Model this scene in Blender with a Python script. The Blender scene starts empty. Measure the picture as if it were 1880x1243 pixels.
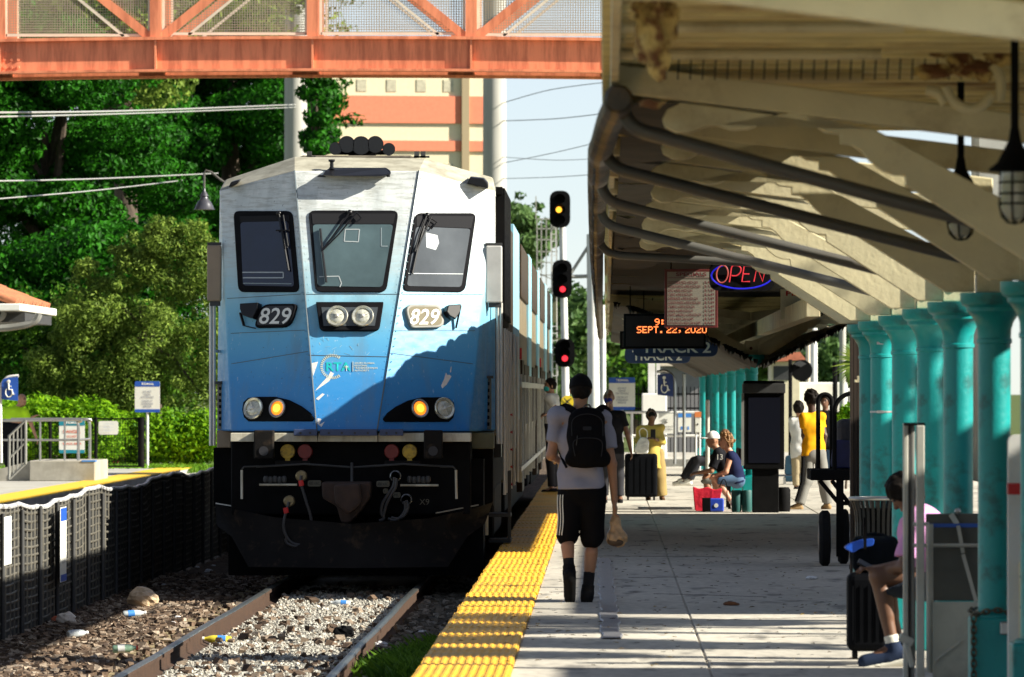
import bpy, math, random
import numpy as np
from mathutils import Vector, Matrix, Euler
V = Vector
random.seed(7)
RNG = np.random.default_rng(7)
SC = bpy.context.scene
COL = SC.collection
# ---------------------------------------------------------------- survey of the place
# metres; X right, Y away from the camera, Z up, platform top at Z = 0, eye height EYE
F, EYE, VX, VY = 12000.0, 1.66, 1113.0, 720.0
RAIL = -0.36                      # top of rail
BED = -0.545                      # ballast level
def P(px, py, d):                 # a sighted point at distance d
    return V(((px - VX) * d / F, d, EYE - (py - VY) * d / F))
def PX(px, d): return (px - VX) * d / F
def PZ(py, d): return EYE - (py - VY) * d / F
def DG(py, z=0.0): return F * (EYE - z) / (py - VY)
WL = {}
def wl(o): return WL.get(o.name, V((0, 0, 0)))
def tag(o, label, cat, group=None, kind=None):
    if label: o['label'] = label
    if cat: o['category'] = cat
    if group: o['group'] = group
    if kind: o['kind'] = kind
    return o
def thing(name, label, cat, loc=(0, 0, 0), group=None):
    o = bpy.data.objects.new(name, None)
    COL.objects.link(o)
    o.empty_display_size = 0.2
    o.location = loc
    WL[o.name] = V(loc)
    return tag(o, label, cat, group)
def copy_tree(o, parent=None):
    c = o.copy(); COL.objects.link(c)
    if parent is not None: c.parent = parent
    for ch in o.children: copy_tree(ch, c)
    return c
def dup(o, loc, label=None, rotz=None):
    c = copy_tree(o); c.location = loc
    if rotz is not None: c.rotation_euler = (0, 0, rotz)
    if label: c['label'] = label
    WL[c.name] = V(loc)
    return c
def rot_between(a):               # matrix whose z axis runs along a
    a = V(a).normalized()
    return a.to_track_quat('Z', 'Y').to_matrix()
class MB:
    def __init__(s): s.v, s.f, s.m = [], [], []
    def add(s, vs, fs, mi=0):
        n = len(s.v)
        s.v += [tuple(v) for v in vs]
        s.f += [tuple(i + n for i in f) for f in fs]
        s.m += [mi] * len(fs)
        return s
    def box(s, c, size, rot=None, mi=0):
        c = V(c); a, b, d = size[0] / 2, size[1] / 2, size[2] / 2
        vs = [V((x, y, z)) for z in (-d, d) for y in (-b, b) for x in (-a, a)]
        if rot is not None: vs = [rot @ v for v in vs]
        return s.add([c + v for v in vs], [(0, 2, 3, 1), (4, 5, 7, 6), (0, 1, 5, 4), (2, 6, 7, 3), (0, 4, 6, 2), (1, 3, 7, 5)], mi)
    def bx(s, x0, x1, y0, y1, z0, z1, mi=0):
        return s.box(((x0 + x1) / 2, (y0 + y1) / 2, (z0 + z1) / 2), (abs(x1 - x0), abs(y1 - y0), abs(z1 - z0)), None, mi)
    def bar(s, p, q, w, h, up=(0, 0, 1), mi=0):
        p, q = V(p), V(q); z = (q - p); L = z.length; z = z / L
        x = z.cross(V(up));
        if x.length < 1e-5: x = z.cross(V((0, 1, 0)))
        x.normalize(); y = x.cross(z)
        R = Matrix((x, y, z)).transposed()
        return s.box((p + q) / 2, (w, h, L), R, mi)
    def cyl(s, p, q, r0, r1=None, n=14, caps=True, mi=0):
        p, q = V(p), V(q); r1 = r0 if r1 is None else r1
        R = rot_between(q - p); vs, fs = [], []
        for k in range(n):
            a = 2 * math.pi * k / n; u = R @ V((math.cos(a), math.sin(a), 0))
            vs += [p + u * r0, q + u * r1]
        for k in range(n):
            j = (k + 1) % n
            fs.append((2 * k, 2 * j, 2 * j + 1, 2 * k + 1))
        if caps: fs += [tuple(2 * k for k in range(n))[::-1], tuple(2 * k + 1 for k in range(n))]
        return s.add(vs, fs, mi)
    def tube(s, path, r, n=8, mi=0, caps=True):
        path = [V(p) for p in path]; rs = r if isinstance(r, (list, tuple)) else [r] * len(path)
        vs, fs = [], []; prev = None
        for i, p in enumerate(path):
            t = (path[min(i + 1, len(path) - 1)] - path[max(i - 1, 0)]).normalized()
            if prev is None:
                x = t.cross(V((0, 0, 1)))
                if x.length < 1e-3: x = t.cross(V((0, 1, 0)))
            else: x = prev - t * prev.dot(t)
            x.normalize(); prev = x; y = t.cross(x)
            for k in range(n):
                a = 2 * math.pi * k / n
                vs.append(p + (x * math.cos(a) + y * math.sin(a)) * rs[i])
        for i in range(len(path) - 1):
            for k in range(n):
                j = (k + 1) % n
                fs.append((i * n + k, i * n + j, (i + 1) * n + j, (i + 1) * n + k))
        if caps:
            fs += [tuple(range(n))[::-1], tuple((len(path) - 1) * n + k for k in range(n))]
        return s.add(vs, fs, mi)
    def lathe(s, c, prof, n=24, axis=(0, 0, 1), mi=0):
        c = V(c); R = rot_between(axis); vs, fs = [], []
        for r, z in prof:
            for k in range(n):
                a = 2 * math.pi * k / n
                vs.append(c + R @ V((r * math.cos(a), r * math.sin(a), z)))
        for i in range(len(prof) - 1):
            for k in range(n):
                j = (k + 1) % n
                fs.append((i * n + k, i * n + j, (i + 1) * n + j, (i + 1) * n + k))
        fs += [tuple(range(n))[::-1], tuple((len(prof) - 1) * n + k for k in range(n))]
        return s.add(vs, fs, mi)
    def prism(s, pts, vec, mi=0, mi2=None):
        pts = [V(p) for p in pts]; vec = V(vec); n = len(pts)
        s.add(pts + [p + vec for p in pts], [tuple(range(n))], mi)
        k = len(s.v) - 2 * n
        fs = [tuple(k + n + i for i in range(n))[::-1]] + [(k + i, k + n + i, k + n + (i + 1) % n, k + (i + 1) % n) for i in range(n)]
        s.f += fs; s.m += [mi if mi2 is None else mi2] * len(fs)
        return s
    def ring(s, outer, inner, vec, mi=0):      # a frame: outer loop minus inner loop (same count), with depth
        n = len(outer); vec = V(vec)
        vs = [V(p) for p in outer] + [V(p) for p in inner] + [V(p) + vec for p in outer] + [V(p) + vec for p in inner]
        fs = []
        for i in range(n):
            j = (i + 1) % n
            fs += [(i, j, n + j, n + i), (2 * n + i, 3 * n + i, 3 * n + j, 2 * n + j), (i, 2 * n + i, 2 * n + j, j), (n + i, n + j, 3 * n + j, 3 * n + i)]
        return s.add(vs, fs, mi)
    def quad(s, a, b, c, d, mi=0): return s.add([a, b, c, d], [(0, 1, 2, 3)], mi)
    def ell(s, c, r, n=14, m=9, rot=None, mi=0):
        c = V(c); vs, fs = [], []
        for i in range(m + 1):
            t = math.pi * i / m
            for k in range(n):
                a = 2 * math.pi * k / n
                q = V((r[0] * math.sin(t) * math.cos(a), r[1] * math.sin(t) * math.sin(a), r[2] * math.cos(t)))
                vs.append(c + (rot @ q if rot is not None else q))
        for i in range(m):
            for k in range(n):
                j = (k + 1) % n
                fs.append((i * n + k, (i + 1) * n + k, (i + 1) * n + j, i * n + j))
        return s.add(vs, fs, mi)
    def build(s, name, mat, parent=None, smooth=False, at=None, bevel=0, seg=2):
        o0 = wl(parent) if parent is not None else (V(at) if at is not None else V((0, 0, 0)))
        me = bpy.data.meshes.new(name)
        vs = [(v[0] - o0[0], v[1] - o0[1], v[2] - o0[2]) for v in s.v]
        me.from_pydata(vs, [], s.f)
        mats = mat if isinstance(mat, (list, tuple)) else [mat]
        for m in mats: me.materials.append(m)
        if len(mats) > 1: me.polygons.foreach_set('material_index', s.m)
        return link(name, me, parent, o0, smooth, bevel, seg)
def link(name, me, parent, o0, smooth=False, bevel=0, seg=2):
    me.validate(); 
    if smooth:
        me.shade_smooth()
        me.set_sharp_from_angle(angle=math.radians(40 if smooth is True else smooth))
    o = bpy.data.objects.new(name, me); COL.objects.link(o)
    if parent is not None: o.parent = parent
    else: o.location = o0
    WL[o.name] = V(o0)
    if bevel:
        b = o.modifiers.new('edge', 'BEVEL'); b.width = bevel; b.segments = seg; b.limit_method = 'ANGLE'; b.angle_limit = math.radians(40)
        b.use_clamp_overlap = True
    return o
def roundpoly(pts, r, n=4):
    out = []; N = len(pts); pts = [V(p) for p in pts]
    for i in range(N):
        a, b, c = pts[i - 1], pts[i], pts[(i + 1) % N]
        rr = r[i] if isinstance(r, (list, tuple)) else r
        u, w = (a - b), (c - b); k = min(rr, u.length * .45, w.length * .45)
        p0, p1 = b + u.normalized() * k, b + w.normalized() * k
        for j in range(n + 1):
            t = j / n
            out.append((1 - t) ** 2 * p0 + 2 * t * (1 - t) * b + t * t * p1)
    return out
class Plane:                       # a facet of the nose etc: sight line meets plane
    def __init__(s, a, b, c):
        s.p = V(a); s.n = (V(b) - V(a)).cross(V(c) - V(a)).normalized()
        if s.n.y > 0: s.n = -s.n
    def hit(s, px, py, off=0.0):
        o = V((0, 0, EYE)); r = P(px, py, 1.0) - o
        t = (s.p + s.n * off - o).dot(s.n) / r.dot(s.n)
        return o + r * t
    def pts(s, l, off=0.0): return [s.hit(x, y, off) for x, y in l]
_dg = None
def text_mesh(body, bold=0.0, shear=0.0, spacing=1.0):
    cu = bpy.data.curves.new('lettering', 'FONT'); cu.body = body; cu.size = 1; cu.offset = bold; cu.shear = shear
    cu.space_character = spacing; cu.resolution_u = 3; cu.extrude = 0.0
    o = bpy.data.objects.new('lettering_tmp', cu); COL.objects.link(o)
    dg = bpy.context.evaluated_depsgraph_get()
    me = bpy.data.meshes.new_from_object(o.evaluated_get(dg))
    bpy.data.objects.remove(o); bpy.data.curves.remove(cu)
    return me
def text(body, corners, mat, parent, name='lettering', bold=0.0, shear=0.0, spacing=1.0, kind=None):
    """lettering laid on a real surface: corners = lower-left, lower-right, upper-left in world space"""
    me = text_mesh(body, bold, shear, spacing)
    n = len(me.vertices); co = np.empty(n * 3); me.vertices.foreach_get('co', co); co = co.reshape(-1, 3)
    lo, hi = co.min(0), co.max(0); u = (co[:, 0] - lo[0]) / max(hi[0] - lo[0], 1e-6); w = (co[:, 1] - lo[1]) / max(hi[1] - lo[1], 1e-6)
    a, b, c = [np.array(V(q) - wl(parent)) for q in corners]
    out = a + np.outer(u, b - a) + np.outer(w, c - a)
    me.vertices.foreach_set('co', out.ravel()); me.name = name
    me.materials.clear(); me.materials.append(mat); me.update()
    o = bpy.data.objects.new(name, me); COL.objects.link(o); o.parent = parent; WL[o.name] = wl(parent)
    return o
def textpx(body, x0, y0, x1, y1, d, mat, parent, **k):
    return text(body, (P(x0, y1, d), P(x1, y1, d), P(x0, y0, d)), mat, parent, **k)
# ---------------------------------------------------------------- materials
def mat(name, col, rough=0.6, metal=0.0, var=0.0, vscale=6.0, bump=0.0, bscale=40.0, dirt=None, dscale=3.0, damt=0.5, spec=0.5, coat=0.0, emit=None, estr=0.0, stretch=(1, 1, 1), detail=5.0, thr=(0.45, 0.62)):
    m = bpy.data.materials.new(name); m.use_nodes = True
    nt = m.node_tree; N = nt.nodes; L = nt.links; b = N['Principled BSDF']
    b.inputs['Base Color'].default_value = (*col, 1); b.inputs['Roughness'].default_value = rough; b.inputs['Metallic'].default_value = metal
    b.inputs['Specular IOR Level'].default_value = spec; b.inputs['Coat Weight'].default_value = coat
    if emit: b.inputs['Emission Color'].default_value = (*emit, 1); b.inputs['Emission Strength'].default_value = estr
    tc = N.new('ShaderNodeTexCoord'); mp = N.new('ShaderNodeMapping'); mp.inputs['Scale'].default_value = stretch
    L.new(tc.outputs['Object'], mp.inputs['Vector']); cur = None
    def noise(sc, de=detail, ro=.6):
        n = N.new('ShaderNodeTexNoise'); n.inputs['Scale'].default_value = sc; n.inputs['Detail'].default_value = de; n.inputs['Roughness'].default_value = ro
        L.new(mp.outputs['Vector'], n.inputs['Vector']); return n
    if var:
        n = noise(vscale); r = N.new('ShaderNodeMapRange'); r.inputs['From Min'].default_value = .3; r.inputs['From Max'].default_value = .7
        r.inputs['To Min'].default_value = 1 - var; r.inputs['To Max'].default_value = 1 + var
        L.new(n.outputs['Fac'], r.inputs['Value'])
        x = N.new('ShaderNodeVectorMath'); x.operation = 'SCALE'; x.inputs[0].default_value = col; L.new(r.outputs['Result'], x.inputs['Scale']); cur = x.outputs['Vector']
    if dirt:
        n = noise(dscale, 8.0, .65); r = N.new('ShaderNodeMapRange'); r.inputs['From Min'].default_value = thr[0]; r.inputs['From Max'].default_value = thr[1]
        r.inputs['To Max'].default_value = damt; L.new(n.outputs['Fac'], r.inputs['Value'])
        x = N.new('ShaderNodeMix'); x.data_type = 'RGBA'; x.inputs['B'].default_value = (*dirt, 1); x.inputs['A'].default_value = (*col, 1)
        if cur is not None: L.new(cur, x.inputs['A'])
        L.new(r.outputs['Result'], x.inputs['Factor']); cur = x.outputs['Result']
    if cur is not None: L.new(cur, b.inputs['Base Color'])
    if bump:
        n = noise(bscale); bp = N.new('ShaderNodeBump'); bp.inputs['Strength'].default_value = 1.0; bp.inputs['Distance'].default_value = bump
        L.new(n.outputs['Fac'], bp.inputs['Height']); L.new(bp.outputs['Normal'], b.inputs['Normal'])
    return m
def leafmat(name, col, col2, trans=0.35, scale=1.2):
    m = bpy.data.materials.new(name); m.use_nodes = True
    nt = m.node_tree; N = nt.nodes; L = nt.links; N.remove(N['Principled BSDF'])
    geo = N.new('ShaderNodeNewGeometry'); tc = N.new('ShaderNodeTexCoord')
    no = N.new('ShaderNodeTexNoise'); no.inputs['Scale'].default_value = scale; no.inputs['Detail'].default_value = 3; L.new(tc.outputs['Object'], no.inputs['Vector'])
    ad = N.new('ShaderNodeMath'); ad.operation = 'ADD'; L.new(geo.outputs['Random Per Island'], ad.inputs[0]); L.new(no.outputs['Fac'], ad.inputs[1])
    mr = N.new('ShaderNodeMapRange'); mr.inputs['From Min'].default_value = .45; mr.inputs['From Max'].default_value = 1.35; L.new(ad.outputs[0], mr.inputs['Value'])
    mx = N.new('ShaderNodeMix'); mx.data_type = 'RGBA'; mx.inputs['A'].default_value = (*col, 1); mx.inputs['B'].default_value = (*col2, 1); L.new(mr.outputs['Result'], mx.inputs['Factor'])
    di = N.new('ShaderNodeBsdfPrincipled'); di.inputs['Roughness'].default_value = .5; di.inputs['Specular IOR Level'].default_value = .12; L.new(mx.outputs['Result'], di.inputs['Base Color'])
    tr = N.new('ShaderNodeBsdfTranslucent'); L.new(mx.outputs['Result'], tr.inputs['Color'])
    ms = N.new('ShaderNodeMixShader'); ms.inputs['Fac'].default_value = trans; L.new(di.outputs[0], ms.inputs[1]); L.new(tr.outputs[0], ms.inputs[2])
    L.new(ms.outputs[0], N['Material Output'].inputs['Surface'])
    return m
M = {}
M['black'] = mat('black', (.006, .006, .0065), .7, var=.3, spec=.06)
M['blackgloss'] = mat('blackgloss', (.008, .008, .010), .35, var=.2, spec=.3)
M['rubber'] = mat('rubber', (.010, .010, .011), .8, var=.3, bump=.002, spec=.1)
M['white'] = mat('white', (.72, .72, .70), .5, var=.08, dirt=(.4, .37, .3), damt=.35)
M['cream'] = mat('cream', (.66, .59, .37), .6, var=.10, vscale=3, dirt=(.24, .16, .06), dscale=2.2, damt=.7, bump=.003, bscale=25, thr=(.52, .72))
M['rust'] = mat('rust', (.16, .06, .02), .85, var=.5, bump=.006, bscale=30)
M['deck'] = mat('deck', (.78, .68, .34), .65, var=.18, vscale=2.5, dirt=(.24, .11, .03), dscale=1.6, damt=.75, thr=(.5, .68), bump=.003, stretch=(.6, 3, 3))
M['teal'] = mat('teal', (.001, .27, .265), .42, var=.10, vscale=4, dirt=(.012, .09, .085), dscale=5, damt=.75, thr=(.52, .64), bump=.003, bscale=30)
M['gutter'] = mat('gutter', (.06, .047, .03), .45, var=.4, metal=.3, dirt=(.16, .09, .03), damt=.6)
M['pipe'] = mat('pipe', (.085, .083, .075), .45, var=.2, vscale=3, dirt=(.07, .06, .05), damt=.6)
M['concrete'] = mat('concrete', (.40, .39, .36), .85, var=.12, vscale=1.2, dirt=(.22, .21, .19), dscale=.7, damt=.6, bump=.003, bscale=60)
M['steel'] = mat('steel', (.42, .42, .41), .38, metal=.85, var=.12)
M['alu'] = mat('alu', (.52, .51, .45), .5, metal=.1, var=.15, dirt=(.2, .19, .16), damt=.5)
M['grey'] = mat('grey', (.26, .26, .24), .6, var=.12, dirt=(.12, .12, .11), damt=.6)
M['darkgrey'] = mat('darkgrey', (.040, .040, .040), .6, var=.25)
M['red'] = mat('red', (.55, .02, .02), .5)
M['navy'] = mat('navy', (.01, .03, .14), .5, var=.1)
M['signblue'] = mat('signblue', (.015, .085, .42), .45, var=.05)
M['signteal'] = mat('signteal', (.01, .22, .30), .45)
M['signwhite'] = mat('signwhite', (.74, .74, .68), .45, var=.04)
M['inkgrey'] = mat('inkgrey', (.32, .33, .38), .6)
M['inkred'] = mat('inkred', (.62, .11, .06), .6)
M['inkblack'] = mat('inkblack', (.02, .02, .025), .6)
# ---------------------------------------------------------------- ground, platforms, track
def ground_mat(name, cols, scale, bump=0.0, thr=None):
    m = bpy.data.materials.new(name); m.use_nodes = True
    nt = m.node_tree; N = nt.nodes; L = nt.links; b = N['Principled BSDF']; b.inputs['Roughness'].default_value = .95; b.inputs['Specular IOR Level'].default_value = .15
    tc = N.new('ShaderNodeTexCoord'); vo = N.new('ShaderNodeTexVoronoi'); vo.inputs['Scale'].default_value = scale; L.new(tc.outputs['Object'], vo.inputs['Vector'])
    cr = N.new('ShaderNodeValToRGB'); cr.color_ramp.elements.remove(cr.color_ramp.elements[0])
    cr.color_ramp.elements[0].position = 0; cr.color_ramp.elements[0].color = (*cols[0], 1)
    for i, c in enumerate(cols[1:]):
        e = cr.color_ramp.elements.new((i + 1) / (len(cols) - 1)); e.color = (*c, 1)
    sp = N.new('ShaderNodeSeparateColor'); L.new(vo.outputs['Color'], sp.inputs['Color']); L.new(sp.outputs[0], cr.inputs['Fac'])
    no = N.new('ShaderNodeTexNoise'); no.inputs['Scale'].default_value = 1.1; no.inputs['Detail'].default_value = 6; L.new(tc.outputs['Object'], no.inputs['Vector'])
    mr = N.new('ShaderNodeMapRange'); mr.inputs['From Min'].default_value = .3; mr.inputs['From Max'].default_value = .7; mr.inputs['To Min'].default_value = .7; mr.inputs['To Max'].default_value = 1.2
    L.new(no.outputs['Fac'], mr.inputs['Value'])
    x = N.new('ShaderNodeVectorMath'); x.operation = 'SCALE'; L.new(cr.outputs['Color'], x.inputs[0]); L.new(mr.outputs['Result'], x.inputs['Scale']); L.new(x.outputs['Vector'], b.inputs['Base Color'])
    if bump:
        bp = N.new('ShaderNodeBump'); bp.inputs['Distance'].default_value = bump; bp.inputs['Strength'].default_value = 1; L.new(vo.outputs['Distance'], bp.inputs['Height']); L.new(bp.outputs['Normal'], b.inputs['Normal'])
    return m
M['ballast'] = ground_mat('ballast', [(.05, .035, .026), (.10, .075, .055), (.16, .12, .09), (.07, .05, .035)], 22, .03)
M['screenings'] = ground_mat('screenings', [(.36, .345, .30), (.48, .46, .41), (.22, .21, .18), (.42, .40, .36)], 45, .012)
M['soil'] = ground_mat('soil', [(.07, .10, .03), (.10, .13, .04), (.05, .07, .02)], 4, .02)
# the ground: one sheet out to the horizon, a little below everything else
g = MB(); g.quad((-2500, -40, BED - .14), (2500, -40, BED - .14), (2500, 6000, BED - .14), (-2500, 6000, BED - .14))
tag(g.build('ground', M['soil']), 'green brown open ground running out to the horizon', 'ground', kind='structure')
def sheet(name, x0, x1, y0, y1, z, m, label, cat='ground', nx=1, ny=1, amp=0):
    vs, fs = [], []
    for j in range(ny + 1):
        for i in range(nx + 1):
            a = 0 if amp == 0 else amp * (random.random() - .5)
            vs.append((x0 + (x1 - x0) * i / nx, y0 + (y1 - y0) * j / ny, z + a))
    for j in range(ny):
        for i in range(nx):
            k = j * (nx + 1) + i; fs.append((k, k + 1, k + nx + 2, k + nx + 1))
    o = MB().add(vs, fs).build(name, m, smooth=60)
    return tag(o, label, cat, kind='structure')
sheet('track_bed', -9.1, -1.15, 10, 240, BED - .012, M['ballast'], 'dark brown stone ballast bed under the tracks', 'ballast', 70, 500, .03)
sheet('gravel_strip', -3.36, -2.02, 10, 220, BED + .055, M['screenings'], 'pale fine gravel packed between the two rails', 'gravel', 14, 500, .022)
# --- platform, poured in bays with joints
pm = bpy.data.materials.new('platform_concrete'); pm.use_nodes = True
def _pm(m):
    nt = m.node_tree; N = nt.nodes; L = nt.links; b = N['Principled BSDF']; b.inputs['Roughness'].default_value = .8; b.inputs['Specular IOR Level'].default_value = .3
    tc = N.new('ShaderNodeTexCoord')
    def no(s, st, de=6):
        mp = N.new('ShaderNodeMapping'); mp.inputs['Scale'].default_value = st; L.new(tc.outputs['Object'], mp.inputs['Vector'])
        n = N.new('ShaderNodeTexNoise'); n.inputs['Scale'].default_value = s; n.inputs['Detail'].default_value = de; L.new(mp.outputs['Vector'], n.inputs['Vector']); return n
    a = no(.5, (1, .35, 1)); c = no(14, (1, .3, 1)); s = no(3.2, (1, .25, 1), 8)
    r = N.new('ShaderNodeValToRGB'); r.color_ramp.elements[0].position = .3; r.color_ramp.elements[0].color = (.35, .325, .28, 1); r.color_ramp.elements[1].position = .7; r.color_ramp.elements[1].color = (.57, .53, .455, 1)
    L.new(a.outputs['Fac'], r.inputs['Fac'])
    m1 = N.new('ShaderNodeMapRange'); m1.inputs['From Min'].default_value = .3; m1.inputs['From Max'].default_value = .7; m1.inputs['To Min'].default_value = .82; m1.inputs['To Max'].default_value = 1.12; L.new(c.outputs['Fac'], m1.inputs['Value'])
    x = N.new('ShaderNodeVectorMath'); x.operation = 'SCALE'; L.new(r.outputs['Color'], x.inputs[0]); L.new(m1.outputs['Result'], x.inputs['Scale'])
    m2 = N.new('ShaderNodeMapRange'); m2.inputs['From Min'].default_value = .57; m2.inputs['From Max'].default_value = .68; m2.inputs['To Max'].default_value = .7; L.new(s.outputs['Fac'], m2.inputs['Value'])
    mx = N.new('ShaderNodeMix'); mx.data_type = 'RGBA'; mx.inputs['B'].default_value = (.10, .095, .09, 1); L.new(x.outputs['Vector'], mx.inputs['A']); L.new(m2.outputs['Result'], mx.inputs['Factor']); L.new(mx.outputs['Result'], b.inputs['Base Color'])
    bp = N.new('ShaderNodeBump'); bp.inputs['Distance'].default_value = .002; L.new(c.outputs['Fac'], bp.inputs['Height']); L.new(bp.outputs['Normal'], b.inputs['Normal'])
_pm(pm); M['platform'] = pm
pl = MB()
y = 8.0
while y < 176:
    L_ = 5.4
    for x0, x1 in ((-.57, .62), (.62, 2.9), (2.9, 6.9)):
        pl.bx(x0 + .006, x1 - .006, y + .008, y + L_ - .008, -.55, 0)
    y += L_
pl.bx(-1.08, 6.85, 8, 176, -.6, -.012)
pl.bx(-1.13, -.565, 8, 176, -.40, -.006)
o = pl.build('platform', M['platform'], bevel=.006, seg=1); tag(o, 'long grey concrete platform on the right of the train', 'platform', kind='structure')
# tactile edge: square tiles with rows of ribs and domes; each tile sits at a very slightly different height
tm = mat('tactile_yellow', (.86, .45, .02), .55, var=.10, vscale=3, dirt=(.30, .19, .04), dscale=1.5, damt=.45)
t = MB(); y = 20.0; W = .56; x0 = -1.13
while y < 172:
    dz = random.uniform(0, .006); dx = random.uniform(-.008, .008); L_ = .60
    t.bx(x0 + dx, x0 + W + dx, y + .003, y + L_ - .003, -.004, .010 + dz)
    if y < 100:
        nrib = 11
        for i in range(nrib):
            cx = x0 + dx + W * (i + .5) / nrib; ww = .0155
            ph = 0.0
            # long rib with chamfered sides (five-point profile)
            pr = [(-ww, .010), (-ww * .55, .0165), (ww * .55, .0165), (ww, .010)]
            vs = [(cx + a, y + .006 + k * (L_ - .012), b_ + dz) for k in (0, 1) for a, b_ in pr]
            t.add(vs, [(0, 1, 5, 4), (1, 2, 6, 5), (2, 3, 7, 6), (0, 3, 2, 1), (4, 5, 6, 7)])
    y += L_
o = t.build('tactile_strip', tm); tag(o, 'yellow ribbed tactile warning strip along the platform edge', 'tactile paving', kind='structure')
# hairline cracks and gum spots in the concrete
t = MB()
for (x_, y_, ln, an_) in [(.75, 47.5, 1.3, .2), (1.3, 53, 1.0, 2.9), (.2, 58.5, .6, .1), (1.6, 62, 1.2, .3), (-.3, 46.2, .5, 3.0), (.9, 44.1, 1.1, .12), (1.1, 66, 1.4, 2.95)]:
    q = [(x_, y_, .0015)]
    for k in range(9): an2 = an_ + random.uniform(-.5, .5); q.append((q[-1][0] + math.cos(an2) * ln / 9, q[-1][1] + math.sin(an2) * ln / 9 * 2, .0015))
    for a_, c_ in zip(q, q[1:]): t.bar(a_, c_, .007, .003)
for _ in range(160):
    x_, y_, r_ = random.uniform(-.5, 1.95), random.uniform(39, 72), random.uniform(.008, .022); t.lathe((x_, y_, .0), [(r_, .0), (r_ * .8, .0025)], 9)
tag(t.build('platform_stains', mat('gum', (.05, .048, .045), .9)), 'dark gum spots and hairline cracks in the platform concrete', 'stains', kind='structure')
# the worn metal cover strip lying in the platform
t = MB(); y = 43.9; n = 0
while y < 64:
    L_ = random.uniform(.8, 1.5); dz = .0
    wob = lambda yy: .008 * math.sin(yy * 2.3) + .006 * math.sin(yy * 5.1)
    k = 6; vs = []; fs = []
    for i in range(k + 1):
        yy = y + .01 + (L_ - .02) * i / k; zz = .010 + .006 * math.sin(math.pi * i / k) * random.uniform(.3, 1)
        cx = .035 - .0028 * (yy - 44) + wob(yy)
        vs += [(cx - .068, yy, .003), (cx - .060, yy, zz), (cx + .060, yy, zz), (cx + .068, yy, .003)]
    for i in range(k):
        for j in range(3): fs.append((4 * i + j, 4 * i + j + 1, 4 * i + j + 5, 4 * i + j + 4))
    t.add(vs, fs); y += L_
M['plate'] = mat('plate', (.26, .26, .28), .36, metal=.55, var=.35, vscale=5, bump=.002, bscale=200, stretch=(1, 4, 1))
o = t.build('cover_strip', M['plate'], smooth=30); tag(o, 'dented dark metal joint cover strip running down the platform', 'cover strip')
# opposite platform
q = MB(); q.bx(-16, -9.12, 60, 146, -.6, 0)
o = q.build('far_platform', M['concrete'], bevel=.01); tag(o, 'sunlit concrete platform across the tracks', 'platform', kind='structure')
q = MB(); q.bx(-9.75, -9.105, 60, 146.02, -.01, .012)
M['yellowpaint'] = mat('yellowpaint', (.80, .50, .02), .6, var=.08, dirt=(.5, .36, .1), damt=.4)
tag(q.build('far_tactile_strip', M['yellowpaint']), 'plain yellow edge strip of the platform across the tracks', 'tactile paving', kind='structure')
# --- the track: two rails, ties
M['tie'] = mat('tie', (.27, .21, .115), .9, var=.35, vscale=8, dirt=(.07, .05, .03), damt=.7, bump=.006, bscale=30, stretch=(.3, 3, 3))
M['railside'] = mat('railside', (.042, .019, .009), .85, var=.35, vscale=9, bump=.003)
M['railtop'] = mat('railtop', (.16, .17, .165), .35, metal=.8, var=.2, vscale=14, stretch=(6, .3, 1))
def rails(cx, y0, y1, root):
    for sx in (-1, 1):
        x = cx + sx * .753
        pr = [(-.07, RAIL - .168), (-.07, RAIL - .155), (-.012, RAIL - .13), (-.012, RAIL - .045), (-.036, RAIL - .036), (-.036, RAIL - .008), (-.026, RAIL - .0005), (.026, RAIL - .0005), (.036, RAIL - .008), (.036, RAIL - .036), (.012, RAIL - .045), (.012, RAIL - .13), (.07, RAIL - .155), (.07, RAIL - .168)]
        nseg = int((y1 - y0) / 2.5); b = MB(); vs = []; fs = []; K = len(pr)
        for i in range(nseg + 1):
            yy = y0 + (y1 - y0) * i / nseg; w = .006 * math.sin(yy * .55 + sx) + .004 * math.sin(yy * 1.3)
            vs += [(x + a + w, yy, z) for a, z in pr]
        for i in range(nseg):
            for j in range(K - 1): fs.append((i * K + j, (i + 1) * K + j, (i + 1) * K + j + 1, i * K + j + 1))
        fs += [tuple(range(K))]
        b.add(vs, fs); b.m = [1 if (k % (K - 1)) in (5, 6, 7) and k < nseg * (K - 1) else 0 for k in range(len(fs))]
        r = b.build('rail', [M['railside'], M['railtop']], root, smooth=50)
TX = -2.72
tr = thing('railway_track', 'railway track with rusty rails on timber ties under the train', 'railway track', (TX, 36, BED))
rails(TX, 30, 200, tr)
tb = MB(); tb.box((TX, 36, RAIL - .168 - .075), (2.75, .23, .15))
tie0 = tb.build('tie', M['tie'], tr, bevel=.012)
yy = 36.5
for k in range(92):
    c = tie0.copy(); COL.objects.link(c); c.parent = tr; c.location = (random.uniform(-.03, .03), yy - 36, random.uniform(-.004, .004)); c.rotation_euler = (0, 0, random.uniform(-.01, .01)); yy += .5
tr2 = thing('railway_track', 'empty second track between the mesh fence and the far platform', 'railway track', (-7.3, 60, BED))
rails(-7.3, 60, 200, tr2)
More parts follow.
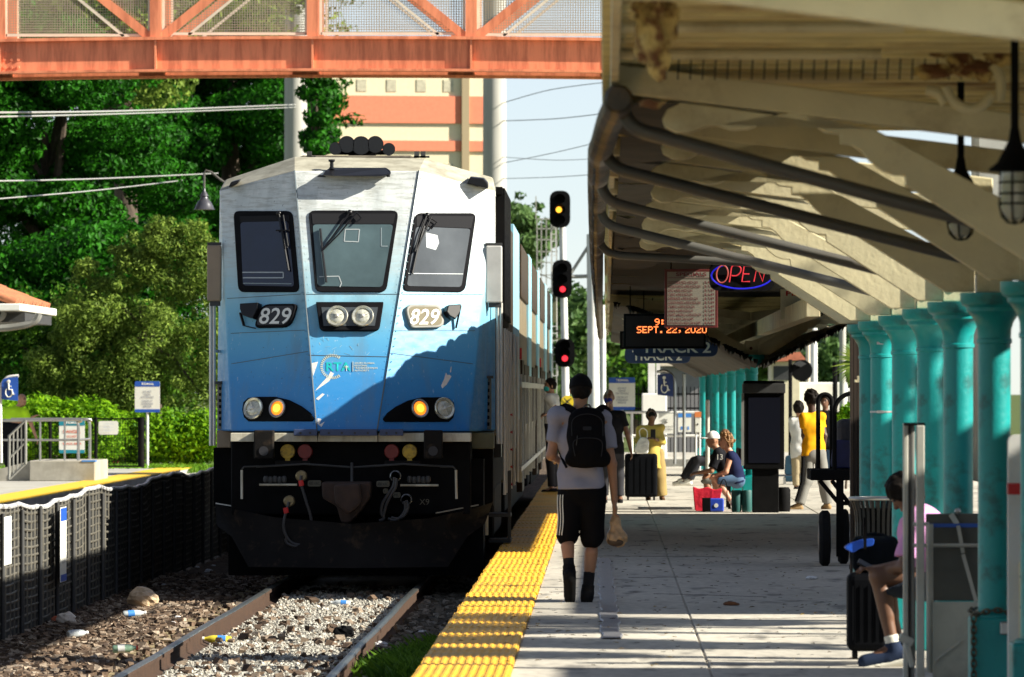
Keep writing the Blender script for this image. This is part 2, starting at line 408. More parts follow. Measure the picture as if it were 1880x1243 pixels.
# --- loose stones
def rocks(name, n, xr, yr, z, size, m, label, dens=None, cat='ballast'):
    # each stone: a squashed, jittered octahedron-like lump with 8 corners
    base = np.array([[x, y_, z_] for x in (-1, 1) for y_ in (-1, 1) for z_ in (-1, 1)], float)
    fc = np.array([[0, 1, 3, 2], [4, 6, 7, 5], [0, 4, 5, 1], [2, 3, 7, 6], [0, 2, 6, 4], [1, 5, 7, 3]])
    px = RNG.uniform(*xr, n * 2); py = yr[0] + (yr[1] - yr[0]) * RNG.random(n * 2) ** 1.3
    if dens is not None:
        keep = dens(px, py); px, py = px[keep], py[keep]
    px, py = px[:n], py[:n]; n = len(px)
    s = size[0] + (size[1] - size[0]) * RNG.random(n) ** 2
    j = base[None] * (0.62 + .5 * RNG.random((n, 8, 1))) * (1 + .35 * (RNG.random((n, 8, 3)) - .5)) * np.stack([np.ones(n), RNG.uniform(.7, 1.2, n), RNG.uniform(.45, .8, n)], 1)[:, None, :]
    a = RNG.random(n) * 6.28; tl = RNG.normal(0, .5, n); ca, sa, ct, st = np.cos(a), np.sin(a), np.cos(tl), np.sin(tl)
    y1 = j[..., 1] * ct[:, None] - j[..., 2] * st[:, None]; z1 = j[..., 1] * st[:, None] + j[..., 2] * ct[:, None]
    x2 = j[..., 0] * ca[:, None] - y1 * sa[:, None]; y2 = j[..., 0] * sa[:, None] + y1 * ca[:, None]
    co = np.stack([x2, y2, z1], -1) * (s[:, None, None] / 2)
    co[..., 0] += px[:, None]; co[..., 1] += py[:, None]; co[..., 2] += z + (s * .18)[:, None] + RNG.uniform(-.01, .02, n)[:, None]
    me = bpy.data.meshes.new(name)
    me.from_pydata(co.reshape(-1, 3).tolist(), [], (fc[None] + 8 * np.arange(n)[:, None, None]).reshape(-1, 4).tolist())
    me.materials.append(m); o = link(name, me, None, (0, 0, 0))
    return tag(o, label, cat, kind='stuff')
def stonemat(name, c1, c2, c3):
    m = bpy.data.materials.new(name); m.use_nodes = True; N = m.node_tree.nodes; L = m.node_tree.links; b = N['Principled BSDF']; b.inputs['Roughness'].default_value = .85; b.inputs['Specular IOR Level'].default_value = .3
    g_ = N.new('ShaderNodeNewGeometry'); r = N.new('ShaderNodeValToRGB'); r.color_ramp.elements[0].color = (*c1, 1); r.color_ramp.elements[1].color = (*c3, 1); e = r.color_ramp.elements.new(.6); e.color = (*c2, 1)
    L.new(g_.outputs['Random Per Island'], r.inputs['Fac'])
    tc = N.new('ShaderNodeTexCoord'); no = N.new('ShaderNodeTexNoise'); no.inputs['Scale'].default_value = 60; L.new(tc.outputs['Object'], no.inputs['Vector'])
    mr = N.new('ShaderNodeMapRange'); mr.inputs['From Min'].default_value = .3; mr.inputs['From Max'].default_value = .7; mr.inputs['To Min'].default_value = .7; mr.inputs['To Max'].default_value = 1.3; L.new(no.outputs['Fac'], mr.inputs['Value'])
    x = N.new('ShaderNodeVectorMath'); x.operation = 'SCALE'; L.new(r.outputs['Color'], x.inputs[0]); L.new(mr.outputs['Result'], x.inputs['Scale']); L.new(x.outputs['Vector'], b.inputs['Base Color'])
    return m
M['stone'] = stonemat('stone', (.035, .022, .016), (.13, .085, .055), (.34, .28, .22))
M['palestone'] = stonemat('palestone', (.34, .325, .285), (.50, .48, .43), (.19, .17, .145))
M['darkstone'] = stonemat('darkstone', (.05, .045, .035), (.16, .14, .11), (.30, .27, .22))
rocks('ballast_stones', 36000, (-5.3, -3.58), (48, 78), BED + .005, (.028, .075), M['stone'], 'loose dark brown ballast stones beside the left rail', lambda x, y: (x < -4.07 - .05 * np.sin(y * 9)) | (RNG.random(len(x)) < .07), 'ballast')
rocks('gravel_stones', 15000, (-3.35, -2.05), (48, 72), BED + .058, (.010, .032), M['palestone'], 'small pale gravel stones between the rails', None, 'gravel')
rocks('gravel_stones', 700, (-3.35, -2.05), (48, 72), BED + .06, (.02, .085), M['stone'], 'scattered dark stones lying on the pale gravel between the rails', None, 'gravel')
rocks('ballast_stones', 8000, (-1.88, -1.14), (48, 76), BED + .01, (.025, .09), M['darkstone'], 'grey ballast stones below the platform edge', None, 'ballast')
# grass at the foot of the platform
def grass(name, spots, m, label, cat='grass'):
    vs, fs = [], []
    for (cx, cy, sx, sy, n, h, z) in spots:
        for _ in range(n):
            x = random.gauss(cx, sx); y_ = random.gauss(cy, sy); a = random.random() * 6.28; hh = h * random.uniform(.4, 1.2); w = .006 + .006 * random.random()
            lx, ly = random.gauss(0, .5) * hh, random.gauss(0, .5) * hh; ca, sa = math.cos(a) * w, math.sin(a) * w
            k = len(vs); vs += [(x - ca, y_ - sa, z), (x + ca, y_ + sa, z), (x + lx * .4 + ca * .7, y_ + ly * .4 + sa * .7, z + hh * .65), (x + lx, y_ + ly, z + hh)]
            fs += [(k, k + 1, k + 2), (k, k + 2, k + 3)]
    o = MB().add(vs, fs).build(name, m); return tag(o, label, cat, kind='stuff')
M['grass'] = leafmat('grass_blades', (.03, .09, .008), (.12, .24, .02), .3, 3)
grass('grass', [(-1.44, 50.9, .14, 1.0, 6000, .15, BED + .02), (-1.36, 53.4, .10, 1.1, 3600, .13, BED + .02), (-1.66, 50.3, .12, .5, 1800, .11, BED + .02), (-1.24, 57, .05, 1.4, 900, .1, BED + .02)], M['grass'], 'dark green grass growing between the rail and the platform edge')
# --- litter
def crumple(name, c, r, m, label, cat, seed, squash=(1, 1, 1), amp=.35):
    rn = random.Random(seed); b = MB(); b.ell((0, 0, 0), (1, 1, 1), 16, 10); ph = [(V((rn.gauss(0, 1), rn.gauss(0, 1), rn.gauss(0, 1))), rn.random() * 6) for _ in range(7)]
    out = []
    for v in b.v:
        v = V(v); k = 1 + amp * sum(abs(math.sin(p.dot(v) * 2.2 + q)) - .6 for p, q in ph) / 3
        out.append((c[0] + v.x * r * k * squash[0], c[1] + v.y * r * k * squash[1], c[2] + max(v.z * k, -.6) * r * squash[2]))
    b.v = out; o = b.build(name, m, at=(c[0], c[1], c[2] - r * .6 * squash[2])); return tag(o, label, cat)
M['bagtan'] = mat('bagtan', (.62, .46, .30), .4, var=.15, vscale=9, bump=.01, bscale=20)
M['bagwhite'] = mat('bagwhite', (.70, .62, .54), .45, var=.15, bump=.006, bscale=25)
M['redpaper'] = mat('redpaper', (.62, .16, .08), .6, var=.3, vscale=20)
def onbed(px, py, z=BED + .03): d = DG(py, z); return V((PX(px, d), d, z))
p = onbed(262, 1117); crumple('crumpled_bag', (p.x, p.y, p.z + .09), .15, M['bagtan'], 'large crumpled tan bag lying on the ballast by the fence', 'bag', 3, (1.0, .7, .75))
p = onbed(121, 1147); crumple('crumpled_bag', (p.x, p.y, p.z + .05), .085, M['bagwhite'], 'small crumpled white and red food bag at the foot of the fence', 'bag', 5, (1.1, .7, .8))
p = onbed(112, 1143); crumple('food_wrapper', (p.x - .03, p.y - .06, p.z + .03), .05, M['redpaper'], 'orange red checked food wrapper beside the small white bag', 'wrapper', 9, (1.2, .7, .7))
M['clearplastic'] = mat('clearplastic', (.50, .54, .56), .12, var=.15, vscale=20, spec=.7)
M['labelblue'] = mat('labelblue', (.05, .22, .62), .4)
M['labelgreen'] = mat('labelgreen', (.25, .40, .28), .4, var=.4, vscale=40)
M['labelred'] = mat('labelred', (.5, .06, .03), .4)
M['yellowdrink'] = mat('yellowdrink', (.62, .52, .05), .2)
def bottle(px, py, ang, m, ml, label, L_=.23, r=.033, mcap=None, z=BED + .06):
    p = onbed(px, py, z); ax = V((math.cos(ang), math.sin(ang), .06)).normalized(); c = p + V((0, 0, r * .9))
    root = thing('plastic_bottle', label, 'bottle', p)
    b = MB(); b.lathe(c - ax * L_ / 2, [(r * .8, 0), (r, .01), (r, L_ * .62), (r * .8, L_ * .75), (r * .42, L_ * .88), (r * .40, L_ * .93)], 16, ax); b.build('body', m, root, smooth=True)
    b = MB(); b.lathe(c - ax * L_ / 2, [(r * .5, L_ * .925), (r * .5, L_)], 12, ax); b.build('cap', mcap or M['white'], root)
    b = MB(); b.lathe(c - ax * L_ / 2, [(r * 1.04, L_ * .2), (r * 1.04, L_ * .48)], 16, ax); b.build('paper_label', ml, root, smooth=True)
bottle(247, 1132, .35, M['clearplastic'], M['labelblue'], 'clear plastic bottle with blue label just below the big tan bag')
bottle(143, 1169, .6, M['clearplastic'], M['clearplastic'], 'clear crushed plastic bottle with no coloured label, left on the ballast', .2)
bottle(230, 1197, 0.15, M['labelgreen'], M['white'], 'white and green bottle with a red cap near the left rail', .21, mcap=M['labelred'])
bottle(398, 1181, 3.2, M['yellowdrink'], M['labelblue'], 'bottle of yellow drink with blue label inside the rails', .25, .036)
bottle(625, 1113, 3.1, M['clearplastic'], M['labelblue'], 'clear plastic bottle lying on the pale gravel between the rails', .2)
M['crumple'] = mat('crumple', (.66, .67, .70), .5, var=.25, vscale=40)
for i, (px, py, r, lb) in enumerate([(698, 1190, .05, 'crumpled white paper on the grass beside the right rail'), (775, 1164, .03, 'small white and red scrap close to the platform edge'), (383, 1051, .035, 'larger of the white scraps on the dark ballast near the plow')]):
    p = onbed(px, py, BED + .04); crumple('paper_scrap', (p.x, p.y, p.z + r * .5), r, M['crumple'], lb, 'litter', 20 + i, (1.3, .8, .6), .6)
for i, (px, py) in enumerate([(362, 1043), (372, 1060), (392, 1040), (300, 1075), (316, 1145), (326, 1135)]):
    p = onbed(px, py, BED + .04); o = crumple('paper_scrap', (p.x, p.y, p.z + .012), .02, M['crumple'], 'tiny white scrap of litter on the brown ballast', 'litter', 40 + i, (1.4, .8, .5), .6); o['group'] = 'tiny scraps of litter on the ballast'
p = onbed(631, 1172, BED + .09); crumple('black_bag', (p.x, p.y, p.z + .05), .075, M['black'], 'crumpled black plastic bag on the gravel beside the right rail', 'bag', 12, (1.2, .8, .8), .5)
for px, py, r, lb, m in [(1342, 1112, .045, 'crumpled brown leaf on the platform behind the walking man', M['rust']), (1490, 1064, .04, 'crumpled foil wrapper on the shaded platform', M['crumple'])]:
    d = DG(py); crumple('wrapper', (PX(px, d), d, .014), r, m, lb, 'litter', int(px), (1.3, 1, .4), .5)
# leaves on the platform
vs, fs = [], []
for _ in range(330):
    d = random.uniform(39, 75); x = random.uniform(-1.1, 1.9); a = random.random() * 6.28; r = random.uniform(.012, .035)
    u = V((math.cos(a), math.sin(a), 0)) * r; w = V((-math.sin(a), math.cos(a), 0)) * r * .45; c = V((x, d, .012 if x > -.57 else .024)); k = len(vs)
    vs += [c - u, c - w + V((0, 0, .006)), c + u + V((0, 0, .004)), c + w + V((0, 0, .008))]; fs.append((k, k + 1, k + 2, k + 3))
M['deadleaf'] = stonemat('deadleaf', (.03, .018, .01), (.08, .05, .02), (.30, .20, .03))
tag(MB().add(vs, fs).build('fallen_leaves', M['deadleaf']), 'small dry leaves scattered on the platform', 'leaves', kind='stuff')
# --- mesh fence between the tracks: a chain of posts, bellied mesh panels and a white-taped top cable
fx = -5.28; ys = [52.8 + 1.87 * k for k in range(46)]; z0, zt = BED, .63
fr = thing('mesh_fence', 'long black mesh fence between the two tracks', 'fence', (fx, 52.8, BED))
pb = MB(); pb.cyl((fx + .06, 52.8, BED - .02), (fx + .06, 52.8, zt - .02), .022, n=10)
pp = pb.build('post', M['darkgrey'], fr, smooth=True)
for yv in ys[1:]:
    c = pp.copy(); COL.objects.link(c); c.parent = fr; c.location = (0, yv - 52.8, 0)
mb = MB(); path = []
def topz(yv):
    k = (yv - 52.8) / 1.87; f = k - math.floor(k); return zt - .018 * math.sin(math.pi * f) + .035 * math.sin(k * 1.05) + .012 * math.sin(k * 2.7)
def mx_(yv): k = (yv - 52.8) / 1.87; f = k - math.floor(k); return fx + .03 + .010 * math.sin(math.pi * f)
y1 = ys[-1]
nv = 15
yy = 52.8
wires = MB()
for j in range(nv):        # horizontal wires
    pts = []
    for i in range(int((y1 - 52.8) / .31)):
        yv = 52.8 + .31 * i; zz = z0 + (topz(yv) - z0) * (j + .5) / nv; pts.append((mx_(yv) + .012 * math.sin(yv * 3 + j), yv, zz))
    vs, fs = [], []
    for (a, b_, c) in pts: vs += [(a, b_, c - .012), (a + .006, b_, c), (a, b_, c + .012)]
    for i in range(len(pts) - 1): fs += [(3 * i, 3 * i + 3, 3 * i + 4, 3 * i + 1), (3 * i + 1, 3 * i + 4, 3 * i + 5, 3 * i + 2)]
    wires.add(vs, fs)
yv = 52.8
while yv < y1:             # vertical wires
    pts = [(mx_(yv), yv, z0 + (topz(yv) - z0) * k / 8) for k in range(9)]; vs, fs = [], []
    for (a, b_, c) in pts: vs += [(a + .003, b_ - .02, c), (a + .012, b_, c), (a + .003, b_ + .02, c)]
    for i in range(8): fs += [(3 * i, 3 * i + 3, 3 * i + 4, 3 * i + 1), (3 * i + 1, 3 * i + 4, 3 * i + 5, 3 * i + 2)]
    wires.add(vs, fs); yv += .42
M['fencewire'] = mat('fencewire', (.085, .078, .062), .6, var=.3)
M['fencecloth'] = mat('fencecloth', (.022, .022, .02), .8, var=.3)
wires.build('wire_mesh', M['fencewire'], fr)
cl = MB(); vs, fs = [], []
nn = int((y1 - 52.8) / .31)
for i in range(nn):
    yv = 52.8 + .31 * i; vs += [(mx_(yv) - .012, yv, z0), (mx_(yv) - .012, yv, topz(yv))]
for i in range(nn - 1): fs.append((2 * i, 2 * i + 2, 2 * i + 3, 2 * i + 1))
cl.add(vs, fs).build('screen_cloth', M['fencecloth'], fr, smooth=60)
pts = [(mx_(52.8 + .31 * i), 52.8 + .31 * i, topz(52.8 + .31 * i) + .02) for i in range(nn)]
M['tape'] = mat('tape', (.66, .66, .66), .35, var=.35, vscale=10, dirt=(.08, .08, .08), dscale=5, damt=.8)
MB().tube(pts, .023, 8).build('top_tube', M['tape'], fr, smooth=True)
for px, ya, yb, lb, blue in [(14, 948, 1037, 'narrow white warning sign at the near end of the mesh fence', False), (116, 931, 1068, 'narrow white sign with blue ends on the mesh fence', True)]:
    d = F * 5.14 / (VX - px); r = thing('fence_sign', lb, 'sign', P(px, yb, d)); w = .33
    c0, c1 = P(px, ya, d), P(px, yb, d); nx = c0.x
    b = MB(); b.bx(nx - .004, nx + .004, d - w, d + w, c1.z, c0.z); b.build('sign_plate', M['signwhite'], r, bevel=.01)
    if blue:
        b = MB(); b.bx(nx + .004, nx + .007, d - w + .01, d + w - .01, c0.z - .13, c0.z - .008); b.bx(nx + .004, nx + .007, d - w + .01, d + w - .01, c1.z + .006, c1.z + .07); b.build('blue_band', M['signblue'], r)
    for k in range(5):
        zc = c0.z - (.22 if blue else .12) - k * .07
        if zc > c1.z + .1: text(['NO', 'CROSSING', 'TRACKS', 'KEEP', 'CLEAR'][k], (V((nx + .009, d - w * .6, zc - .03)), V((nx + .009, d + w * .6, zc - .03)), V((nx + .009, d - w * .6, zc))), M['inkgrey'], r)
# ---------------------------------------------------------------- the locomotive
def livery(name):
    m = bpy.data.materials.new(name); m.use_nodes = True; nt = m.node_tree; N = nt.nodes; L = nt.links; b = N['Principled BSDF']
    b.inputs['Roughness'].default_value = .5; b.inputs['Coat Weight'].default_value = .06
    tc = N.new('ShaderNodeTexCoord'); s = N.new('ShaderNodeSeparateXYZ'); L.new(tc.outputs['Object'], s.inputs[0])
    def no(sc, st=(1, 1, 1), de=6, ro=.6):
        mp = N.new('ShaderNodeMapping'); mp.inputs['Scale'].default_value = st; L.new(tc.outputs['Object'], mp.inputs['Vector'])
        n = N.new('ShaderNodeTexNoise'); n.inputs['Scale'].default_value = sc; n.inputs['Detail'].default_value = de; n.inputs['Roughness'].default_value = ro; L.new(mp.outputs['Vector'], n.inputs['Vector']); return n
    def mr(src, a, b_, c, d):
        r = N.new('ShaderNodeMapRange'); r.inputs['From Min'].default_value = a; r.inputs['From Max'].default_value = b_; r.inputs['To Min'].default_value = c; r.inputs['To Max'].default_value = d; L.new(src, r.inputs['Value']); return r.outputs['Result']
    def mix(f, a, c):
        x = N.new('ShaderNodeMix'); x.data_type = 'RGBA'; L.new(f, x.inputs['Factor'])
        if isinstance(a, tuple): x.inputs['A'].default_value = a
        else: L.new(a, x.inputs['A'])
        x.inputs['B'].default_value = c; return x.outputs['Result']
    wob = no(2.0, (.6, .6, .6), 4)
    ad = N.new('ShaderNodeMath'); ad.operation = 'MULTIPLY_ADD'; ad.inputs[1].default_value = .35; L.new(wob.outputs['Fac'], ad.inputs[0]); L.new(s.outputs['Z'], ad.inputs[2])
    f = mr(ad.outputs[0], 1.75, 4.55, 0, 1)
    r = N.new('ShaderNodeValToRGB'); E = r.color_ramp.elements
    E[0].position = 0; E[0].color = (.018, .19, .52, 1); E[1].position = 1; E[1].color = (.66, .68, .66, 1)
    for p, c in ((.20, (.035, .26, .60, 1)), (.36, (.10, .39, .66, 1)), (.50, (.22, .51, .67, 1)), (.63, (.44, .61, .67, 1)), (.78, (.62, .68, .69, 1))):
        e = E.new(p); e.color = c
    L.new(f, r.inputs['Fac'])
    # sun-bleached, brushed wear towards the top; fine chips everywhere
    w = no(3.0, (1.2, 1.2, 9), 9, .7); wz = mr(s.outputs['Z'], 2.9, 4.2, 0, 1)
    mu = N.new('ShaderNodeMath'); mu.operation = 'MULTIPLY'; L.new(mr(w.outputs['Fac'], .47, .60, 0, .8), mu.inputs[0]); L.new(wz, mu.inputs[1])
    c1 = mix(mu.outputs[0], r.outputs['Color'], (.40, .41, .38, 1))
    w2 = no(5.0, (1.0, 1.0, 3.5), 9, .75); mu2 = N.new('ShaderNodeMath'); mu2.operation = 'MULTIPLY'; L.new(mr(w2.outputs['Fac'], .54, .66, 0, .85), mu2.inputs[0]); L.new(wz, mu2.inputs[1])
    c2 = mix(mu2.outputs[0], c1, (.76, .77, .76, 1))
    w3 = no(26, (1, 1, .5), 8, .75)
    c3 = mix(mr(w3.outputs['Fac'], .62, .68, 0, .6), c2, (.65, .70, .72, 1))
    w4 = no(34, (1, 1, 1), 3, .5)
    c4 = mix(mr(w4.outputs['Fac'], .70, .74, 0, .6), c3, (.05, .06, .08, 1))
    w5 = no(1.6, (2.2, 2.2, .35), 7, .6)
    c5 = mix(mr(w5.outputs['Fac'], .50, .70, 0, .42), c4, (.16, .19, .20, 1))
    L.new(c5, b.inputs['Base Color'])
    ro = mr(w2.outputs['Fac'], .4, .65, .42, .65); L.new(ro, b.inputs['Roughness'])
    bp = N.new('ShaderNodeBump'); bp.inputs['Distance'].default_value = .004; bp.inputs['Strength'].default_value = .6; L.new(no(1.3, (1, 1, .7), 3).outputs['Fac'], bp.inputs['Height']); L.new(bp.outputs['Normal'], b.inputs['Normal'])
    return m
M['livery'] = livery('livery')
M['seam'] = mat('seam', (.10, .13, .15), .6)
M['roofgrey'] = mat('roofgrey', (.40, .38, .30), .6, var=.15, dirt=(.2, .18, .13), dscale=4, damt=.6, stretch=(1, 1, 3))
M['glass_dark'] = mat('glass_dark', (.004, .010, .030), .06, spec=.6, coat=.6, var=.5, vscale=1.5)  # one glass in three base colours: each facet's reflection is painted in
M['glass_sheen_mid'] = mat('glass_sheen_mid', (.075, .115, .125), .12, spec=.5, var=.35, vscale=1.3, coat=.5)
M['glass_sheen_pale'] = mat('glass_sheen_pale', (.085, .095, .105), .08, spec=.4, var=.3, vscale=1.3, coat=.2)
M['frameblk'] = mat('frameblk', (.010, .010, .012), .85, var=.2, spec=.06)
M['tint'] = mat('tint', (.022, .022, .025), .8, spec=.08)
M['alusil'] = mat('alusil', (.62, .61, .57), .4, metal=.35, var=.1)
M['tanbox'] = mat('tanbox', (.30, .23, .16), .55, var=.1)
M['lens'] = mat('lens', (.50, .50, .42), .08, var=.35, vscale=30, spec=.8, coat=1)
M['reflector'] = mat('reflector', (.62, .60, .50), .22, metal=.7, var=.25, vscale=18)
M['amber'] = mat('amber', (.9, .25, .01), .3, emit=(1.0, .20, .01), estr=.8)
M['amberhot'] = mat('amberhot', (.9, .4, .05), .3, emit=(1.0, .36, .03), estr=1.1)
M['boltgrey'] = mat('boltgrey', (.035, .055, .13), .5, var=.15)
M['beamwhite'] = mat('beamwhite', (.60, .57, .46), .55, var=.1, dirt=(.30, .25, .16), dscale=5, damt=.7, stretch=(1, 1, .3))
M['plow'] = mat('plow', (.009, .008, .0075), .65, spec=.12, var=.35, vscale=2, dirt=(.06, .04, .025), dscale=7, damt=.6, bump=.004, bscale=14, thr=(.55, .7))
M['couplerrust'] = mat('couplerrust', (.035, .018, .012), .8, var=.5)
M['yellowcap'] = mat('yellowcap', (.50, .32, .02), .5, dirt=(.12, .08, .02), dscale=18, damt=.8)
M['redcap'] = mat('redcap', (.16, .010, .007), .5, var=.3)
M['gold'] = mat('gold', (.55, .55, .42), .8, spec=.1)
M['logoteal'] = mat('logoteal', (.02, .46, .48), .7, spec=.1)
M['inkpale'] = mat('inkpale', (.45, .60, .60), .5)
LX, LY = -2.68, 69.4
loco = thing('locomotive', 'pale blue and white diesel locomotive numbered 829 heading the train', 'locomotive', (LX, LY, RAIL))
# nose corners sighted on the photograph, each at its own distance
cTL, cTR = P(541, 313, 69.35), P(769, 313, 69.35)
cBL, cBR = P(582, 792, 68.45), P(692, 792, 68.45)
oTL, oTR = P(403, 350, 69.78), P(907, 350, 69.78)
PC = Plane(cTL, cTR, (cBL + cBR) / 2)
PLf = Plane(cTL, cBL, oTL); PRf = Plane(cTR, cBR, oTR)
oBL, oBR = PLf.hit(424, 792), PRf.hit(862, 792)
bBL, bBR = V((-4.17, 70.05, oBL.z)), V((-1.19, 70.05, oBR.z))
bTL, bTR = V((oTL.x - .01, 70.0, oTL.z)), V((oTR.x + .01, 70.0, oTR.z))
vTL, vTR = P(541, 288, 69.95), P(780, 291, 69.95)
wTL, wTR = P(414, 330, 70.25), P(905, 326, 70.25)
nose = MB()
pts = [cTL, cTR, cBL, cBR, oTL, oTR, oBL, oBR, bBL, bBR, bTL, bTR, vTL, vTR, wTL, wTR]
#       0    1    2    3    4    5    6    7    8    9    10   11   12   13   14   15
nose.add(pts, [(0, 2, 3, 1)], 0); 
nose.f += [(4, 6, 2, 0), (1, 3, 7, 5), (10, 8, 6, 4), (5, 7, 9, 11)]; nose.m += [0] * 4
nose.f += [(12, 0, 1, 13), (14, 4, 0, 12), (13, 1, 5, 15), (14, 10, 4), (5, 11, 15)]; nose.m += [1] * 3 + [1] * 2
nose.f += [(2, 6, 8, 9, 7, 3)]; nose.m += [0]
nose.build('nose', [M['livery'], M['roofgrey']], loco, bevel=.02, seg=2)
# body behind the nose, one hood with panelled flanks
HB = 86.6
body = MB()
zt = oTL.z; zr = vTL.z
sec = [(-4.17, 1.20), (-4.13, zt), (-3.9, zt + .10), (-3.25, zr + .02), (-2.1, zr + .02), (-1.45, zt + .10), (-1.21, zt), (-1.17, 1.20)]
for ya, yb in ((70.06, 75.0), (75.0, HB)):
    vs = [V((x, ya, z)) for x, z in sec] + [V((x, yb, z)) for x, z in sec]; n = len(sec)
    body.add(vs, [(i, n + i, n + (i + 1) % n, (i + 1) % n) for i in range(n)] + [tuple(range(n)), tuple(n + i for i in range(n))[::-1]], 0)
M['bodyside'] = mat('bodyside', (.22, .19, .14), .5, metal=.2, var=.25, vscale=3, dirt=(.06, .05, .04), dscale=1.6, damt=.8, stretch=(1, 1, .25))
body.build('hood', M['bodyside'], loco, bevel=.02)
# flank: grilles, pale blue panel at the rear, doors, louvred screens, grab irons
gx = -1.17
def flank(name, m, y0, y1, z0, z1, off=.02, dep=.05):
    b = MB(); b.bx(gx - dep, gx + off, y0, y1, z0, z1); return b.build(name, m, loco, bevel=.006)
gr = MB()
for k in range(15):
    yy = 70.5 + k * .31
    gr.bx(gx - .02, gx + .075, yy, yy + .17, 2.45, zt + .05)
gr.bx(gx - .02, gx + .05, 70.4, 75.1, 2.40, 2.50); gr.bx(gx - .02, gx + .05, 70.4, 75.1, 3.1, 3.2); gr.bx(gx - .02, gx + .05, 70.4, 75.1, zt - .02, zt + .06)
gr.build('radiator_grille', M['black'], loco)
rl = MB()
for k in range(4): rl.bx(-1.75, -1.30, 70.6 + k * 1.15, 71.5 + k * 1.15, zt + .02, zt + .14)
rl.build('roof_hatch', M['blackgloss'], loco, bevel=.02)
M['sidewindow'] = mat('sidewindow', (.04, .028, .018), .5, var=.3, spec=.12)
M['paleblue'] = mat('paleblue', (.22, .48, .62), .45, var=.1, dirt=(.3, .3, .26), damt=.5, stretch=(1, 1, .3))
flank('side_panel', M['sidewindow'], 75.6, 80.6, 2.05, 3.62)
flank('side_panel', M['paleblue'], 81.2, 86.5, 1.3, 3.75)
flank('side_panel', M['cream'], 75.4, 81.0, 1.3, 2.0)
for k, (a, b_) in enumerate(((70.9, 71.5), (72.6, 73.3), (74.0, 74.9), (76.2, 77.2), (78.6, 79.6), (82.0, 83.0))):
    flank('louvre_screen', M['blackgloss'], a, b_, .95, 1.85, .03)
hr = MB()
for yy in (70.7, 72.1, 73.6, 75.3, 78, 81):
    hr = MB(); hr.cyl((gx + .07, yy, .55), (gx + .07, yy, 2.35), .018, n=6); hr.build('grab_iron', M['alusil'], loco)
for kk, sgn in ((0, 1),):
    st = MB()
    for q in range(5): st.cyl((gx + .01, 75.3, .6 + q * .2), (gx + .09, 75.3, .6 + q * .2), .02, n=6)
    st.build('side_bracket', M['red'], loco)
# underframe, fuel tank and trucks, seen past the nose
un = MB(); un.bx(-4.1, -1.24, 70.2, HB, .62, 1.22); un.build('frame_sill', M['black'], loco)
un = MB(); un.bx(-4.05, -1.3, 75.8, 81.0, -.05, .62); un.build('fuel_tank', M['black'], loco, bevel=.08)
for yc in (72.9, 83.9):
    b = MB(); b.bx(-3.98, -1.45, yc - 1.9, yc + 1.9, .05, .45); b.build('truck_frame', M['black'], loco, bevel=.05)
    for ya in (-1.2, 1.2):
        b = MB()
        for x in (TX - .70, TX + .70): b.lathe((x - .065, yc + ya, RAIL + .46), [(.46, 0), (.46, .09), (.485, .1), (.485, .13)], 32, (1, 0, 0))
        b.cyl((TX - .8, yc + ya, RAIL + .46), (TX + .8, yc + ya, RAIL + .46), .09)
        b.build('wheelset', M['steel'], loco, smooth=30)
stp = MB()
for z in (.02, .30): stp.bx(-1.28, -1.04, 71.2, 71.9, z, z + .04)
stp.bar((-1.06, 71.25, .02), (-1.06, 71.25, .8), .03, .03); stp.bar((-1.06, 71.85, .02), (-1.06, 71.85, .8), .03, .03)
stp.build('side_step', M['darkgrey'], loco)
b = MB(); b.cyl((-1.30, 70.4, .12), (-1.30, 70.4, .52), .03, n=8); b.build('brake_pipe', M['beamwhite'], loco)
# seams between the facets and hood panel lines
b = MB()
for a, c in ((cTL, cBL), (cTR, cBR)): b.bar(a + V((0, -.006, 0)), c + V((0, -.006, 0)), .012, .008)
b.build('nose_seam', M['seam'], loco)
b = MB()
for pl_, l in ((PC, [(565, 652), (713, 655)]), (PLf, [(425, 668), (566, 645)]), (PRf, [(716, 648), (868, 668)]), (PLf, [(417, 548), (552, 540)]), (PRf, [(739, 540), (886, 540)]), (PC, [(556, 540), (735, 540)]), (PLf, [(424, 612), (560, 606)]), (PRf, [(722, 607), (872, 607)])):
    b.bar(pl_.hit(*l[0], off=.001), pl_.hit(*l[1], off=.001), .006, .006)
b.build('panel_line', M['seam'], loco)
# rivet rows along the facet edges
for a, c in ((cTL, cBL), (cTR, cBR)):
    for sx in (-1, 1):
        b = MB()
        for k in range(1, 34): q_ = a.lerp(c, k / 34) + V((sx * .035, .004 if sx * (1 if a is cTR else -1) < 0 else .012, 0)); b.lathe(q_, [(.006, -.006), (.008, 0)], 6, (0, 1, 0))
        b.build('rivets', M['livery'], loco)
# windscreens: rounded rubber frame, dark band across the top, glass
def windscreen(pl_, q, g, gl, name='windscreen'):
    outer = roundpoly(pl_.pts(q, .012), .075); nn = -pl_.n * .035
    b = MB(); b.prism(roundpoly(pl_.pts(q, .016), .075), nn); fr_ = b.build('window_frame', M['frameblk'], loco, bevel=.006)
    ins = roundpoly(pl_.pts(g, .020), .04)
    b = MB(); b.prism(ins, -pl_.n * .004); pane = b.build('pane', gl, fr_)
    return fr_
wL = windscreen(PLf, [(428, 387), (536, 387), (549, 536), (437, 536)], [(441, 408), (529, 406), (540, 526), (446, 524)], M['glass_dark'])
wC = windscreen(PC, [(566, 386), (732, 386), (709, 536), (579, 536)], [(574, 412), (722, 412), (702, 527), (583, 525)], M['glass_sheen_mid'])
wR = windscreen(PRf, [(763, 391), (875, 391), (854, 536), (740, 534)], [(764, 416), (864, 420), (847, 527), (747, 525)], M['glass_sheen_pale'])
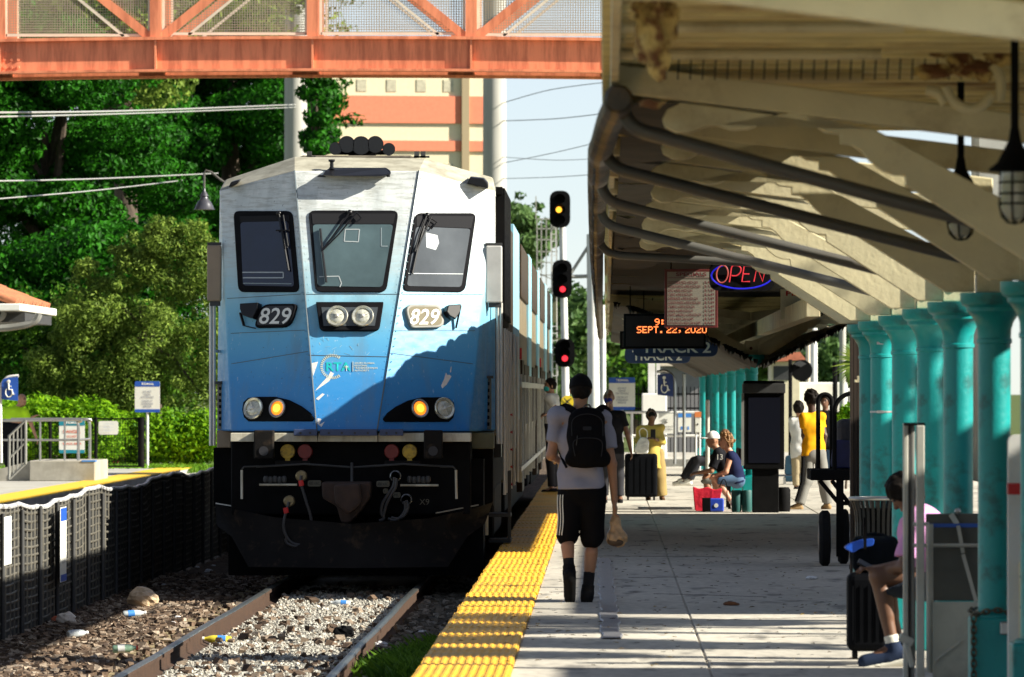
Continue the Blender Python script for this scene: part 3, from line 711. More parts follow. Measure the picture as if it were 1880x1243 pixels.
for w, pl_, q in ((wL, PLf, [(440, 397), (530, 395), (531, 406), (441, 408)]), (wC, PC, [(572, 392), (726, 392), (722, 411), (574, 411)]), (wR, PRf, [(765, 396), (870, 397), (865, 419), (765, 415)])):
    b = MB(); b.prism(pl_.pts(q, .0205), -pl_.n * .003); b.build('tint_band', M['tint'], w)
M['cabpale'] = mat('cabpale', (.40, .44, .45), .4); M['cabline'] = mat('cabline', (.23, .28, .30), .4)
def outline(pl_, q, w, m, name, off=.022):
    b = MB()
    for i in range(len(q) - 1): b.bar(pl_.hit(*q[i], off=off), pl_.hit(*q[i + 1], off=off), w, .002, up=-pl_.n)
    return b.build(name, m, loco)
outline(PLf, [(446, 510), (520, 510), (520, 500), (445, 500)], .012, M['cabpale'], 'cab_desk')
outline(PLf, [(446, 520), (535, 521)], .010, M['cabline'], 'cab_desk')
outline(PC, [(586, 508), (622, 507), (627, 520), (624, 527)], .010, M['cabpale'], 'cab_seat')
outline(PC, [(634, 421), (660, 421), (658, 444), (632, 443), (634, 421)], .010, M['cabpale'], 'cab_panel')
b = MB(); b.prism(PRf.pts([(782, 427), (803, 432), (806, 446), (800, 459), (783, 454)], .021), -PRf.n * .001); b.build('cab_seat', M['cabpale'], loco)
outline(PRf, [(750, 502), (850, 503)], .008, M['cabpale'], 'cab_desk')
outline(PC, [(700, 418), (700, 452), (712, 452)], .010, M['cabline'], 'cab_panel')
# wipers
def wiper(pl_, arms, blade, name='wiper'):
    b = MB()
    for l in arms: b.tube([pl_.hit(x, y, off=.05) for x, y in l], .0085, 6)
    b.tube([pl_.hit(x, y, off=.04) for x, y in blade], .013, 6)
    b.ell(pl_.hit(*arms[0][0], off=.035), (.03, .03, .03))
    b.build(name, M['blackgloss'], loco, smooth=True)
wiper(PLf, [[(512, 392), (519, 425), (527, 455)], [(520, 395), (524, 420), (529, 452)], [(507, 423), (531, 423)]], [(513, 400), (520, 440), (530, 497)])
wiper(PC, [[(642, 390), (610, 435), (590, 462)], [(655, 390), (622, 430), (592, 460)], [(655, 390), (663, 400), (655, 408)]], [(588, 420), (592, 462), (599, 518)])
wiper(PRf, [[(784, 395), (770, 430), (762, 462)], [(793, 397), (778, 430), (764, 460)], [(790, 400), (802, 408), (792, 420), (786, 414)]], [(779, 415), (766, 460), (757, 502)])
# headlight box between the number boards
b = MB(); b.prism(roundpoly(PC.pts([(580, 554), (704, 554), (696, 606), (587, 606)], .05), [.01, .01, .06, .06]), -PC.n * .1); hb = b.build('headlight_box', M['frameblk'], loco, bevel=.008)
b = MB(); b.prism(PC.pts([(590, 564), (694, 564), (688, 598), (594, 598)], .054), -PC.n * .005); b.build('lamp_plate', mat('lampplate', (.06, .07, .08), .4), hb)
def lamp(pl_, px, py, r, parent, off, m_rim, m_lens, name='headlight', n=26, hot=None):
    c = pl_.hit(px, py, off=off); ax = -pl_.n
    b = MB(); R = r / 173.0
    b.lathe(c - ax * -.0, [(R, .0), (R, -.02), (R * .93, -.028), (R * .74, -.02), (R * .72, -.004)], n, ax)
    o = b.build(name, m_rim, parent, smooth=30)
    b = MB(); b.lathe(c, [(R * .73, -.006), (R * .6, -.016), (R * .35, -.024), (R * .08, -.027)], n, ax)
    b.build('lens', m_lens, o, smooth=True)
    if hot:
        b = MB(); b.lathe(c, [(R * .46, -.0), (R * .44, -.026), (R * .05, -.032)], n, ax); b.build('bulb', hot, o, smooth=True)
    else:
        b = MB()
        for k in range(4):
            a = k * math.pi / 2 + .4; u = V((math.cos(a), 0, math.sin(a)))
            b.bar(c - V(ax) * .028 + u * R * .1, c - V(ax) * .02 + u * R * .62, .008, .005, up=ax)
        b.ell(c - V(ax) * .024, (.022, .022, .022)); b.build('bulb', M['alusil'], o)
    return o
for px in (619, 666): lamp(PC, px, 581, 20, loco, .058, M['reflector'], M['lens'])
# number boards with their black mirror arms
def board(pl_, q, g, mb_, mf, ink, tx):
    b = MB(); b.prism(roundpoly(pl_.pts(q, .045), [.05, .14, .05, .14]), -pl_.n * .06); o = b.build('number_board', mf, loco, bevel=.01)
    b = MB(); b.prism(roundpoly(pl_.pts(g, .047), [.04, .12, .04, .12]), -pl_.n * .004); b.build('board_face', mb_, o)
    (x0, y0, x1, y1) = tx
    text('829', (pl_.hit(x0 - 2, y1, .052), pl_.hit(x1 - 2, y1, .052), pl_.hit(x0 + 4, y0, .052)), ink, o, bold=.012, name='lettering')
M['boardink'] = mat('boardink', (.78, .78, .74), .5); M['boardpale'] = mat('boardpale', (.19, .17, .12), .7, spec=.1)
board(PLf, [(466, 601), (478, 558), (544, 557), (532, 600)], [(470, 597), (481, 562), (540, 561), (529, 596)], M['inkblack'], M['frameblk'], M['boardink'], (476, 565, 533, 595))
board(PRf, [(755, 602), (742, 558), (808, 559), (820, 601)], [(759, 598), (747, 562), (805, 563), (815, 597)], M['boardpale'], M['grey'], M['boardink'], (753, 567, 805, 596))
b = MB(); b.prism(PLf.pts([(440, 557), (473, 555), (472, 566), (463, 584), (444, 578), (440, 567)], .10), -PLf.n * .09); b.bar(PLf.hit(441, 574, .03), PLf.hit(448, 598, .03), .03, .02); b.bar(PLf.hit(448, 598, .03), PLf.hit(470, 603, .03), .012, .012); b.build('mirror_arm', M['blackgloss'], loco, bevel=.01)
b = MB(); b.prism(PRf.pts([(823, 560), (847, 558), (846, 572), (837, 586), (826, 580), (820, 572)], .10), -PRf.n * .09); b.bar(PRf.hit(846, 560, .08), PRf.hit(837, 603, .02), .03, .02); b.build('mirror_arm', M['blackgloss'], loco, bevel=.01)
# ditch-light pods
def dpod(pl_, xs, flip):
    q = [(444, 752), (446, 738), (455, 730), (470, 728), (505, 728), (530, 734), (552, 745), (568, 757), (576, 768), (572, 773), (455, 773), (447, 766)]
    if flip: q = [(1280 - x, y + 1) for x, y in q]
    b = MB(); b.prism(pl_.pts(q, .022), -pl_.n * .06); o = b.build('ditch_light_pod', M['black'], loco, bevel=.01)
    lamp(pl_, xs[0], 750, 20.5, loco, .03, M['reflector'], M['lens'], 'ditch_light')
    lamp(pl_, xs[1], 750, 17.5, loco, .03, M['steel'], M['amber'], 'marker_light', hot=M['amberhot'])
dpod(PLf, (466, 510), False); dpod(PRf, (815, 770), True)
# operator crest
lg = MB()
c0 = PC.hit(611, 673, .0025)
ux = (PC.hit(612, 673) - PC.hit(611, 673)); uz = (PC.hit(611, 672) - PC.hit(611, 673))
for k in range(27):
    a = math.radians(55 + k * 9.6)
    r0, r1 = 17, 24
    w = .055
    lg.prism([c0 + ux * (r * math.cos(a + s)) + uz * (r * math.sin(a + s)) for r, s in ((r0 + 1, -w * .8), (r1 - 1, -w * .8), (r1 - 1, w * .8), (r0 + 1, w * .8))], -PC.n * .003)
lg.build('sunburst_emblem', M['gold'], loco)
text('RTA', (PC.hit(599, 681, .0035), PC.hit(644, 681, .0035), PC.hit(599, 665, .0035)), M['logoteal'], loco, bold=.022)
pm_ = MB(); cc = PC.hit(636, 675, .004)
for k in range(5):
    a = math.radians(20 + k * 35); pm_.bar(cc, cc + ux * 5 * math.cos(a) + uz * 4 * math.sin(a), .006, .003)
pm_.bar(cc, cc - uz * 6, .006, .003); pm_.build('palm_emblem', M['signwhite'], loco)
b = MB(); b.bar(PC.hit(648, 664, .005), PC.hit(648, 682, .005), .006, .003); b.build('emblem_rule', M['gold'], loco)
for k, (s_, w_) in enumerate((('SOUTH FLORIDA', 688), ('REGIONAL', 675), ('TRANSPORTATION', 693), ('AUTHORITY', 678))):
    y0 = 665 + k * 4.5; text(s_, (PC.hit(651, y0 + 3.2, .005), PC.hit(w_, y0 + 3.2, .005), PC.hit(651, y0, .005)), M['gold'], loco, bold=.015)
# bare scrapes in the paint
sc = MB()
for pl_, q in ((PC, [(571, 667), (584, 664), (575, 690)]), (PC, [(588, 706), (603, 690), (607, 682), (613, 686), (604, 700), (578, 718)]), (PC, [(580, 732), (592, 722), (596, 724), (584, 735)]), (PC, [(583, 768), (590, 769), (586, 780), (583, 778)]), (PC, [(586, 780), (596, 774), (590, 784)]),
               (PRf, [(810, 708), (818, 690), (825, 688), (829, 691), (820, 706), (812, 713)]), (PRf, [(826, 683), (828, 673), (829, 673), (828, 684)]), (PRf, [(816, 694), (819, 684), (822, 690)])):
    sc.prism(pl_.pts(q, .002), -pl_.n * .002)
sc.build('paint_scrape', mat('scrape', (.74, .70, .66), .6, var=.1, vscale=30), loco)
scr = MB()
for k in range(16):
    x, y = random.uniform(585, 700), random.uniform(610, 650); a = random.uniform(0, 3.14); l = random.uniform(4, 16)
    scr.bar(PC.hit(x, y, .001), PC.hit(x + l * math.cos(a), y + l * .6 * math.sin(a), .001), .003, .002)
scr.build('paint_scratch', M['inkpale'], loco)
# roof: hatch visor, spotlights, five-chime horn, small brackets
b = MB(); b.prism([P(592, 321, 69.2), P(598, 313, 69.3), P(606, 308, 69.45), P(708, 308, 69.45), P(716, 313, 69.3), P(718, 320, 69.2), P(700, 324, 69.15), P(612, 323, 69.15)], (0, .25, .02)); b.build('visor_hatch', M['blackgloss'], loco, bevel=.012)
b = MB(); b.lathe(P(609, 310, 69.35), [(.035, 0), (.02, .02), (.02, .07), (.035, .08), (.035, .1)], 12); b.lathe(P(590, 325, 69.25), [(.05, 0), (.03, .02)], 10); b.lathe(P(713, 325, 69.25), [(.02, 0), (.02, .04)], 10); b.build('roof_stud', M['blackgloss'], loco)
for q in ([(516, 322), (535, 316), (538, 318), (538, 323), (512, 328)], [(419, 344), (424, 334), (440, 330), (436, 338)], [(776, 314), (790, 312), (803, 318), (806, 324)], [(857, 337), (863, 325), (888, 328), (896, 337), (896, 347)]):
    b = MB(); b.prism([P(x, y, 69.55) for x, y in q], (0, .3, .02)); b.build('roof_lamp', M['blackgloss'], loco, bevel=.012)
for px in (568, 765, 777):
    b = MB(); b.box(P(px, 284, 70.0), (.05, .05, .07)); b.box(P(px + 3, 288, 70.0), (.10, .05, .02)); b.build('roof_bracket', M['darkgrey'], loco)
hn = MB(); 
hornm = mat('horn', (.02, .02, .022), .3, metal=.4)
for px, py, r in ((616, 273, 11), (637, 265, 14.5), (663, 267, 16), (689, 265, 14.5), (714, 274, 11)):
    c = P(px, py, 70.3); R = r / 160
    b = MB(); b.lathe(c, [(R * .80, -.02), (R * 1.0, -.02), (R * .98, 0), (R * .6, .10), (R * .4, .35), (R * .3, .5)], 24, (0, 1, 0))
    b.lathe(c, [(R * .86, -.021), (R * .5, .09), (R * .2, .15)], 24, (0, 1, 0)); b.build('horn_bell', hornm, loco, smooth=40)
b = MB(); b.bar(P(612, 280, 70.6), P(718, 280, 70.6), .08, .05); b.bar(P(640, 284, 70.5), P(690, 284, 70.5), .1, .08); b.cyl(P(663, 292, 70.5), P(663, 272, 70.5), .05); b.build('horn_bracket', M['black'], loco)
# side boxes (mirror housings), grab posts and perforated steps at both corners
def sidebox(x0, x1, y0, y1, m, d):
    b = MB(); a, c = P(x0, y0, d), P(x1, y1, d); b.bx(a.x, c.x, d, d + .10, c.z, a.z); o = b.build('mirror_housing', m, loco, bevel=.015)
    b = MB(); b.bx(a.x + .012, c.x - .012, d - .004, d, c.z + .012, a.z - .012); b.build('mirror_back', m, o, bevel=.003)
    e = MB(); e.bx(min(a.x, c.x) + .03, max(a.x, c.x) - .01, d + .02, d + .06, c.z - .05, c.z); e.build('mirror_bracket', M['darkgrey'], loco); e = MB(); e.bx(min(a.x, c.x), max(a.x, c.x), d + .02, d + .06, a.z, a.z + .03); e.build('mirror_bracket', M['darkgrey'], loco)
sidebox(380, 406, 450, 553, M['tanbox'], 69.55); sidebox(892, 922, 451, 556, M['alusil'], 69.55)
for x0, x1 in ((406, 412), (884, 892)):
    b = MB(); a, c = P(x0, 455, 69.8), P(x1, 548, 69.8); b.bx(a.x, c.x, 69.8, 70.3, c.z, a.z); b.build('side_window', M['frameblk'], loco, bevel=.02)
b = MB()
for px in (387, 393): b.cyl(P(px, 556, 69.75), P(px, 818, 69.75), .018, n=8)
for py in (645,): b.bar(P(386, py, 69.8), P(402, py, 69.9), .02, .03)
b.build('grab_iron', M['alusil'], loco)
b = MB()
for px in (914, 920): b.cyl(P(px, 556, 69.75), P(px, 815, 69.75), .018, n=8)
b.build('grab_iron', M['alusil'], loco)
def perf(x0, x1, y0, y1, m, nx, ny, name='step_plate'):
    b = MB(); d = 69.72; ex = [x0 + (x1 - x0) * k / (nx * 2) for k in range(nx * 2 + 1)]
    a, c = P(x0, y0, d), P(x1, y1, d)
    hole = MB()
    ey = [y0 + (y1 - y0) * k / (ny * 2 + 1) for k in range(ny * 2 + 2)]
    b.bx(a.x, c.x, d, d + .12, c.z, a.z); o = b.build(name, m, loco, bevel=.008)
    for i in range(nx):
        for j in range(ny):
            u, w = P(x0 + (x1 - x0) * (i + .3) / nx, ey[2 * j + 1], d), P(x0 + (x1 - x0) * (i + .75) / nx, ey[2 * j + 2], d)
            hole.bx(u.x, w.x, d - .003, d + .01, w.z, u.z)
    hole.build('step_grating', M['black'], o)
    b = MB(); b.bx(a.x - .02, c.x + .02, d - .05, d + .1, a.z, a.z + .03); b.build('step_edge', M['darkgrey'], loco)
M['stepgrey'] = mat('stepgrey', (.22, .20, .17), .6, var=.2); M['stepdark'] = mat('stepdark', (.07, .08, .075), .6, var=.2)
perf(399, 418, 705, 788, M['stepgrey'], 2, 7); perf(876, 902, 695, 788, M['stepdark'], 2, 7)
b = MB(); a, c = P(398, 790, 69.7), P(424, 822, 69.7); b.bx(a.x, c.x, 69.7, 70.2, c.z, a.z); b.build('corner_plate', M['tanbox'], loco, bevel=.01)
M['olive'] = mat('olive', (.13, .13, .07), .6, var=.2)
b = MB(); a, c = P(863, 794, 69.5), P(906, 824, 69.5); b.bx(a.x, c.x, 69.5, 70.2, c.z, a.z); b.build('corner_plate', M['olive'], loco, bevel=.01)
# front beam under the nose, hinge plates and lifting brackets
def fbox(name, m, x0, x1, y0, y1, d, dep, bevel=.006, parent=None):
    b = MB(); a, c = P(x0, y0, d), P(x1, y1, d); b.bx(a.x, c.x, d, d + dep, c.z, a.z); return b.build(name, m, parent or loco, bevel=bevel)
fbox('end_beam', M['beamwhite'], 423, 582.5, 795, 811, 68.55, .6); fbox('end_beam', M['beamwhite'], 583.5, 693, 795, 811, 68.52, .6); fbox('end_beam', M['beamwhite'], 694, 864, 795, 811, 68.55, .6)
for x0, x1, nb in ((539, 582, 2), (587, 692, 4), (697, 740, 2)):
    o = fbox('hinge_plate', M['boltgrey'], x0, x1, 788, 800, 68.38, .15)
    b = MB()
    for k in range(nb): b.lathe(P(x0 + (x1 - x0) * (k + .7) / (nb + .4), 795, 68.378), [(.013, -.006), (.013, 0)], 8, (0, 1, 0))
    b.build('bolt', M['inkblack'], o)
for x0, x1 in ((466, 502), (778, 812)):
    o = fbox('lifting_bracket', M['plow'], x0, x1, 790, 842, 68.30, .25, .012)
    b = MB(); b.lathe(P((x0 + x1) / 2, 828, 68.297), [(.05, -.004), (.05, 0)], 16, (0, 1, 0)); b.build('eye_hole', M['inkblack'], o)
fbox('pilot_face', M['black'], 424, 864, 811, 945, 68.75, 1.0, .02)
fbox('pilot_shelf', M['plow'], 505, 570, 846, 853, 68.55, .2); fbox('pilot_shelf', M['plow'], 706, 772, 846, 853, 68.55, .2)
for px, m in ((528, 'yellowcap'), (560, 'redcap'), (719, 'redcap'), (752, 'yellowcap')):
    b = MB(); b.lathe(P(px, 829, 68.6), [(.072, -.02), (.078, -.012), (.078, .15)], 24, (0, 1, 0)); b.box(P(px, 844, 68.6), (.05, .03, .03)); b.build('hose_cap', M[m], loco, smooth=30)
# coupler
b = MB(); b.prism(roundpoly([P(x, y, 68.1) for x, y in ((590, 885), (680, 885), (678, 915), (660, 940), (640, 962), (626, 960), (618, 930), (592, 915))], .03), (0, .9, 0)); b.build('coupler', M['couplerrust'], loco, bevel=.03)
b = MB(); b.prism(roundpoly([P(x, y, 67.9) for x, y in ((612, 890), (660, 887), (664, 925), (640, 945), (615, 925))], .04), (0, .5, 0)); b.build('coupler_knuckle', M['couplerrust'], loco, bevel=.03)
b = MB(); b.tube([P(470, 857, 68.5), P(560, 852, 68.5), P(648, 858, 68.5), P(740, 852, 68.5), P(832, 857, 68.5)], .012, 6); b.cyl(P(646, 850, 68.5), P(646, 885, 68.4), .015); b.build('uncoupling_lever', M['darkgrey'], loco)
b = MB()
for x0, x1, yy in ((476, 545, 890), (735, 805, 891)): b = MB(); b.cyl(P(x0, yy, 68.5), P(x1, yy, 68.5), .012, n=8); b.build('white_handle', M['beamwhite'], loco)
for xa, xb in ((444, 444), (837, 838)): b = MB(); b.cyl(P(xa, 863, 68.5), P(xb, 916, 68.5), .013, n=8); b.build('white_handle', M['beamwhite'], loco)

b = MB(); b.tube([P(444, 862, 68.5), P(448, 857, 68.5), P(475, 856, 68.5)], .01, 6); b.tube([P(837, 863, 68.5), P(832, 857, 68.5), P(808, 857, 68.5)], .01, 6); b.build('lever_rod', M['darkgrey'], loco)
def valves(x0):
    b = MB()
    for k in range(5): b.lathe(P(x0 + k * 8.5, 886 + (k % 2), 68.52), [(.018, 0), (.028, .02), (.028, .05), (.016, .07)], 10); 
    b.build('valve_row', M['darkgrey'], loco, smooth=30)
valves(488); valves(752)
M['cable'] = mat('cable', (.035, .035, .038), .4, spec=.5)
def hose(pts, ring, reds, m='rubber'):
    b = MB(); b.tube([P(x, y, 68.28) for x, y in pts], .016, 8)
    o = b.build('jumper_cable', M['cable'], loco, smooth=True)
    b = MB(); b.lathe(P(*ring, 68.42), [(.048, -.03), (.06, -.02), (.06, .08)], 18, (0, 1, 0)); b.build('socket', mat('brass', (.22, .17, .09), .4, metal=.6) if reds else M['steel'], o, smooth=30)
    if reds:
        b = MB()
        for x, y in reds: b.cyl(P(x - 1, y - 5, 68.26), P(x + 1, y + 5, 68.26), .027)
        b.build('red_sleeve', M['red'], o)
def smooth_path(l, n=6):
    out = []
    for i in range(len(l) - 1):
        p0, p1, p2, p3 = l[max(i - 1, 0)], l[i], l[i + 1], l[min(i + 2, len(l) - 1)]
        for k in range(n):
            t = k / n; out.append(tuple(.5 * (2 * p1[j] + (p2[j] - p0[j]) * t + (2 * p0[j] - 5 * p1[j] + 4 * p2[j] - p3[j]) * t * t + (3 * p1[j] - p0[j] - 3 * p2[j] + p3[j]) * t ** 3) for j in range(len(p1))))
    return out + [l[-1]]
hose(smooth_path([(553, 873), (553, 888), (562, 920), (571, 950), (572, 975), (562, 995), (545, 1003), (528, 998), (524, 988)]), (553, 874), [(553, 887)])
hose(smooth_path([(531, 921), (526, 938), (521, 960), (523, 978), (533, 994), (548, 1000), (566, 993), (573, 972), (570, 955)]), (531, 920), [(525, 937)])
hose(smooth_path([(724, 876), (722, 892), (712, 908), (702, 925), (700, 942), (705, 952), (696, 956)]), (726, 874), None)
hose(smooth_path([(728, 878), (726, 895), (716, 912), (708, 930), (704, 950)]), (726, 874), None)
hose(smooth_path([(746, 918), (749, 932), (742, 946), (730, 952), (718, 950)]), (746, 917), None)
hose(smooth_path([(742, 920), (744, 934), (738, 946), (726, 955), (712, 952)]), (746, 917), None)
M['labelplate'] = mat('labelplate', (.13, .12, .085), .6); M['ink2'] = mat('ink2', (.03, .03, .03), .7)
for x0, x1, y0, y1, s_ in ((565, 589, 882, 893, '480 VAC'), (691, 715, 883, 894, '480 VAC'), (722, 735, 904, 914, 'MU'), (703, 712, 897, 906, 'C')):
    b = MB(); b.prism(roundpoly([P(x0, y1, 68.62), P(x1, y1, 68.62), P(x1, y0, 68.62), P(x0, y0, 68.62)], .02), (0, .13, 0)); o = b.build('data_plate', M['labelplate'], loco)
    textpx(s_, x0 + 2, y0 + 2.5, x1 - 2, y1 - 2.5, 68.615, M['ink2'], o)
textpx('X9', 770, 916, 788, 927, 68.745, M['labelplate'], loco)
# snow plow: two swept wings
plw = MB(); d0, d1 = 67.95, 69.0
q = [(395, 925, d1), (420, 933, 68.8), (505, 950, 68.4), (645, 962, d0), (785, 952, 68.4), (862, 936, 68.8), (905, 922, d1)]
qb = [(398, 965, d1), (425, 985, 68.75), (456, 1041, 68.35), (645, 1043, d0 - .12), (822, 1041, 68.35), (858, 985, 68.75), (890, 962, d1)]
n = len(q)
mid = [((a[0] + b_[0]) / 2, (a[1] + b_[1]) / 2, (a[2] + b_[2]) / 2 + .10) for a, b_ in zip(q, qb)]
rows = [[P(*t) for t in q], [P(*t) for t in mid], [P(*t) for t in qb]]
vs = [p for r in rows for p in r]; back = [p + V((0, .05, 0)) for p in vs]; K = len(vs)
fs = [(r * n + i, r * n + i + 1, (r + 1) * n + i + 1, (r + 1) * n + i) for r in (0, 1) for i in range(n - 1)]
fs2 = [tuple(K + k for k in f)[::-1] for f in fs]
rim = [(i, K + i, K + i + 1, i + 1) for i in range(n - 1)] + [(2 * n + i, 2 * n + i + 1, K + 2 * n + i + 1, K + 2 * n + i) for i in range(n - 1)] + [(0, n, K + n, K), (n, 2 * n, K + 2 * n, K + n), (n - 1, K + n - 1, K + 2 * n - 1, 2 * n - 1), (2 * n - 1, K + 2 * n - 1, K + 3 * n - 1, 3 * n - 1)]
plw.add(vs + back, fs + fs2 + rim).build('snow_plow', M['plow'], loco, smooth=50)
fbox('pilot_side', M['black'], 392, 424, 822, 930, 70.0, .5); fbox('pilot_side', M['black'], 862, 905, 824, 930, 70.0, .5)
b = MB(); b.bx(-4.0, -1.3, 69.2, 70.2, -.28, .95); b.build('pilot_back', M['black'], loco)
b = MB(); b.bar(P(396, 924, 68.98), P(481, 938, 68.95), .012, .012); b.bar(P(800, 942, 68.5), P(878, 927, 68.9), .012, .012); b.build('plow_edge', M['steel'], loco)
# ---------------------------------------------------------------- coaches: three bi-level cars, each with flank windows, doors and ribs
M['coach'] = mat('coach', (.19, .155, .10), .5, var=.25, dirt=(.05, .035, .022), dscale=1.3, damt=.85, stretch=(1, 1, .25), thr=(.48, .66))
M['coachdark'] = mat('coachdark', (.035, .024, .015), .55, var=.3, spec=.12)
M['coachblue'] = mat('coachblue', (.22, .50, .62), .45, var=.1, dirt=(.35, .36, .33), damt=.5, stretch=(1, 1, .3))
def coach(y0, label):
    r = thing('passenger_coach', label, 'railway coach', (LX, y0, RAIL), 'passenger coaches behind the locomotive')
    L_ = 25.6; x1 = -1.16; x0 = -4.2
    sec = [(x0 + .05, .45), (x0, 1.2), (x0 + .03, 2.85), (x0 + .3, 3.12), (x0 + .95, 3.52), (x0 + 1.6, 3.92), (x1 - .9, 4.0), (x1 - .10, 3.76), (x1 - .02, 3.0), (x1, 1.2), (x1 - .05, .45)]
    # ends taper a little, as on bi-level cars
    vs = [V((x, yy, z)) for yy in (y0 + .3, y0 + L_) for x, z in sec]; n = len(sec)
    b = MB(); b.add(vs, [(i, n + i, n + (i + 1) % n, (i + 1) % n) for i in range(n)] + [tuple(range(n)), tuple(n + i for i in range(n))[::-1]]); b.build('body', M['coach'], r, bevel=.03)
    for k in range(2):
        b = MB(); b.bx(x1 - .06, x1 + .015, y0 + 1.3 + k * 12.6, y0 + 9.6 + k * 12.6, 2.95, 3.66); b.build('window', M['coachdark'], r, bevel=.01)
        b = MB(); b.bx(x1 - .06, x1 + .015, y0 + 5.2 + k * 10, y0 + 10.4 + k * 10, 1.2, 2.05); b.build('window', M['coachdark'], r, bevel=.01)
        b = MB(); b.bx(x1 - .06, x1 + .02, y0 + 2.0 + k * 18.5, y0 + 4.0 + k * 18.5, .3, 2.1); b.build('door', M['coachdark'], r, bevel=.01)
        b = MB(); b.bx(x1 - .06, x1 + .012, y0 + 9.7 + k * 12.6, y0 + 13.6 + k * 12.0, 1.9, 3.7); b.build('blue_panel', M['coachblue'], r)
    b = MB()
    for k in range(7): b.bx(x1 - .03, x1 + .03, y0 + .8 + k * 4.0, y0 + .95 + k * 4.0, .45, 1.9)
    b.bx(x1 - .03, x1 + .03, y0 + .3, y0 + L_, 1.72, 1.80); b.bx(x1 - .03, x1 + .03, y0 + .3, y0 + L_, .60, .66); b.build('body_rib', M['alu'], r)
    b = MB(); b.bx(x0 + .25, x1 - .2, y0 + 5, y0 + 20, .0, .5); b.build('underframe', M['black'], r)
    for yc in (3.6, 22):
        b = MB(); b.bx(x0 + .25, x1 - .22, y0 + yc - 1.5, y0 + yc + 1.5, .0, .45); b.build('truck_frame', M['black'], r, bevel=.05)
        b = MB()
        for ya in (-1.1, 1.1):
            for x in (TX - .75, TX + .75): b.cyl((x - .06, y0 + yc + ya, RAIL + .45), (x + .06, y0 + yc + ya, RAIL + .45), .45, n=24)
        b.build('wheelset', M['steel'], r, smooth=30)
    for k in range(4):
        b = MB(); b.lathe((x1 - .5, y0 + 3 + 6 * k, 3.85), [(.06, 0), (.10, .03), (.10, .10), (.05, .13)], 12); b.build('roof_vent', M['alu'], r)
    b = MB(); b.bx(x1 + .0, x1 + .03, y0 + .55, y0 + .75, 2.1, 2.25); b.build('marker_lamp', M['red'], r)
    return r
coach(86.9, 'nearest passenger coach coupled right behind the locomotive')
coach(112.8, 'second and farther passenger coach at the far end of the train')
# ---------------------------------------------------------------- platform canopy: butterfly roof on one row of columns
CX = 2.09
cols_near = [28.0, 31.6, 35.2, 38.8, 42.1, 45.8, 49.5, 51.7]
cols_far = [94.0, 101, 108.5, 116, 124, 132, 140.5]
can = thing('platform_canopy', 'long cream platform canopy with scalloped brackets on turquoise columns', 'canopy', (CX, 20.0, 0))
cm = MB()
prof = [(.088, .45), (.088, 1.92), (.096, 1.925), (.096, 1.945), (.090, 1.95), (.092, 2.0), (.105, 2.04), (.135, 2.085), (.150, 2.095), (.152, 2.115), (.175, 2.13), (.185, 2.15), (.185, 2.195), (.10, 2.197)]
cm.lathe((CX, 20, 0), [(.12, .449), (.12, .46), (.10, .47)] + prof, 32)
col0 = cm.build('column', M['teal'], can, smooth=30)
pm2 = MB(); pm2.bx(CX - .135, CX + .135, 19.865, 20.135, 0, .45); ped = pm2.build('pedestal', M['teal'], col0, bevel=.012)
bk = MB(); bk.bx(CX - .095, CX + .095, 19.93, 20.07, 2.197, 2.40); bkm = bk.build('cap_block', M['cream'], col0, bevel=.006)
bk = MB(); bk.lathe((CX - .01, 19.93, 2.29), [(.022, -.012), (.022, 0)], 10, (0, 1, 0)); bk.build('bolt', M['rust'], col0)
poly = [(1.995, 2.20), (1.84, 2.20), (1.293, 2.548), (1.288, 2.59), (1.24, 2.592), (1.19, 2.61), (1.14, 2.65), (1.10, 2.695), (1.06, 2.722), (1.012, 2.728), (1.012, 2.768), (.95, 2.775), (.91, 2.80), (.87, 2.835), (.82, 2.853), (.75, 2.85), (.68, 2.815), (.62, 2.79), (.55, 2.785), (.49, 2.805), (.43, 2.80), (.37, 2.775), (.31, 2.775), (.262, 2.80), (.25, 2.835), (.27, 2.875), (.33, 2.905), (.5, 2.885), (1.155, 2.79), (1.995, 2.33)]
def side(p, s): return [(CX + s * (x - CX), z) for x, z in p]
parts0 = []
for s in (1, -1):
    b = MB(); b.prism([V((x, 19.955, z)) for x, z in side(poly, s)], (0, .09, 0)); parts0.append(b.build('bracket', M['cream'], can, bevel=.004, seg=1))
    b = MB(); b.prism([V((x, 19.94, z)) for x, z in side([(.03, 2.945), (CX - .001 * s, 2.69), (CX - .001 * s, 2.81), (.03, 3.065)], s)], (0, .12, 0)); parts0.append(b.build('arm', M['cream'], can, bevel=.005, seg=1))
for p in parts0 + [col0]: p.hide_render = False
frames = [20.9] + cols_near[0:] + cols_far
first = True
for yv in frames:
    hascol = yv in cols_near or yv in cols_far
    for p in parts0:
        if yv == 20.9 and p.name.startswith('bracket'): continue
        if yv < 60 and p in parts0[2:]: continue
        if p.location.y == 0: p.location = (0, yv - 20, 0)
        else:
            c = p.copy(); COL.objects.link(c); c.parent = can; c.location = (0, yv - 20, 0)
    if hascol:
        if col0.location.y == 0: col0.location = (0, yv - 20, 0)
        else:
            c = copy_tree(col0, can); c.location = (0, yv - 20, 0)
    first = False
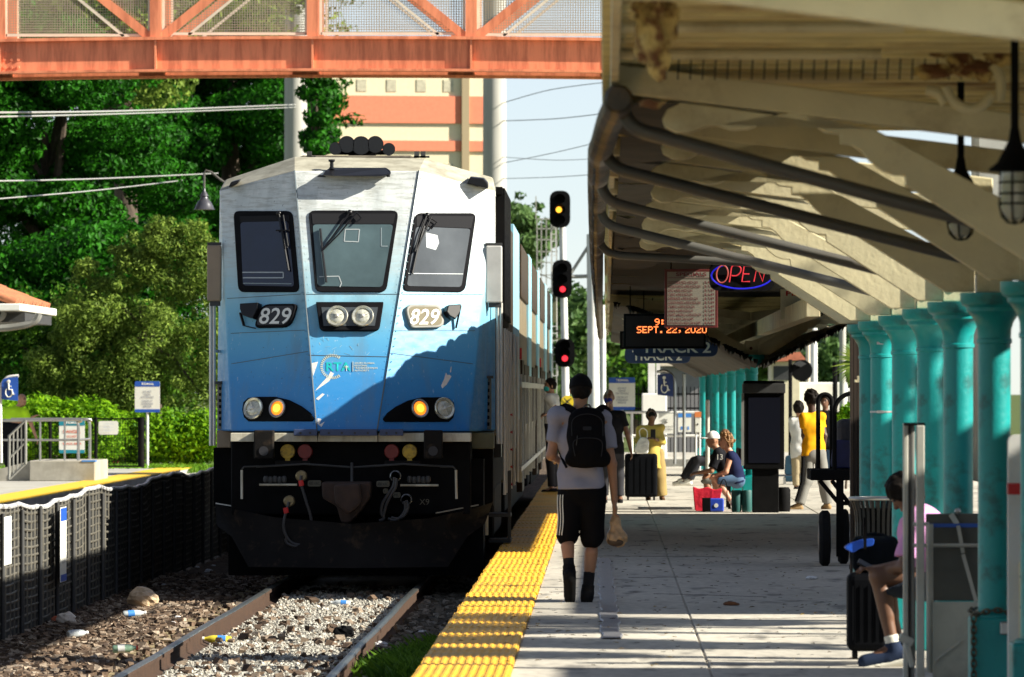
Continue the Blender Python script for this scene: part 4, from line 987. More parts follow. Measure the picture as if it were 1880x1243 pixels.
# dents of age: every copied bracket shares its mesh, but not its exact hang
for o in list(can.children):
    if o.name.startswith(('bracket', 'arm')): o.rotation_euler = (0, random.uniform(-.006, .006), random.uniform(-.004, .004))
b = MB(); b.bx(CX - .07, CX + .07, 20.2, 34, 2.42, 2.62); b.bx(CX - .07, CX + .07, 66, 150, 2.42, 2.62); b.build('ridge_beam', M['cream'], can, bevel=.006)
b = MB()
yv = 20.2
while yv < 150:
    b.bx(.02, 1.12 if 35 < yv < 66 else 4.16, yv, yv + .10, 3.06, 3.105); yv += .42 if yv < 60 else 1.0
b.bx(-.02, 4.2, 20.2, 35, 3.105, 3.16); b.bx(-.02, 1.15, 35, 66, 3.105, 3.16); b.bx(-.02, 4.2, 66, 150, 3.105, 3.16)
b.build('roof_deck', M['deck'], can, bevel=.006, seg=1)
for yy in range(22, 54, 2):
    b = MB(); b.cyl((.05, yy + .6, 3.035), (1.12, yy + .6, 3.035), .022, n=8); b.build('conduit', M['cream'], can, smooth=True)
b = MB()
for x, ya, yb in ((.035, 20.15, 150), (4.145, 66.05, 150), (1.17, 35, 66)): b.bx(x - .018, x + .018, ya, yb, 2.97 if x != 1.17 else 3.04, 3.17)
b.build('fascia', M['cream'], can, bevel=.004, seg=1)
# ribbed eave gutter, wandering slightly outwards with distance, and its drain pipes
def gx_(yv):
    k = [(18, .09), (28, .05), (33, -.03), (40, -.052), (60, -.09), (89, -.11), (150, -.13)]
    for (a, b_), (c, d) in zip(k, k[1:]):
        if yv <= c: return b_ + (d - b_) * (yv - a) / (c - a)
    return -.13
def gz_(yv): return 2.915 + .02 * math.sin(yv * .35) + .012 * math.sin(yv * 1.3)
# bird mesh stretched under the far bays: dark netting bellied between the arms
nm = mat('netting', (.03, .022, .012), .9, var=.5, vscale=4)
b = MB()
for y0 in np.arange(31.9, 87, 5.0):
    for s in (1,):
        xs = list(np.linspace(.06, 1.11 if y0 < 62 else 4.1, 8)); vs = []
        for yy in (y0, y0 + 1.6, y0 + 3.3, y0 + 4.95):
            for i, x in enumerate(xs): vs.append((x, yy, 3.035 - .03 * math.sin(i / 7 * math.pi) - random.uniform(0, .015)))
        b.add(vs, [(r * 8 + i, r * 8 + i + 1, (r + 1) * 8 + i + 1, (r + 1) * 8 + i) for r in range(3) for i in range(7)])
for y0, y1_ in list(zip(cols_near, cols_near[1:])) + [(51.7, 56), (56, 60.5), (60.5, 66)]:
    n_ = 14; vs = []
    for i in range(n_ + 1):
        yy = y0 + .06 + (y1_ - y0 - .12) * i / n_; rag = .20 + .20 * math.sin(math.pi * i / n_) ** .5 + random.uniform(-.08, .08)
        vs += [(.07, yy, 2.90), (.07 + rag * .5, yy, 2.905 - random.uniform(0, .03)), (.07 + rag, yy, 2.92 - random.uniform(0, .03))]
    b.add(vs, [(3 * i + j, 3 * i + j + 1, 3 * i + j + 4, 3 * i + j + 3) for i in range(n_) for j in (0, 1)])
yv = 34.0
while yv < 88:                  # torn scraps of netting hanging off the eave
    w = random.uniform(.12, .5); h_ = random.uniform(.02, .16) if random.random() < .6 else .02; xx = gx_(yv) - .03; zz = gz_(yv) - .04; q_ = [(xx, yv, zz), (xx, yv + w, zz)] + [(xx + random.uniform(-.01, .01), yv + w * (1 - k / 5), zz - h_ * math.sin(math.pi * k / 5) * random.uniform(.7, 1.2)) for k in range(1, 5)]
    b.add(q_, [tuple(range(len(q_)))]); yv += w * random.uniform(.8, 1.4)
for y_, w_, h_ in ((67.9, .30, .035), (68.2, .42, .10), (68.62, .10, .035), (68.72, .09, .05), (68.81, .12, .03), (68.93, .10, .05)):      # upright scraps added on the deck edge to scallop the nose shadow
    b.add([(-.015, y_ + w_ * k / 12, 3.158 + h_ * math.sin(math.pi * k / 12) ** .8 * (1 + .12 * math.sin(k * 2.1))) for k in range(13)], [tuple(range(13))])
b.build('netting_and_scallops', nm, can, smooth=60)
# beyond, the netting hangs slack right under the brackets, with ragged lower edges
b = MB()
for s in (1, -1):
    ny = 70; xs = np.linspace(.10, 2.02, 12); vs = []
    for r_ in range(ny):
        yy = 87.5 + (149 - 87.5) * r_ / (ny - 1)
        for i, x in enumerate(xs):
            t_ = i / 11; vs.append((CX + s * (x - CX), yy, 2.86 - .78 * t_ ** 1.25 - (.07 if r_ % 2 else 0) * t_ - random.uniform(0, .05)))
    b.add(vs, [(r_ * 12 + i, r_ * 12 + i + 1, (r_ + 1) * 12 + i + 1, (r_ + 1) * 12 + i) for r_ in range(ny - 1) for i in range(11)])
    for k in range(90):
        t_ = random.random(); x = CX + s * (.10 + 1.92 * t_ - CX); z = 2.84 - .78 * t_ ** 1.25; w = random.uniform(.02, .05)
        b.add([(x - w, 87.4, z + .03), (x + w, 87.4, z + .03), (x + random.uniform(-.02, .02), 87.4, z - random.uniform(.02, .08))], [(0, 1, 2)])
b.build('slack_netting', nm, can, smooth=60)
path, rr = [], []; yv = 27.6
while yv < 150:
    st = .05 if yv < 60 else .12
    for f_, r_ in ((0, .050), (.35, .063), (.75, .063)):
        path.append((gx_(yv + f_ * st) , yv + f_ * st, gz_(yv))); rr.append(r_)
    yv += st
MB().tube(path, rr, 12).build('eave_gutter', M['gutter'], can, smooth=25)
for i, yv in enumerate([28.2, 33.1, 39.0, 44.4, 52.8]):
    x0 = gx_(yv) + .02; q = [(x0, yv, 2.93), (x0 + .005, yv, 2.885), (x0 + .03, yv, 2.83), (x0 + .08, yv, 2.79), (x0 + .16, yv, 2.765)]
    q = smooth_path(q, 3) + ([(1.25, yv + .02, 2.485), (1.9, yv + .03, 2.32)] if yv < 50 else [(1.25, yv + .02, 2.70), (1.95, yv + .03, 2.62)])
    b = MB(); b.tube(q, .032, 12); b.build('drain_pipe', M['pipe'], can, smooth=True)
M['rustmix'] = mat('rustmix', (.55, .40, .14), .8, var=.2, dirt=(.13, .04, .012), dscale=14, damt=.95, thr=(.42, .55), bump=.008, bscale=35)
# rusted, broken eave plates at the near end and a bent stay
def lump(c, r, m, name, seed, sq=(1, 1, 1)):
    rn = random.Random(seed); b = MB(); b.ell((0, 0, 0), (1, 1, 1), 44, 30); ph = [(V((rn.gauss(0, 1), rn.gauss(0, 1), rn.gauss(0, 1))), rn.random() * 6) for _ in range(8)]
    b.v = [tuple(V(c) + V((v[0] * sq[0], v[1] * sq[1], v[2] * sq[2])) * r * (1 + .20 * sum(math.sin(p.dot(V(v)) * 2.6 + q) for p, q in ph) / 1.6 + .16 * sum(abs(math.sin(p.dot(V(v)) * 6.5 + q)) - .6 for p, q in ph) / 1.6)) for v in b.v]
    return b.build(name, m, can)
for i, (px, py, r, m, sq) in enumerate([(1200, 20, .075, 'rustmix', (.8, .5, 1)), (1196, 66, .07, 'rustmix', (.65, .5, 1.1)), (1226, 40, .055, 'rustmix', (.6, .5, 1)), (1208, 112, .05, 'rustmix', (.7, .5, 1)), (1190, 45, .05, 'rustmix', (.6, .5, 1.2)), (1197, 190, .03, 'rustmix', (1.2, .4, .5)), (1742, 90, .055, 'rustmix', (1.2, .5, .6)), (1712, 130, .05, 'rustmix', (1.6, .5, .5)), (1790, 128, .05, 'rustmix', (1.2, .5, .8)), (1840, 95, .06, 'rustmix', (1.3, .5, .8)), (1764, 110, .05, 'rustmix', (.8, .5, .7))]):
    lump(P(px, py, 23.2 if px < 1400 else 27.0), r * (1.0 if px < 1400 else .96), M[m], 'broken_plate', i, sq)
b = MB()
for l in ([(1735, 160), (1750, 185), (1775, 200), (1800, 196), (1822, 175)], [(1828, 120), (1838, 150), (1835, 185)], [(1700, 165), (1722, 172), (1735, 190)]): b.tube(smooth_path([tuple(P(x, y, 27.3)) for x, y in l]), .022, 8)
b.build('scroll_iron', M['cream'], can, smooth=True)
# bird spikes strip
b = MB()
for k in range(26):
    x = .25 + .052 * k; b.cyl((x, 27.6, 2.98), (x + .006, 27.6, 3.09), .0035, n=5)
b.build('wire_grille', M['darkgrey'], can)
# ---- hanging lanterns
M['lampglass'] = mat('lampglass', (.42, .42, .34), .15, var=.2, spec=.8)
def lantern(x, yv, zb, sc, label, zt):
    r = thing('hanging_lantern', label, 'lantern', (x, yv, zb), 'caged lanterns hanging under the canopy')
    b = MB(); b.lathe((x, yv, zb), [(.008, .20 * sc), (.105 * sc, .21 * sc), (.100 * sc, .222 * sc), (.070 * sc, .245 * sc), (.050 * sc, .285 * sc), (.026 * sc, .33 * sc), (.018 * sc, .38 * sc)], 28); b.build('lamp_shade', M['black'], r, smooth=40)
    b = MB(); b.cyl((x, yv, zb + .37 * sc), (x, yv, zt), .016 * sc, n=10); b.build('stem', M['black'], r, smooth=True)
    b = MB(); b.lathe((x, yv, zb), [(.004, .012 * sc), (.035 * sc, .022 * sc), (.052 * sc, .06 * sc), (.054 * sc, .205 * sc)], 20); b.build('glass_jar', M['lampglass'], r, smooth=40)
    b = MB()
    for k in range(6):
        a = k * math.pi / 3 + .3; u = V((math.cos(a), math.sin(a), 0)); q = [V((x, yv, zb)) + u * rr_ * sc + V((0, 0, z * sc)) for rr_, z in ((.062, .205), (.064, .07), (.055, .03), (.03, .006), (.0, .0))]
        b.tube(q, .0042 * sc, 6)
    for z in (.08, .12, .165): b.tube([V((x + .064 * sc * math.cos(t), yv + .064 * sc * math.sin(t), zb + z * sc)) for t in np.linspace(0, 6.2832, 19)], .0038 * sc, 5)
    b.build('cage', M['black'], r, smooth=True)
lantern(PX(1764, 29.5), 29.5, PZ(441, 29.5), .98, 'second nearest caged lantern, shorter stem, under the near canopy', 3.06)
lantern(PX(1863, 25.5), 25.5, PZ(411, 25.5), .98, 'nearest caged lantern on a long stem at the right edge', 3.06)
for i, (px, py, d) in enumerate([(1478, 584, 72), (1516, 574, 68), (1446, 600, 78), (1462, 592, 86)]):
    x, zb = PX(px, d), PZ(py, d); r = thing('globe_lantern', ['white globe lantern in front of the pizza sign, left of a second one', 'white globe lantern half hidden behind a cream bracket', 'dim globe lantern deep under the canopy, lower left of the pizza sign', 'dim globe lantern just below the pizza sign board'][i], 'lantern', (x, d, zb), 'globe lanterns by the pizza sign')
    b = MB(); b.lathe((x, d, zb), [(.01, 0), (.05, .015), (.075, .06), (.082, .12), (.08, .15)], 20); b.build('globe', mat('globe%d' % i, (.62, .60, .50), .3), r, smooth=True)
    b = MB(); b.lathe((x, d, zb), [(.12, .14), (.11, .16), (.05, .2), (.045, .29), (.02, .31), (.015, 2.98 - zb)], 20); b.build('hood', M['black'], r, smooth=30)
# ---- hanging signs
def rod(b, px, py, d, zt=3.06): b.cyl((PX(px, d), d + .03, PZ(py, d)), (PX(px, d), d + .03, zt), .008, n=6)
d = 65.0
r = thing('menu_board', 'white specials menu board in a dark red frame hanging from the canopy', 'sign', P(1270, 600, d))
b = MB(); b.prism([P(1220, 602, d), P(1318, 602, d), P(1318, 494, d), P(1220, 494, d)], (0, .05, 0)); fr_ = b.build('frame', mat('redframe', (.10, .012, .01), .5, var=.3), r, bevel=.004)
b = MB(); b.prism([P(1225, 597, d - .004), P(1313, 597, d - .004), P(1313, 499, d - .004), P(1225, 499, d - .004)], (0, .003, 0)); b.build('board_face', mat('menuwhite', (.22, .20, .16), .6, var=.06), r)
inkm = mat('menuink', (.12, .015, .02), .6)
textpx('SPECIALS', 1241, 500, 1297, 507, d - .008, inkm, r, bold=.03)
rows = [('2 SLICE CHEESE PIZZA w SODA CAN', 1281, '4.99'), ('4 CHICKEN WINGS w FRIES & SODA CAN', 1286, '7.99'), ('GYRO w FRIES & SODA CAN', 1271, '7.99'), ('2 TURKEY w FRIES & SODA CAN', 1271, '6.49'), ('CHEESEBURGER w FRIES & SODA CAN', 1281, '7.99'), ('5 CHICKEN FINGERS w FRIES & SODA CAN', 1286, '7.99'), ('STROMBOLI w CHIPS & SODA CAN', 1275, '7.49'), ('LASAGNA w CHIPS & SODA CAN', 1272, '7.49'), ('SPAGHETTI w MEATBALLS w CHIPS & SODA CAN', 1287, '7.49'), ('6" SUB w SODA CAN & CHIPS', 1273, '5.99'), ('FOOTLONG SUB w SODA CAN & CHIPS', 1286, '8.49')]
for i, (s_, x1, pr) in enumerate(rows):
    y0 = 516 + i * 7.45
    textpx(s_, 1226, y0, x1, y0 + 5.2, d - .008, inkm, r, bold=.02); textpx('$ ' + pr, 1293, y0, 1311, y0 + 5.2, d - .008, inkm, r, bold=.02)
b = MB(); b.bar(P(1226, 510, d - .008), P(1312, 510, d - .008), .002, .004); b.build('rule', inkm, r)
b = MB(); rod(b, 1232, 494, d); b.build('hanger', M['black'], r); b = MB(); rod(b, 1306, 494, d); b.build('hanger', M['black'], r)
# neon OPEN sign: red tube letters inside a blue tube oval
d = 62.5
r = thing('neon_sign', 'glowing red OPEN neon sign inside a blue neon oval', 'neon sign', P(1362, 535, d))
ntr = mat('neonred', (.35, .01, .015), .3, emit=(1.0, .07, .09), estr=.2); ntb = mat('neonblue', (.01, .01, .35), .3, emit=(.03, .03, 1.0), estr=.2); nto = mat('neondim', (.25, .06, .05), .4, emit=(1, .12, .08), estr=.12)
b = MB(); b.tube([P(1362 + 56 * math.cos(t), 506 + 24 * math.sin(t), d) for t in np.linspace(.35, 6.05, 40)], .0075, 8); b.build('blue_tube', ntb, r, smooth=True)
def tubes(lst, m, nme):
    b = MB()
    for l in lst: b.tube([P(x, y, d - .02) for x, y in l], .0062, 7)
    b.build(nme, m, r, smooth=True)
tubes([[(1326 + 10.5 * math.cos(t) - 1.2 * math.sin(t), 503 + 16 * math.sin(t)) for t in np.linspace(0, 6.2832, 28)]], nto, 'letter_o')
tubes([smooth_path([(1339, 518), (1341, 505), (1344, 489), (1354, 488), (1360, 492), (1359, 500), (1352, 506), (1343, 506)], 4)], ntr, 'letter_p')
tubes([[(1379, 489), (1366, 489), (1362, 517), (1377, 517)], [(1364, 503), (1376, 503)]], ntr, 'letter_e')
tubes([[(1384, 517), (1390, 490), (1400, 517), (1406, 490)]], ntr, 'letter_n')
b = MB(); b.prism(roundpoly([P(1302, 534, d + .05), P(1422, 534, d + .05), P(1422, 480, d + .05), P(1302, 480, d + .05)], .1), (0, .02, 0)); b.build('backing_panel', M['black'], r)
b = MB(); rod(b, 1320, 482, d); b.build('hanger', M['black'], r); b = MB(); rod(b, 1404, 482, d); b.build('hanger', M['black'], r)
# LED departure boards
led = mat('led', (.3, .02, .0), .4, emit=(1.0, .20, .05), estr=1.3)
def ledboard(x0, x1, y0, y1, d, label):
    r = thing('led_board', label, 'information display', P((x0 + x1) / 2, y1, d))
    b = MB(); b.prism([P(x0, y1, d), P(x1, y1, d), P(x1, y0, d), P(x0, y0, d)], (0, .2, 0)); b.build('housing', M['black'], r, bevel=.01)
    b = MB(); b.prism([P(x0 + 4, y1 - 4, d - .003), P(x1 - 4, y1 - 4, d - .003), P(x1 - 4, y0 + 4, d - .003), P(x0 + 4, y0 + 4, d - .003)], (0, .002, 0)); b.build('screen', M['blackgloss'], r)
    b = MB(); rod(b, x0 + 12, y0, d); b.build('hanger', M['black'], r); b = MB(); rod(b, x1 - 12, y0, d); b.build('hanger', M['black'], r)
    return r
# dot-matrix letters are real rows of small square lamps
FONT5 = {'S': ['01111', '10000', '10000', '01110', '00001', '00001', '11110'], 'E': ['11111', '10000', '10000', '11110', '10000', '10000', '11111'], 'P': ['11110', '10001', '10001', '11110', '10000', '10000', '10000'], 'T': ['11111', '00100', '00100', '00100', '00100', '00100', '00100'], '.': ['00000', '00000', '00000', '00000', '00000', '01100', '01100'], '2': ['01110', '10001', '00001', '00110', '01000', '10000', '11111'], ',': ['00000', '00000', '00000', '00000', '01100', '00100', '01000'], '0': ['01110', '10001', '10001', '10001', '10001', '10001', '01110'], '9': ['01110', '10001', '10001', '01111', '00001', '00010', '01100'], ':': ['00000', '01100', '01100', '00000', '01100', '01100', '00000'], ' ': ['00000'] * 7, 'A': ['01110', '10001', '10001', '11111', '10001', '10001', '10001'], 'M': ['10001', '11011', '10101', '10101', '10001', '10001', '10001']}
def dots(s_, x0, y0, dx, dy, d, r):
    b = MB(); x = x0
    for ch in s_:
        for j, row in enumerate(FONT5[ch]):
            for i, c in enumerate(row):
                if c == '1': b.bx(PX(x + (i - .46) * dx, d), PX(x + (i + .46) * dx, d), d - .010, d - .004, PZ(y0 + (j + .46) * dy, d), PZ(y0 + (j - .46) * dy, d))
        x += dx * (6 if ch not in '.,: ' else (4.2 if ch != ' ' else 3.6))
    b.build('lettering', led, r)
r = ledboard(1145, 1296, 576, 640, 84, 'larger LED board showing the date SEPT. 22, 2020 in orange')
dots('9:22 AM', 1203, 586, 1.75, 1.75, 84, r); dots('SEPT. 22, 2020', 1170, 600, 1.72, 1.75, 84, r)
r = ledboard(1138, 1210, 608, 641, 97, 'smaller LED board half hidden behind the date board')
dots('9:', 1155, 627, 1.5, 1.5, 97, r)
def tracksign(x0, x1, y0, y1, d, label, tx):
    r = thing('track_sign', label, 'sign', P((x0 + x1) / 2, y1, d), 'TRACK 2 signs under the canopy')
    b = MB(); b.prism(roundpoly([P(x0, y1, d), P(x1, y1, d), P(x1, y0, d), P(x0, y0, d)], .11, 6), (0, .06, 0)); b.build('sign_plate', mat('tracknavy', (.008, .03, .10), .5), r, bevel=.008)
    textpx('TRACK 2', *tx, d - .006, M['signwhite'], r, bold=.02)
    b = MB(); rod(b, x0 + 20, y0, d); b.build('hanger', M['black'], r); b = MB(); rod(b, x1 - 20, y0, d); b.build('hanger', M['black'], r)
tracksign(1162, 1318, 622, 655, 88, 'upper and nearer TRACK 2 sign, just below the date board', (1178, 628, 1305, 648))
tracksign(1147, 1268, 636, 667, 102, 'lower TRACK 2 sign, partly covered by the one in front', (1161, 643, 1252, 662))
# pizza sign
d = 74.0
r = thing('pizza_sign', 'pale PIZZA sign board with a phone number under the dark canopy', 'sign', P(1490, 586, d))
b = MB(); b.prism([P(1433, 586, d), P(1552, 586, d), P(1552, 531, d), P(1433, 531, d)], (0, .05, 0)); b.build('sign_plate', mat('pizzawhite', (.62, .64, .52), .5, var=.2, vscale=4), r, bevel=.004)
textpx('PIZZA', 1443, 534, 1498, 543, d - .005, M['red'], r, bold=.03)
textpx('561-368-3635', 1457, 571, 1550, 580, d - .005, M['inkblack'], r, bold=.02)
b = MB(); rod(b, 1450, 531, d); b.build('hanger', M['black'], r); b = MB(); rod(b, 1540, 531, d); b.build('hanger', M['black'], r)
# ---------------------------------------------------------------- things on the right-hand platform
def gz(px, py, d, z): return V((PX(px, d), d, z))
# chain with padlock round the nearest full column's pedestal
d = 35.2; r = thing('chain', 'heavy dark chain wrapped round the foot of a turquoise column', 'chain', (CX, d - .15, .2))
b = MB(); pts = [(CX + .13 * math.cos(t), d + .13 * math.sin(t) - .0, .478 + .012 * math.sin(t * 3)) for t in np.linspace(2.2, 2.2 + 6.2, 26)] + [(CX - .12, d - .16, .46 - .03 * k) for k in range(14)]
for i in range(len(pts) - 1):
    a, c = V(pts[i]), V(pts[i + 1]); m_ = (a + c) / 2; u = (c - a).normalized(); w = u.cross(V((0, 0, 1)) if i % 2 else V((0, 1, .2))).normalized()
    b.tube([m_ + u * .024 * math.cos(t) + w * .013 * math.sin(t) for t in np.linspace(0, 6.2832, 11)], .0055, 5)
b.build('links', mat('chainm', (.10, .09, .06), .45, metal=.6, var=.4, vscale=30), r, smooth=True)
b = MB(); b.bx(CX + .02, CX + .10, d - .19, d - .155, .36, .43); b.build('padlock', M['steel'], r, bevel=.008)
for yv, lb in ((49.5 - .0, 'steel band clamp near the top of the sunlit column'),):
    for z in (1.66 + (720 - 632) / 242.5, 1.66 + (720 - 758) / 242.5):
        r = thing('band_clamp', 'upper thin steel band strapped round the sunlit turquoise column' if z > 1.8 else 'lower thin steel band strapped round the sunlit turquoise column', 'band clamp', (CX, yv, z), 'steel bands on the sunlit column')
        b = MB(); b.lathe((CX, yv, z), [(.089, 0), (.092, .002), (.092, .014), (.089, .016)], 32); b.box((CX - .02, yv - .094, z + .008), (.05, .012, .02)); b.build('strap', M['steel'], r, smooth=30)
# wheelchair lift: two uprights, rails, folded platform panels, blue bar, diagonal strut
d = 36.4; r = thing('wheelchair_lift', 'folded grey metal wheelchair lift with tall uprights and a blue bar', 'wheelchair lift', (PX(1730, d), d, 0))
def post(x0, x1, y0, dd, m, nm='upright', z0=0.0):
    b = MB(); b.bx(PX(x0, dd), PX(x1, dd), dd - .03, dd + .03, z0, PZ(y0, dd)); return b.build(nm, m, r, bevel=.006)
post(1658, 1667, 776, d, M['alu']); post(1667.5, 1671, 778, d + .01, M['darkgrey'], 'track_channel'); post(1671.5, 1679, 777, d + .02, M['grey']); post(1682, 1697, 781, d - .15, M['alu'])
b = MB(); b.bx(PX(1659, d), PX(1697, d), d - .1, d + .04, PZ(781, d), PZ(776, d)); b.build('top_cap', M['black'], r)
b = MB(); b.bx(PX(1700, d), PX(1812, d), d + .02, d + .05, PZ(1103, d), PZ(943, d)); b.build('upper_panel', mat('liftdark', (.10, .10, .085), .6, var=.15), r, bevel=.006)
b = MB(); b.bx(PX(1702, d), PX(1812, d), d - .02, d + .0, PZ(968, d), PZ(961, d)); b.build('blue_bar', M['signblue'], r)
b = MB(); b.cyl((PX(1675, d), d - .05, PZ(1001, d)), (PX(1808, d), d - .05, PZ(1001, d)), .011); b.cyl((PX(1675, d), d - .05, PZ(962, d)), (PX(1705, d), d - .05, PZ(962, d)), .011); b.cyl((PX(1706, d), d - .06, 0.1), (PX(1706, d), d - .06, PZ(962, d)), .02); b.build('rail', M['alu'], r, smooth=True)
lp = mat('liftpanel', (.50, .50, .42), .7, var=.1, dirt=(.12, .12, .10), dscale=3, damt=.5)
b = MB(); b.bx(PX(1711, d), PX(1812, d), d - .10, d - .07, .03, PZ(1104, d)); b.build('lower_panel', lp, r, bevel=.006)
b = MB(); b.bar(P(1768, 1018, d - .04), P(1792, 1104, d - .04), .03, .02); b.bar(P(1759, 965, d - .03), P(1768, 1015, d - .03), .035, .02); b.bar(P(1716, 1213, d - .12), P(1762, 1178, d - .12), .012, .01); b.build('strut', M['alu'], r)
b = MB(); b.ell(P(1758, 939, d), (.018, .02, .018)); b.bar(P(1746, 944, d), P(1757, 962, d), .03, .03); b.build('knob', M['steel'], r, smooth=True)
b = MB(); b.bar(P(1652, 1168, d - .05), P(1676, 1182, d - .05), .05, .05); b.bar(P(1664, 1180, d - .05), P(1675, 1225, d - .05), .05, .03); b.build('lock_arm', M['alu'], r, bevel=.006)
b = MB(); b.bx(PX(1655, d), PX(1810, d), d - .12, d + .25, 0, .05); b.build('base', M['grey'], r, bevel=.006)
# white barrier post at the right edge
d = 32.0; r = thing('barrier_post', 'white rounded barrier post with a red band at the right edge', 'barrier', (PX(1872, d), d, 0))
b = MB(); b.prism(roundpoly([(PX(1851, d), d, 0), (PX(1905, d), d, 0), (PX(1905, d), d, PZ(798, d)), (PX(1851, d), d, PZ(798, d))], [.001, .001, .04, .04]), (0, .06, 0)); b.build('post', M['white'], r, bevel=.012)
b = MB(); b.bx(PX(1850.5, d), PX(1906, d), d - .003, d + .0635, PZ(908, d), PZ(887, d)); b.build('red_band', M['red'], r)
b = MB(); b.bx(PX(1870, d), PX(1906, d), d - .05, d - .012, 0, PZ(1032, d)); fl = b.build('flange', M['cream'], r, bevel=.006)
b = MB()
for py in (1058, 1114, 1190, 1232): b.lathe((PX(1874, d), d - .05, PZ(py, d)), [(.009, -.006), (.009, 0)], 8, (0, 1, 0))
b.build('bolt', M['inkblack'], fl)
# bench for the seated man, his suitcase with a blue bag on top
d = 39.9; r = thing('bench', 'dark metal platform bench the man in pink sits on', 'bench', (PX(1700, d), d, 0))
b = MB()
for k in range(5): b.bx(PX(1648, d), PX(1800, d), d - .22 + k * .1, d - .14 + k * .1, .42, .45)
b.build('seat', M['black'], r, bevel=.006)
b = MB()
for k in range(4): b.bx(PX(1690, d), PX(1800, d), d + .26, d + .29, .55 + k * .09, .61 + k * .09)
b.build('backrest', M['black'], r, bevel=.006)
for px in (1672, 1790):
    b = MB(); b.bx(PX(px, d) - .02, PX(px, d) + .02, d - .2, d - .16, 0, .42); b.bx(PX(px, d) - .02, PX(px, d) + .02, d + .2, d + .24, 0, .42); b.build('leg', M['black'], r)
def suitcase(x0, x1, ytop, yb, d, label, m, depth=.26, handle=True):
    r = thing('suitcase', label, 'suitcase', (PX((x0 + x1) / 2, d), d, 0)); z1 = PZ(ytop, d); a, c = PX(x0, d), PX(x1, d)
    b = MB(); b.bx(a, c, d, d + depth, .05, z1); o = b.build('shell', m, r, bevel=.045, seg=3)
    b = MB(); n = 5
    for k in range(n): xx = a + (c - a) * (k + .7) / (n + .4); b.bx(xx - .006, xx + .006, d - .006, d + .01, .12, z1 - .08)
    b.build('rib', m, o)
    for x in (a + .05, c - .05):
        b = MB(); b.cyl((x - .015, d + .06, .028), (x + .015, d + .06, .028), .028, n=14); b.cyl((x - .015, d + depth - .06, .028), (x + .015, d + depth - .06, .028), .028, n=14); b.build('wheel', M['rubber'], r)
    if handle:
        b = MB(); mx = (a + c) / 2; b.tube([(mx - .08, d + depth * .5, z1 - .05), (mx - .08, d + depth * .5, z1 + .10), (mx + .08, d + depth * .5, z1 + .10), (mx + .08, d + depth * .5, z1 - .05)], .011, 8); b.build('handle', M['black'], r)
    return r
sm = mat('caseblack', (.004, .0045, .006), .65, var=.2, spec=.04)
suitcase(1556, 1634, 1052, 1210, 40.55, 'tall black suitcase standing beside the man in pink', sm, .24, False)
d = 40.6; r = thing('travel_bag', 'dark travel bag with a bright blue flap on top of the black suitcase', 'bag', (PX(1600, d), d, PZ(1052, d)))
b = MB(); b.ell(P(1606, 1018, d + .12), (.16, .13, .14)); b.bx(PX(1566, d), PX(1650, d), d + .0, d + .24, PZ(1051, d), PZ(985, d)); b.build('body', mat('bagdark', (.004, .006, .009), .8, var=.3, spec=.03), r, bevel=.04, seg=3)
b = MB(); b.prism(roundpoly([P(1549, 1006, d - .06), P(1566, 1016, d - .06), P(1580, 1006, d - .06), P(1604, 1002, d - .06), P(1606, 988, d - .06), P(1580, 991, d - .06), P(1560, 998, d - .06)], .02), (0, .15, .0)); b.build('flap', mat('brightblue', (.01, .10, .62), .5, var=.1), r, bevel=.01)
b = MB(); b.bar(P(1588, 950, d - .07), P(1588, 1008, d - .07), .02, .01); b.build('strap', M['black'], r)
# litter bin of curved steel slats
d = 47.4; cx = PX(1611, d); r = thing('litter_bin', 'round black litter bin of curved steel slats beside the columns', 'bin', (cx, d, 0))
b = MB(); n = 28
for k in range(n):
    a = 2 * math.pi * k / n; u = V((math.cos(a), math.sin(a), 0)); w = V((-u.y, u.x, 0)) * .011
    q = [(.165, .10), (.165, .72), (.172, .80), (.192, .86), (.198, .885)]
    vs = []
    for rr_, z in q: p = V((cx, d, z)) + u * rr_; vs += [p - w, p + w, p + w - u * .006, p - w - u * .006]
    b.add(vs, [(4 * i + j, 4 * i + (j + 1) % 4, 4 * i + 4 + (j + 1) % 4, 4 * i + 4 + j) for i in range(len(q) - 1) for j in range(4)])
b.build('slats', mat('binblack', (.018, .018, .017), .45, spec=.25), r)
b = MB(); b.tube([(cx + .2 * math.cos(t), d + .2 * math.sin(t), .89) for t in np.linspace(0, 6.2832, 33)], .013, 8); b.tube([(cx + .168 * math.cos(t), d + .168 * math.sin(t), .12) for t in np.linspace(0, 6.2832, 33)], .012, 8); b.build('rim', M['steel'], r, smooth=True)
b = MB(); b.lathe((cx, d, 0), [(.14, .04), (.14, .82)], 24); b.lathe((cx, d, 0), [(.1, 0), (.1, .05)], 20); b.build('liner', M['black'], r, smooth=30)
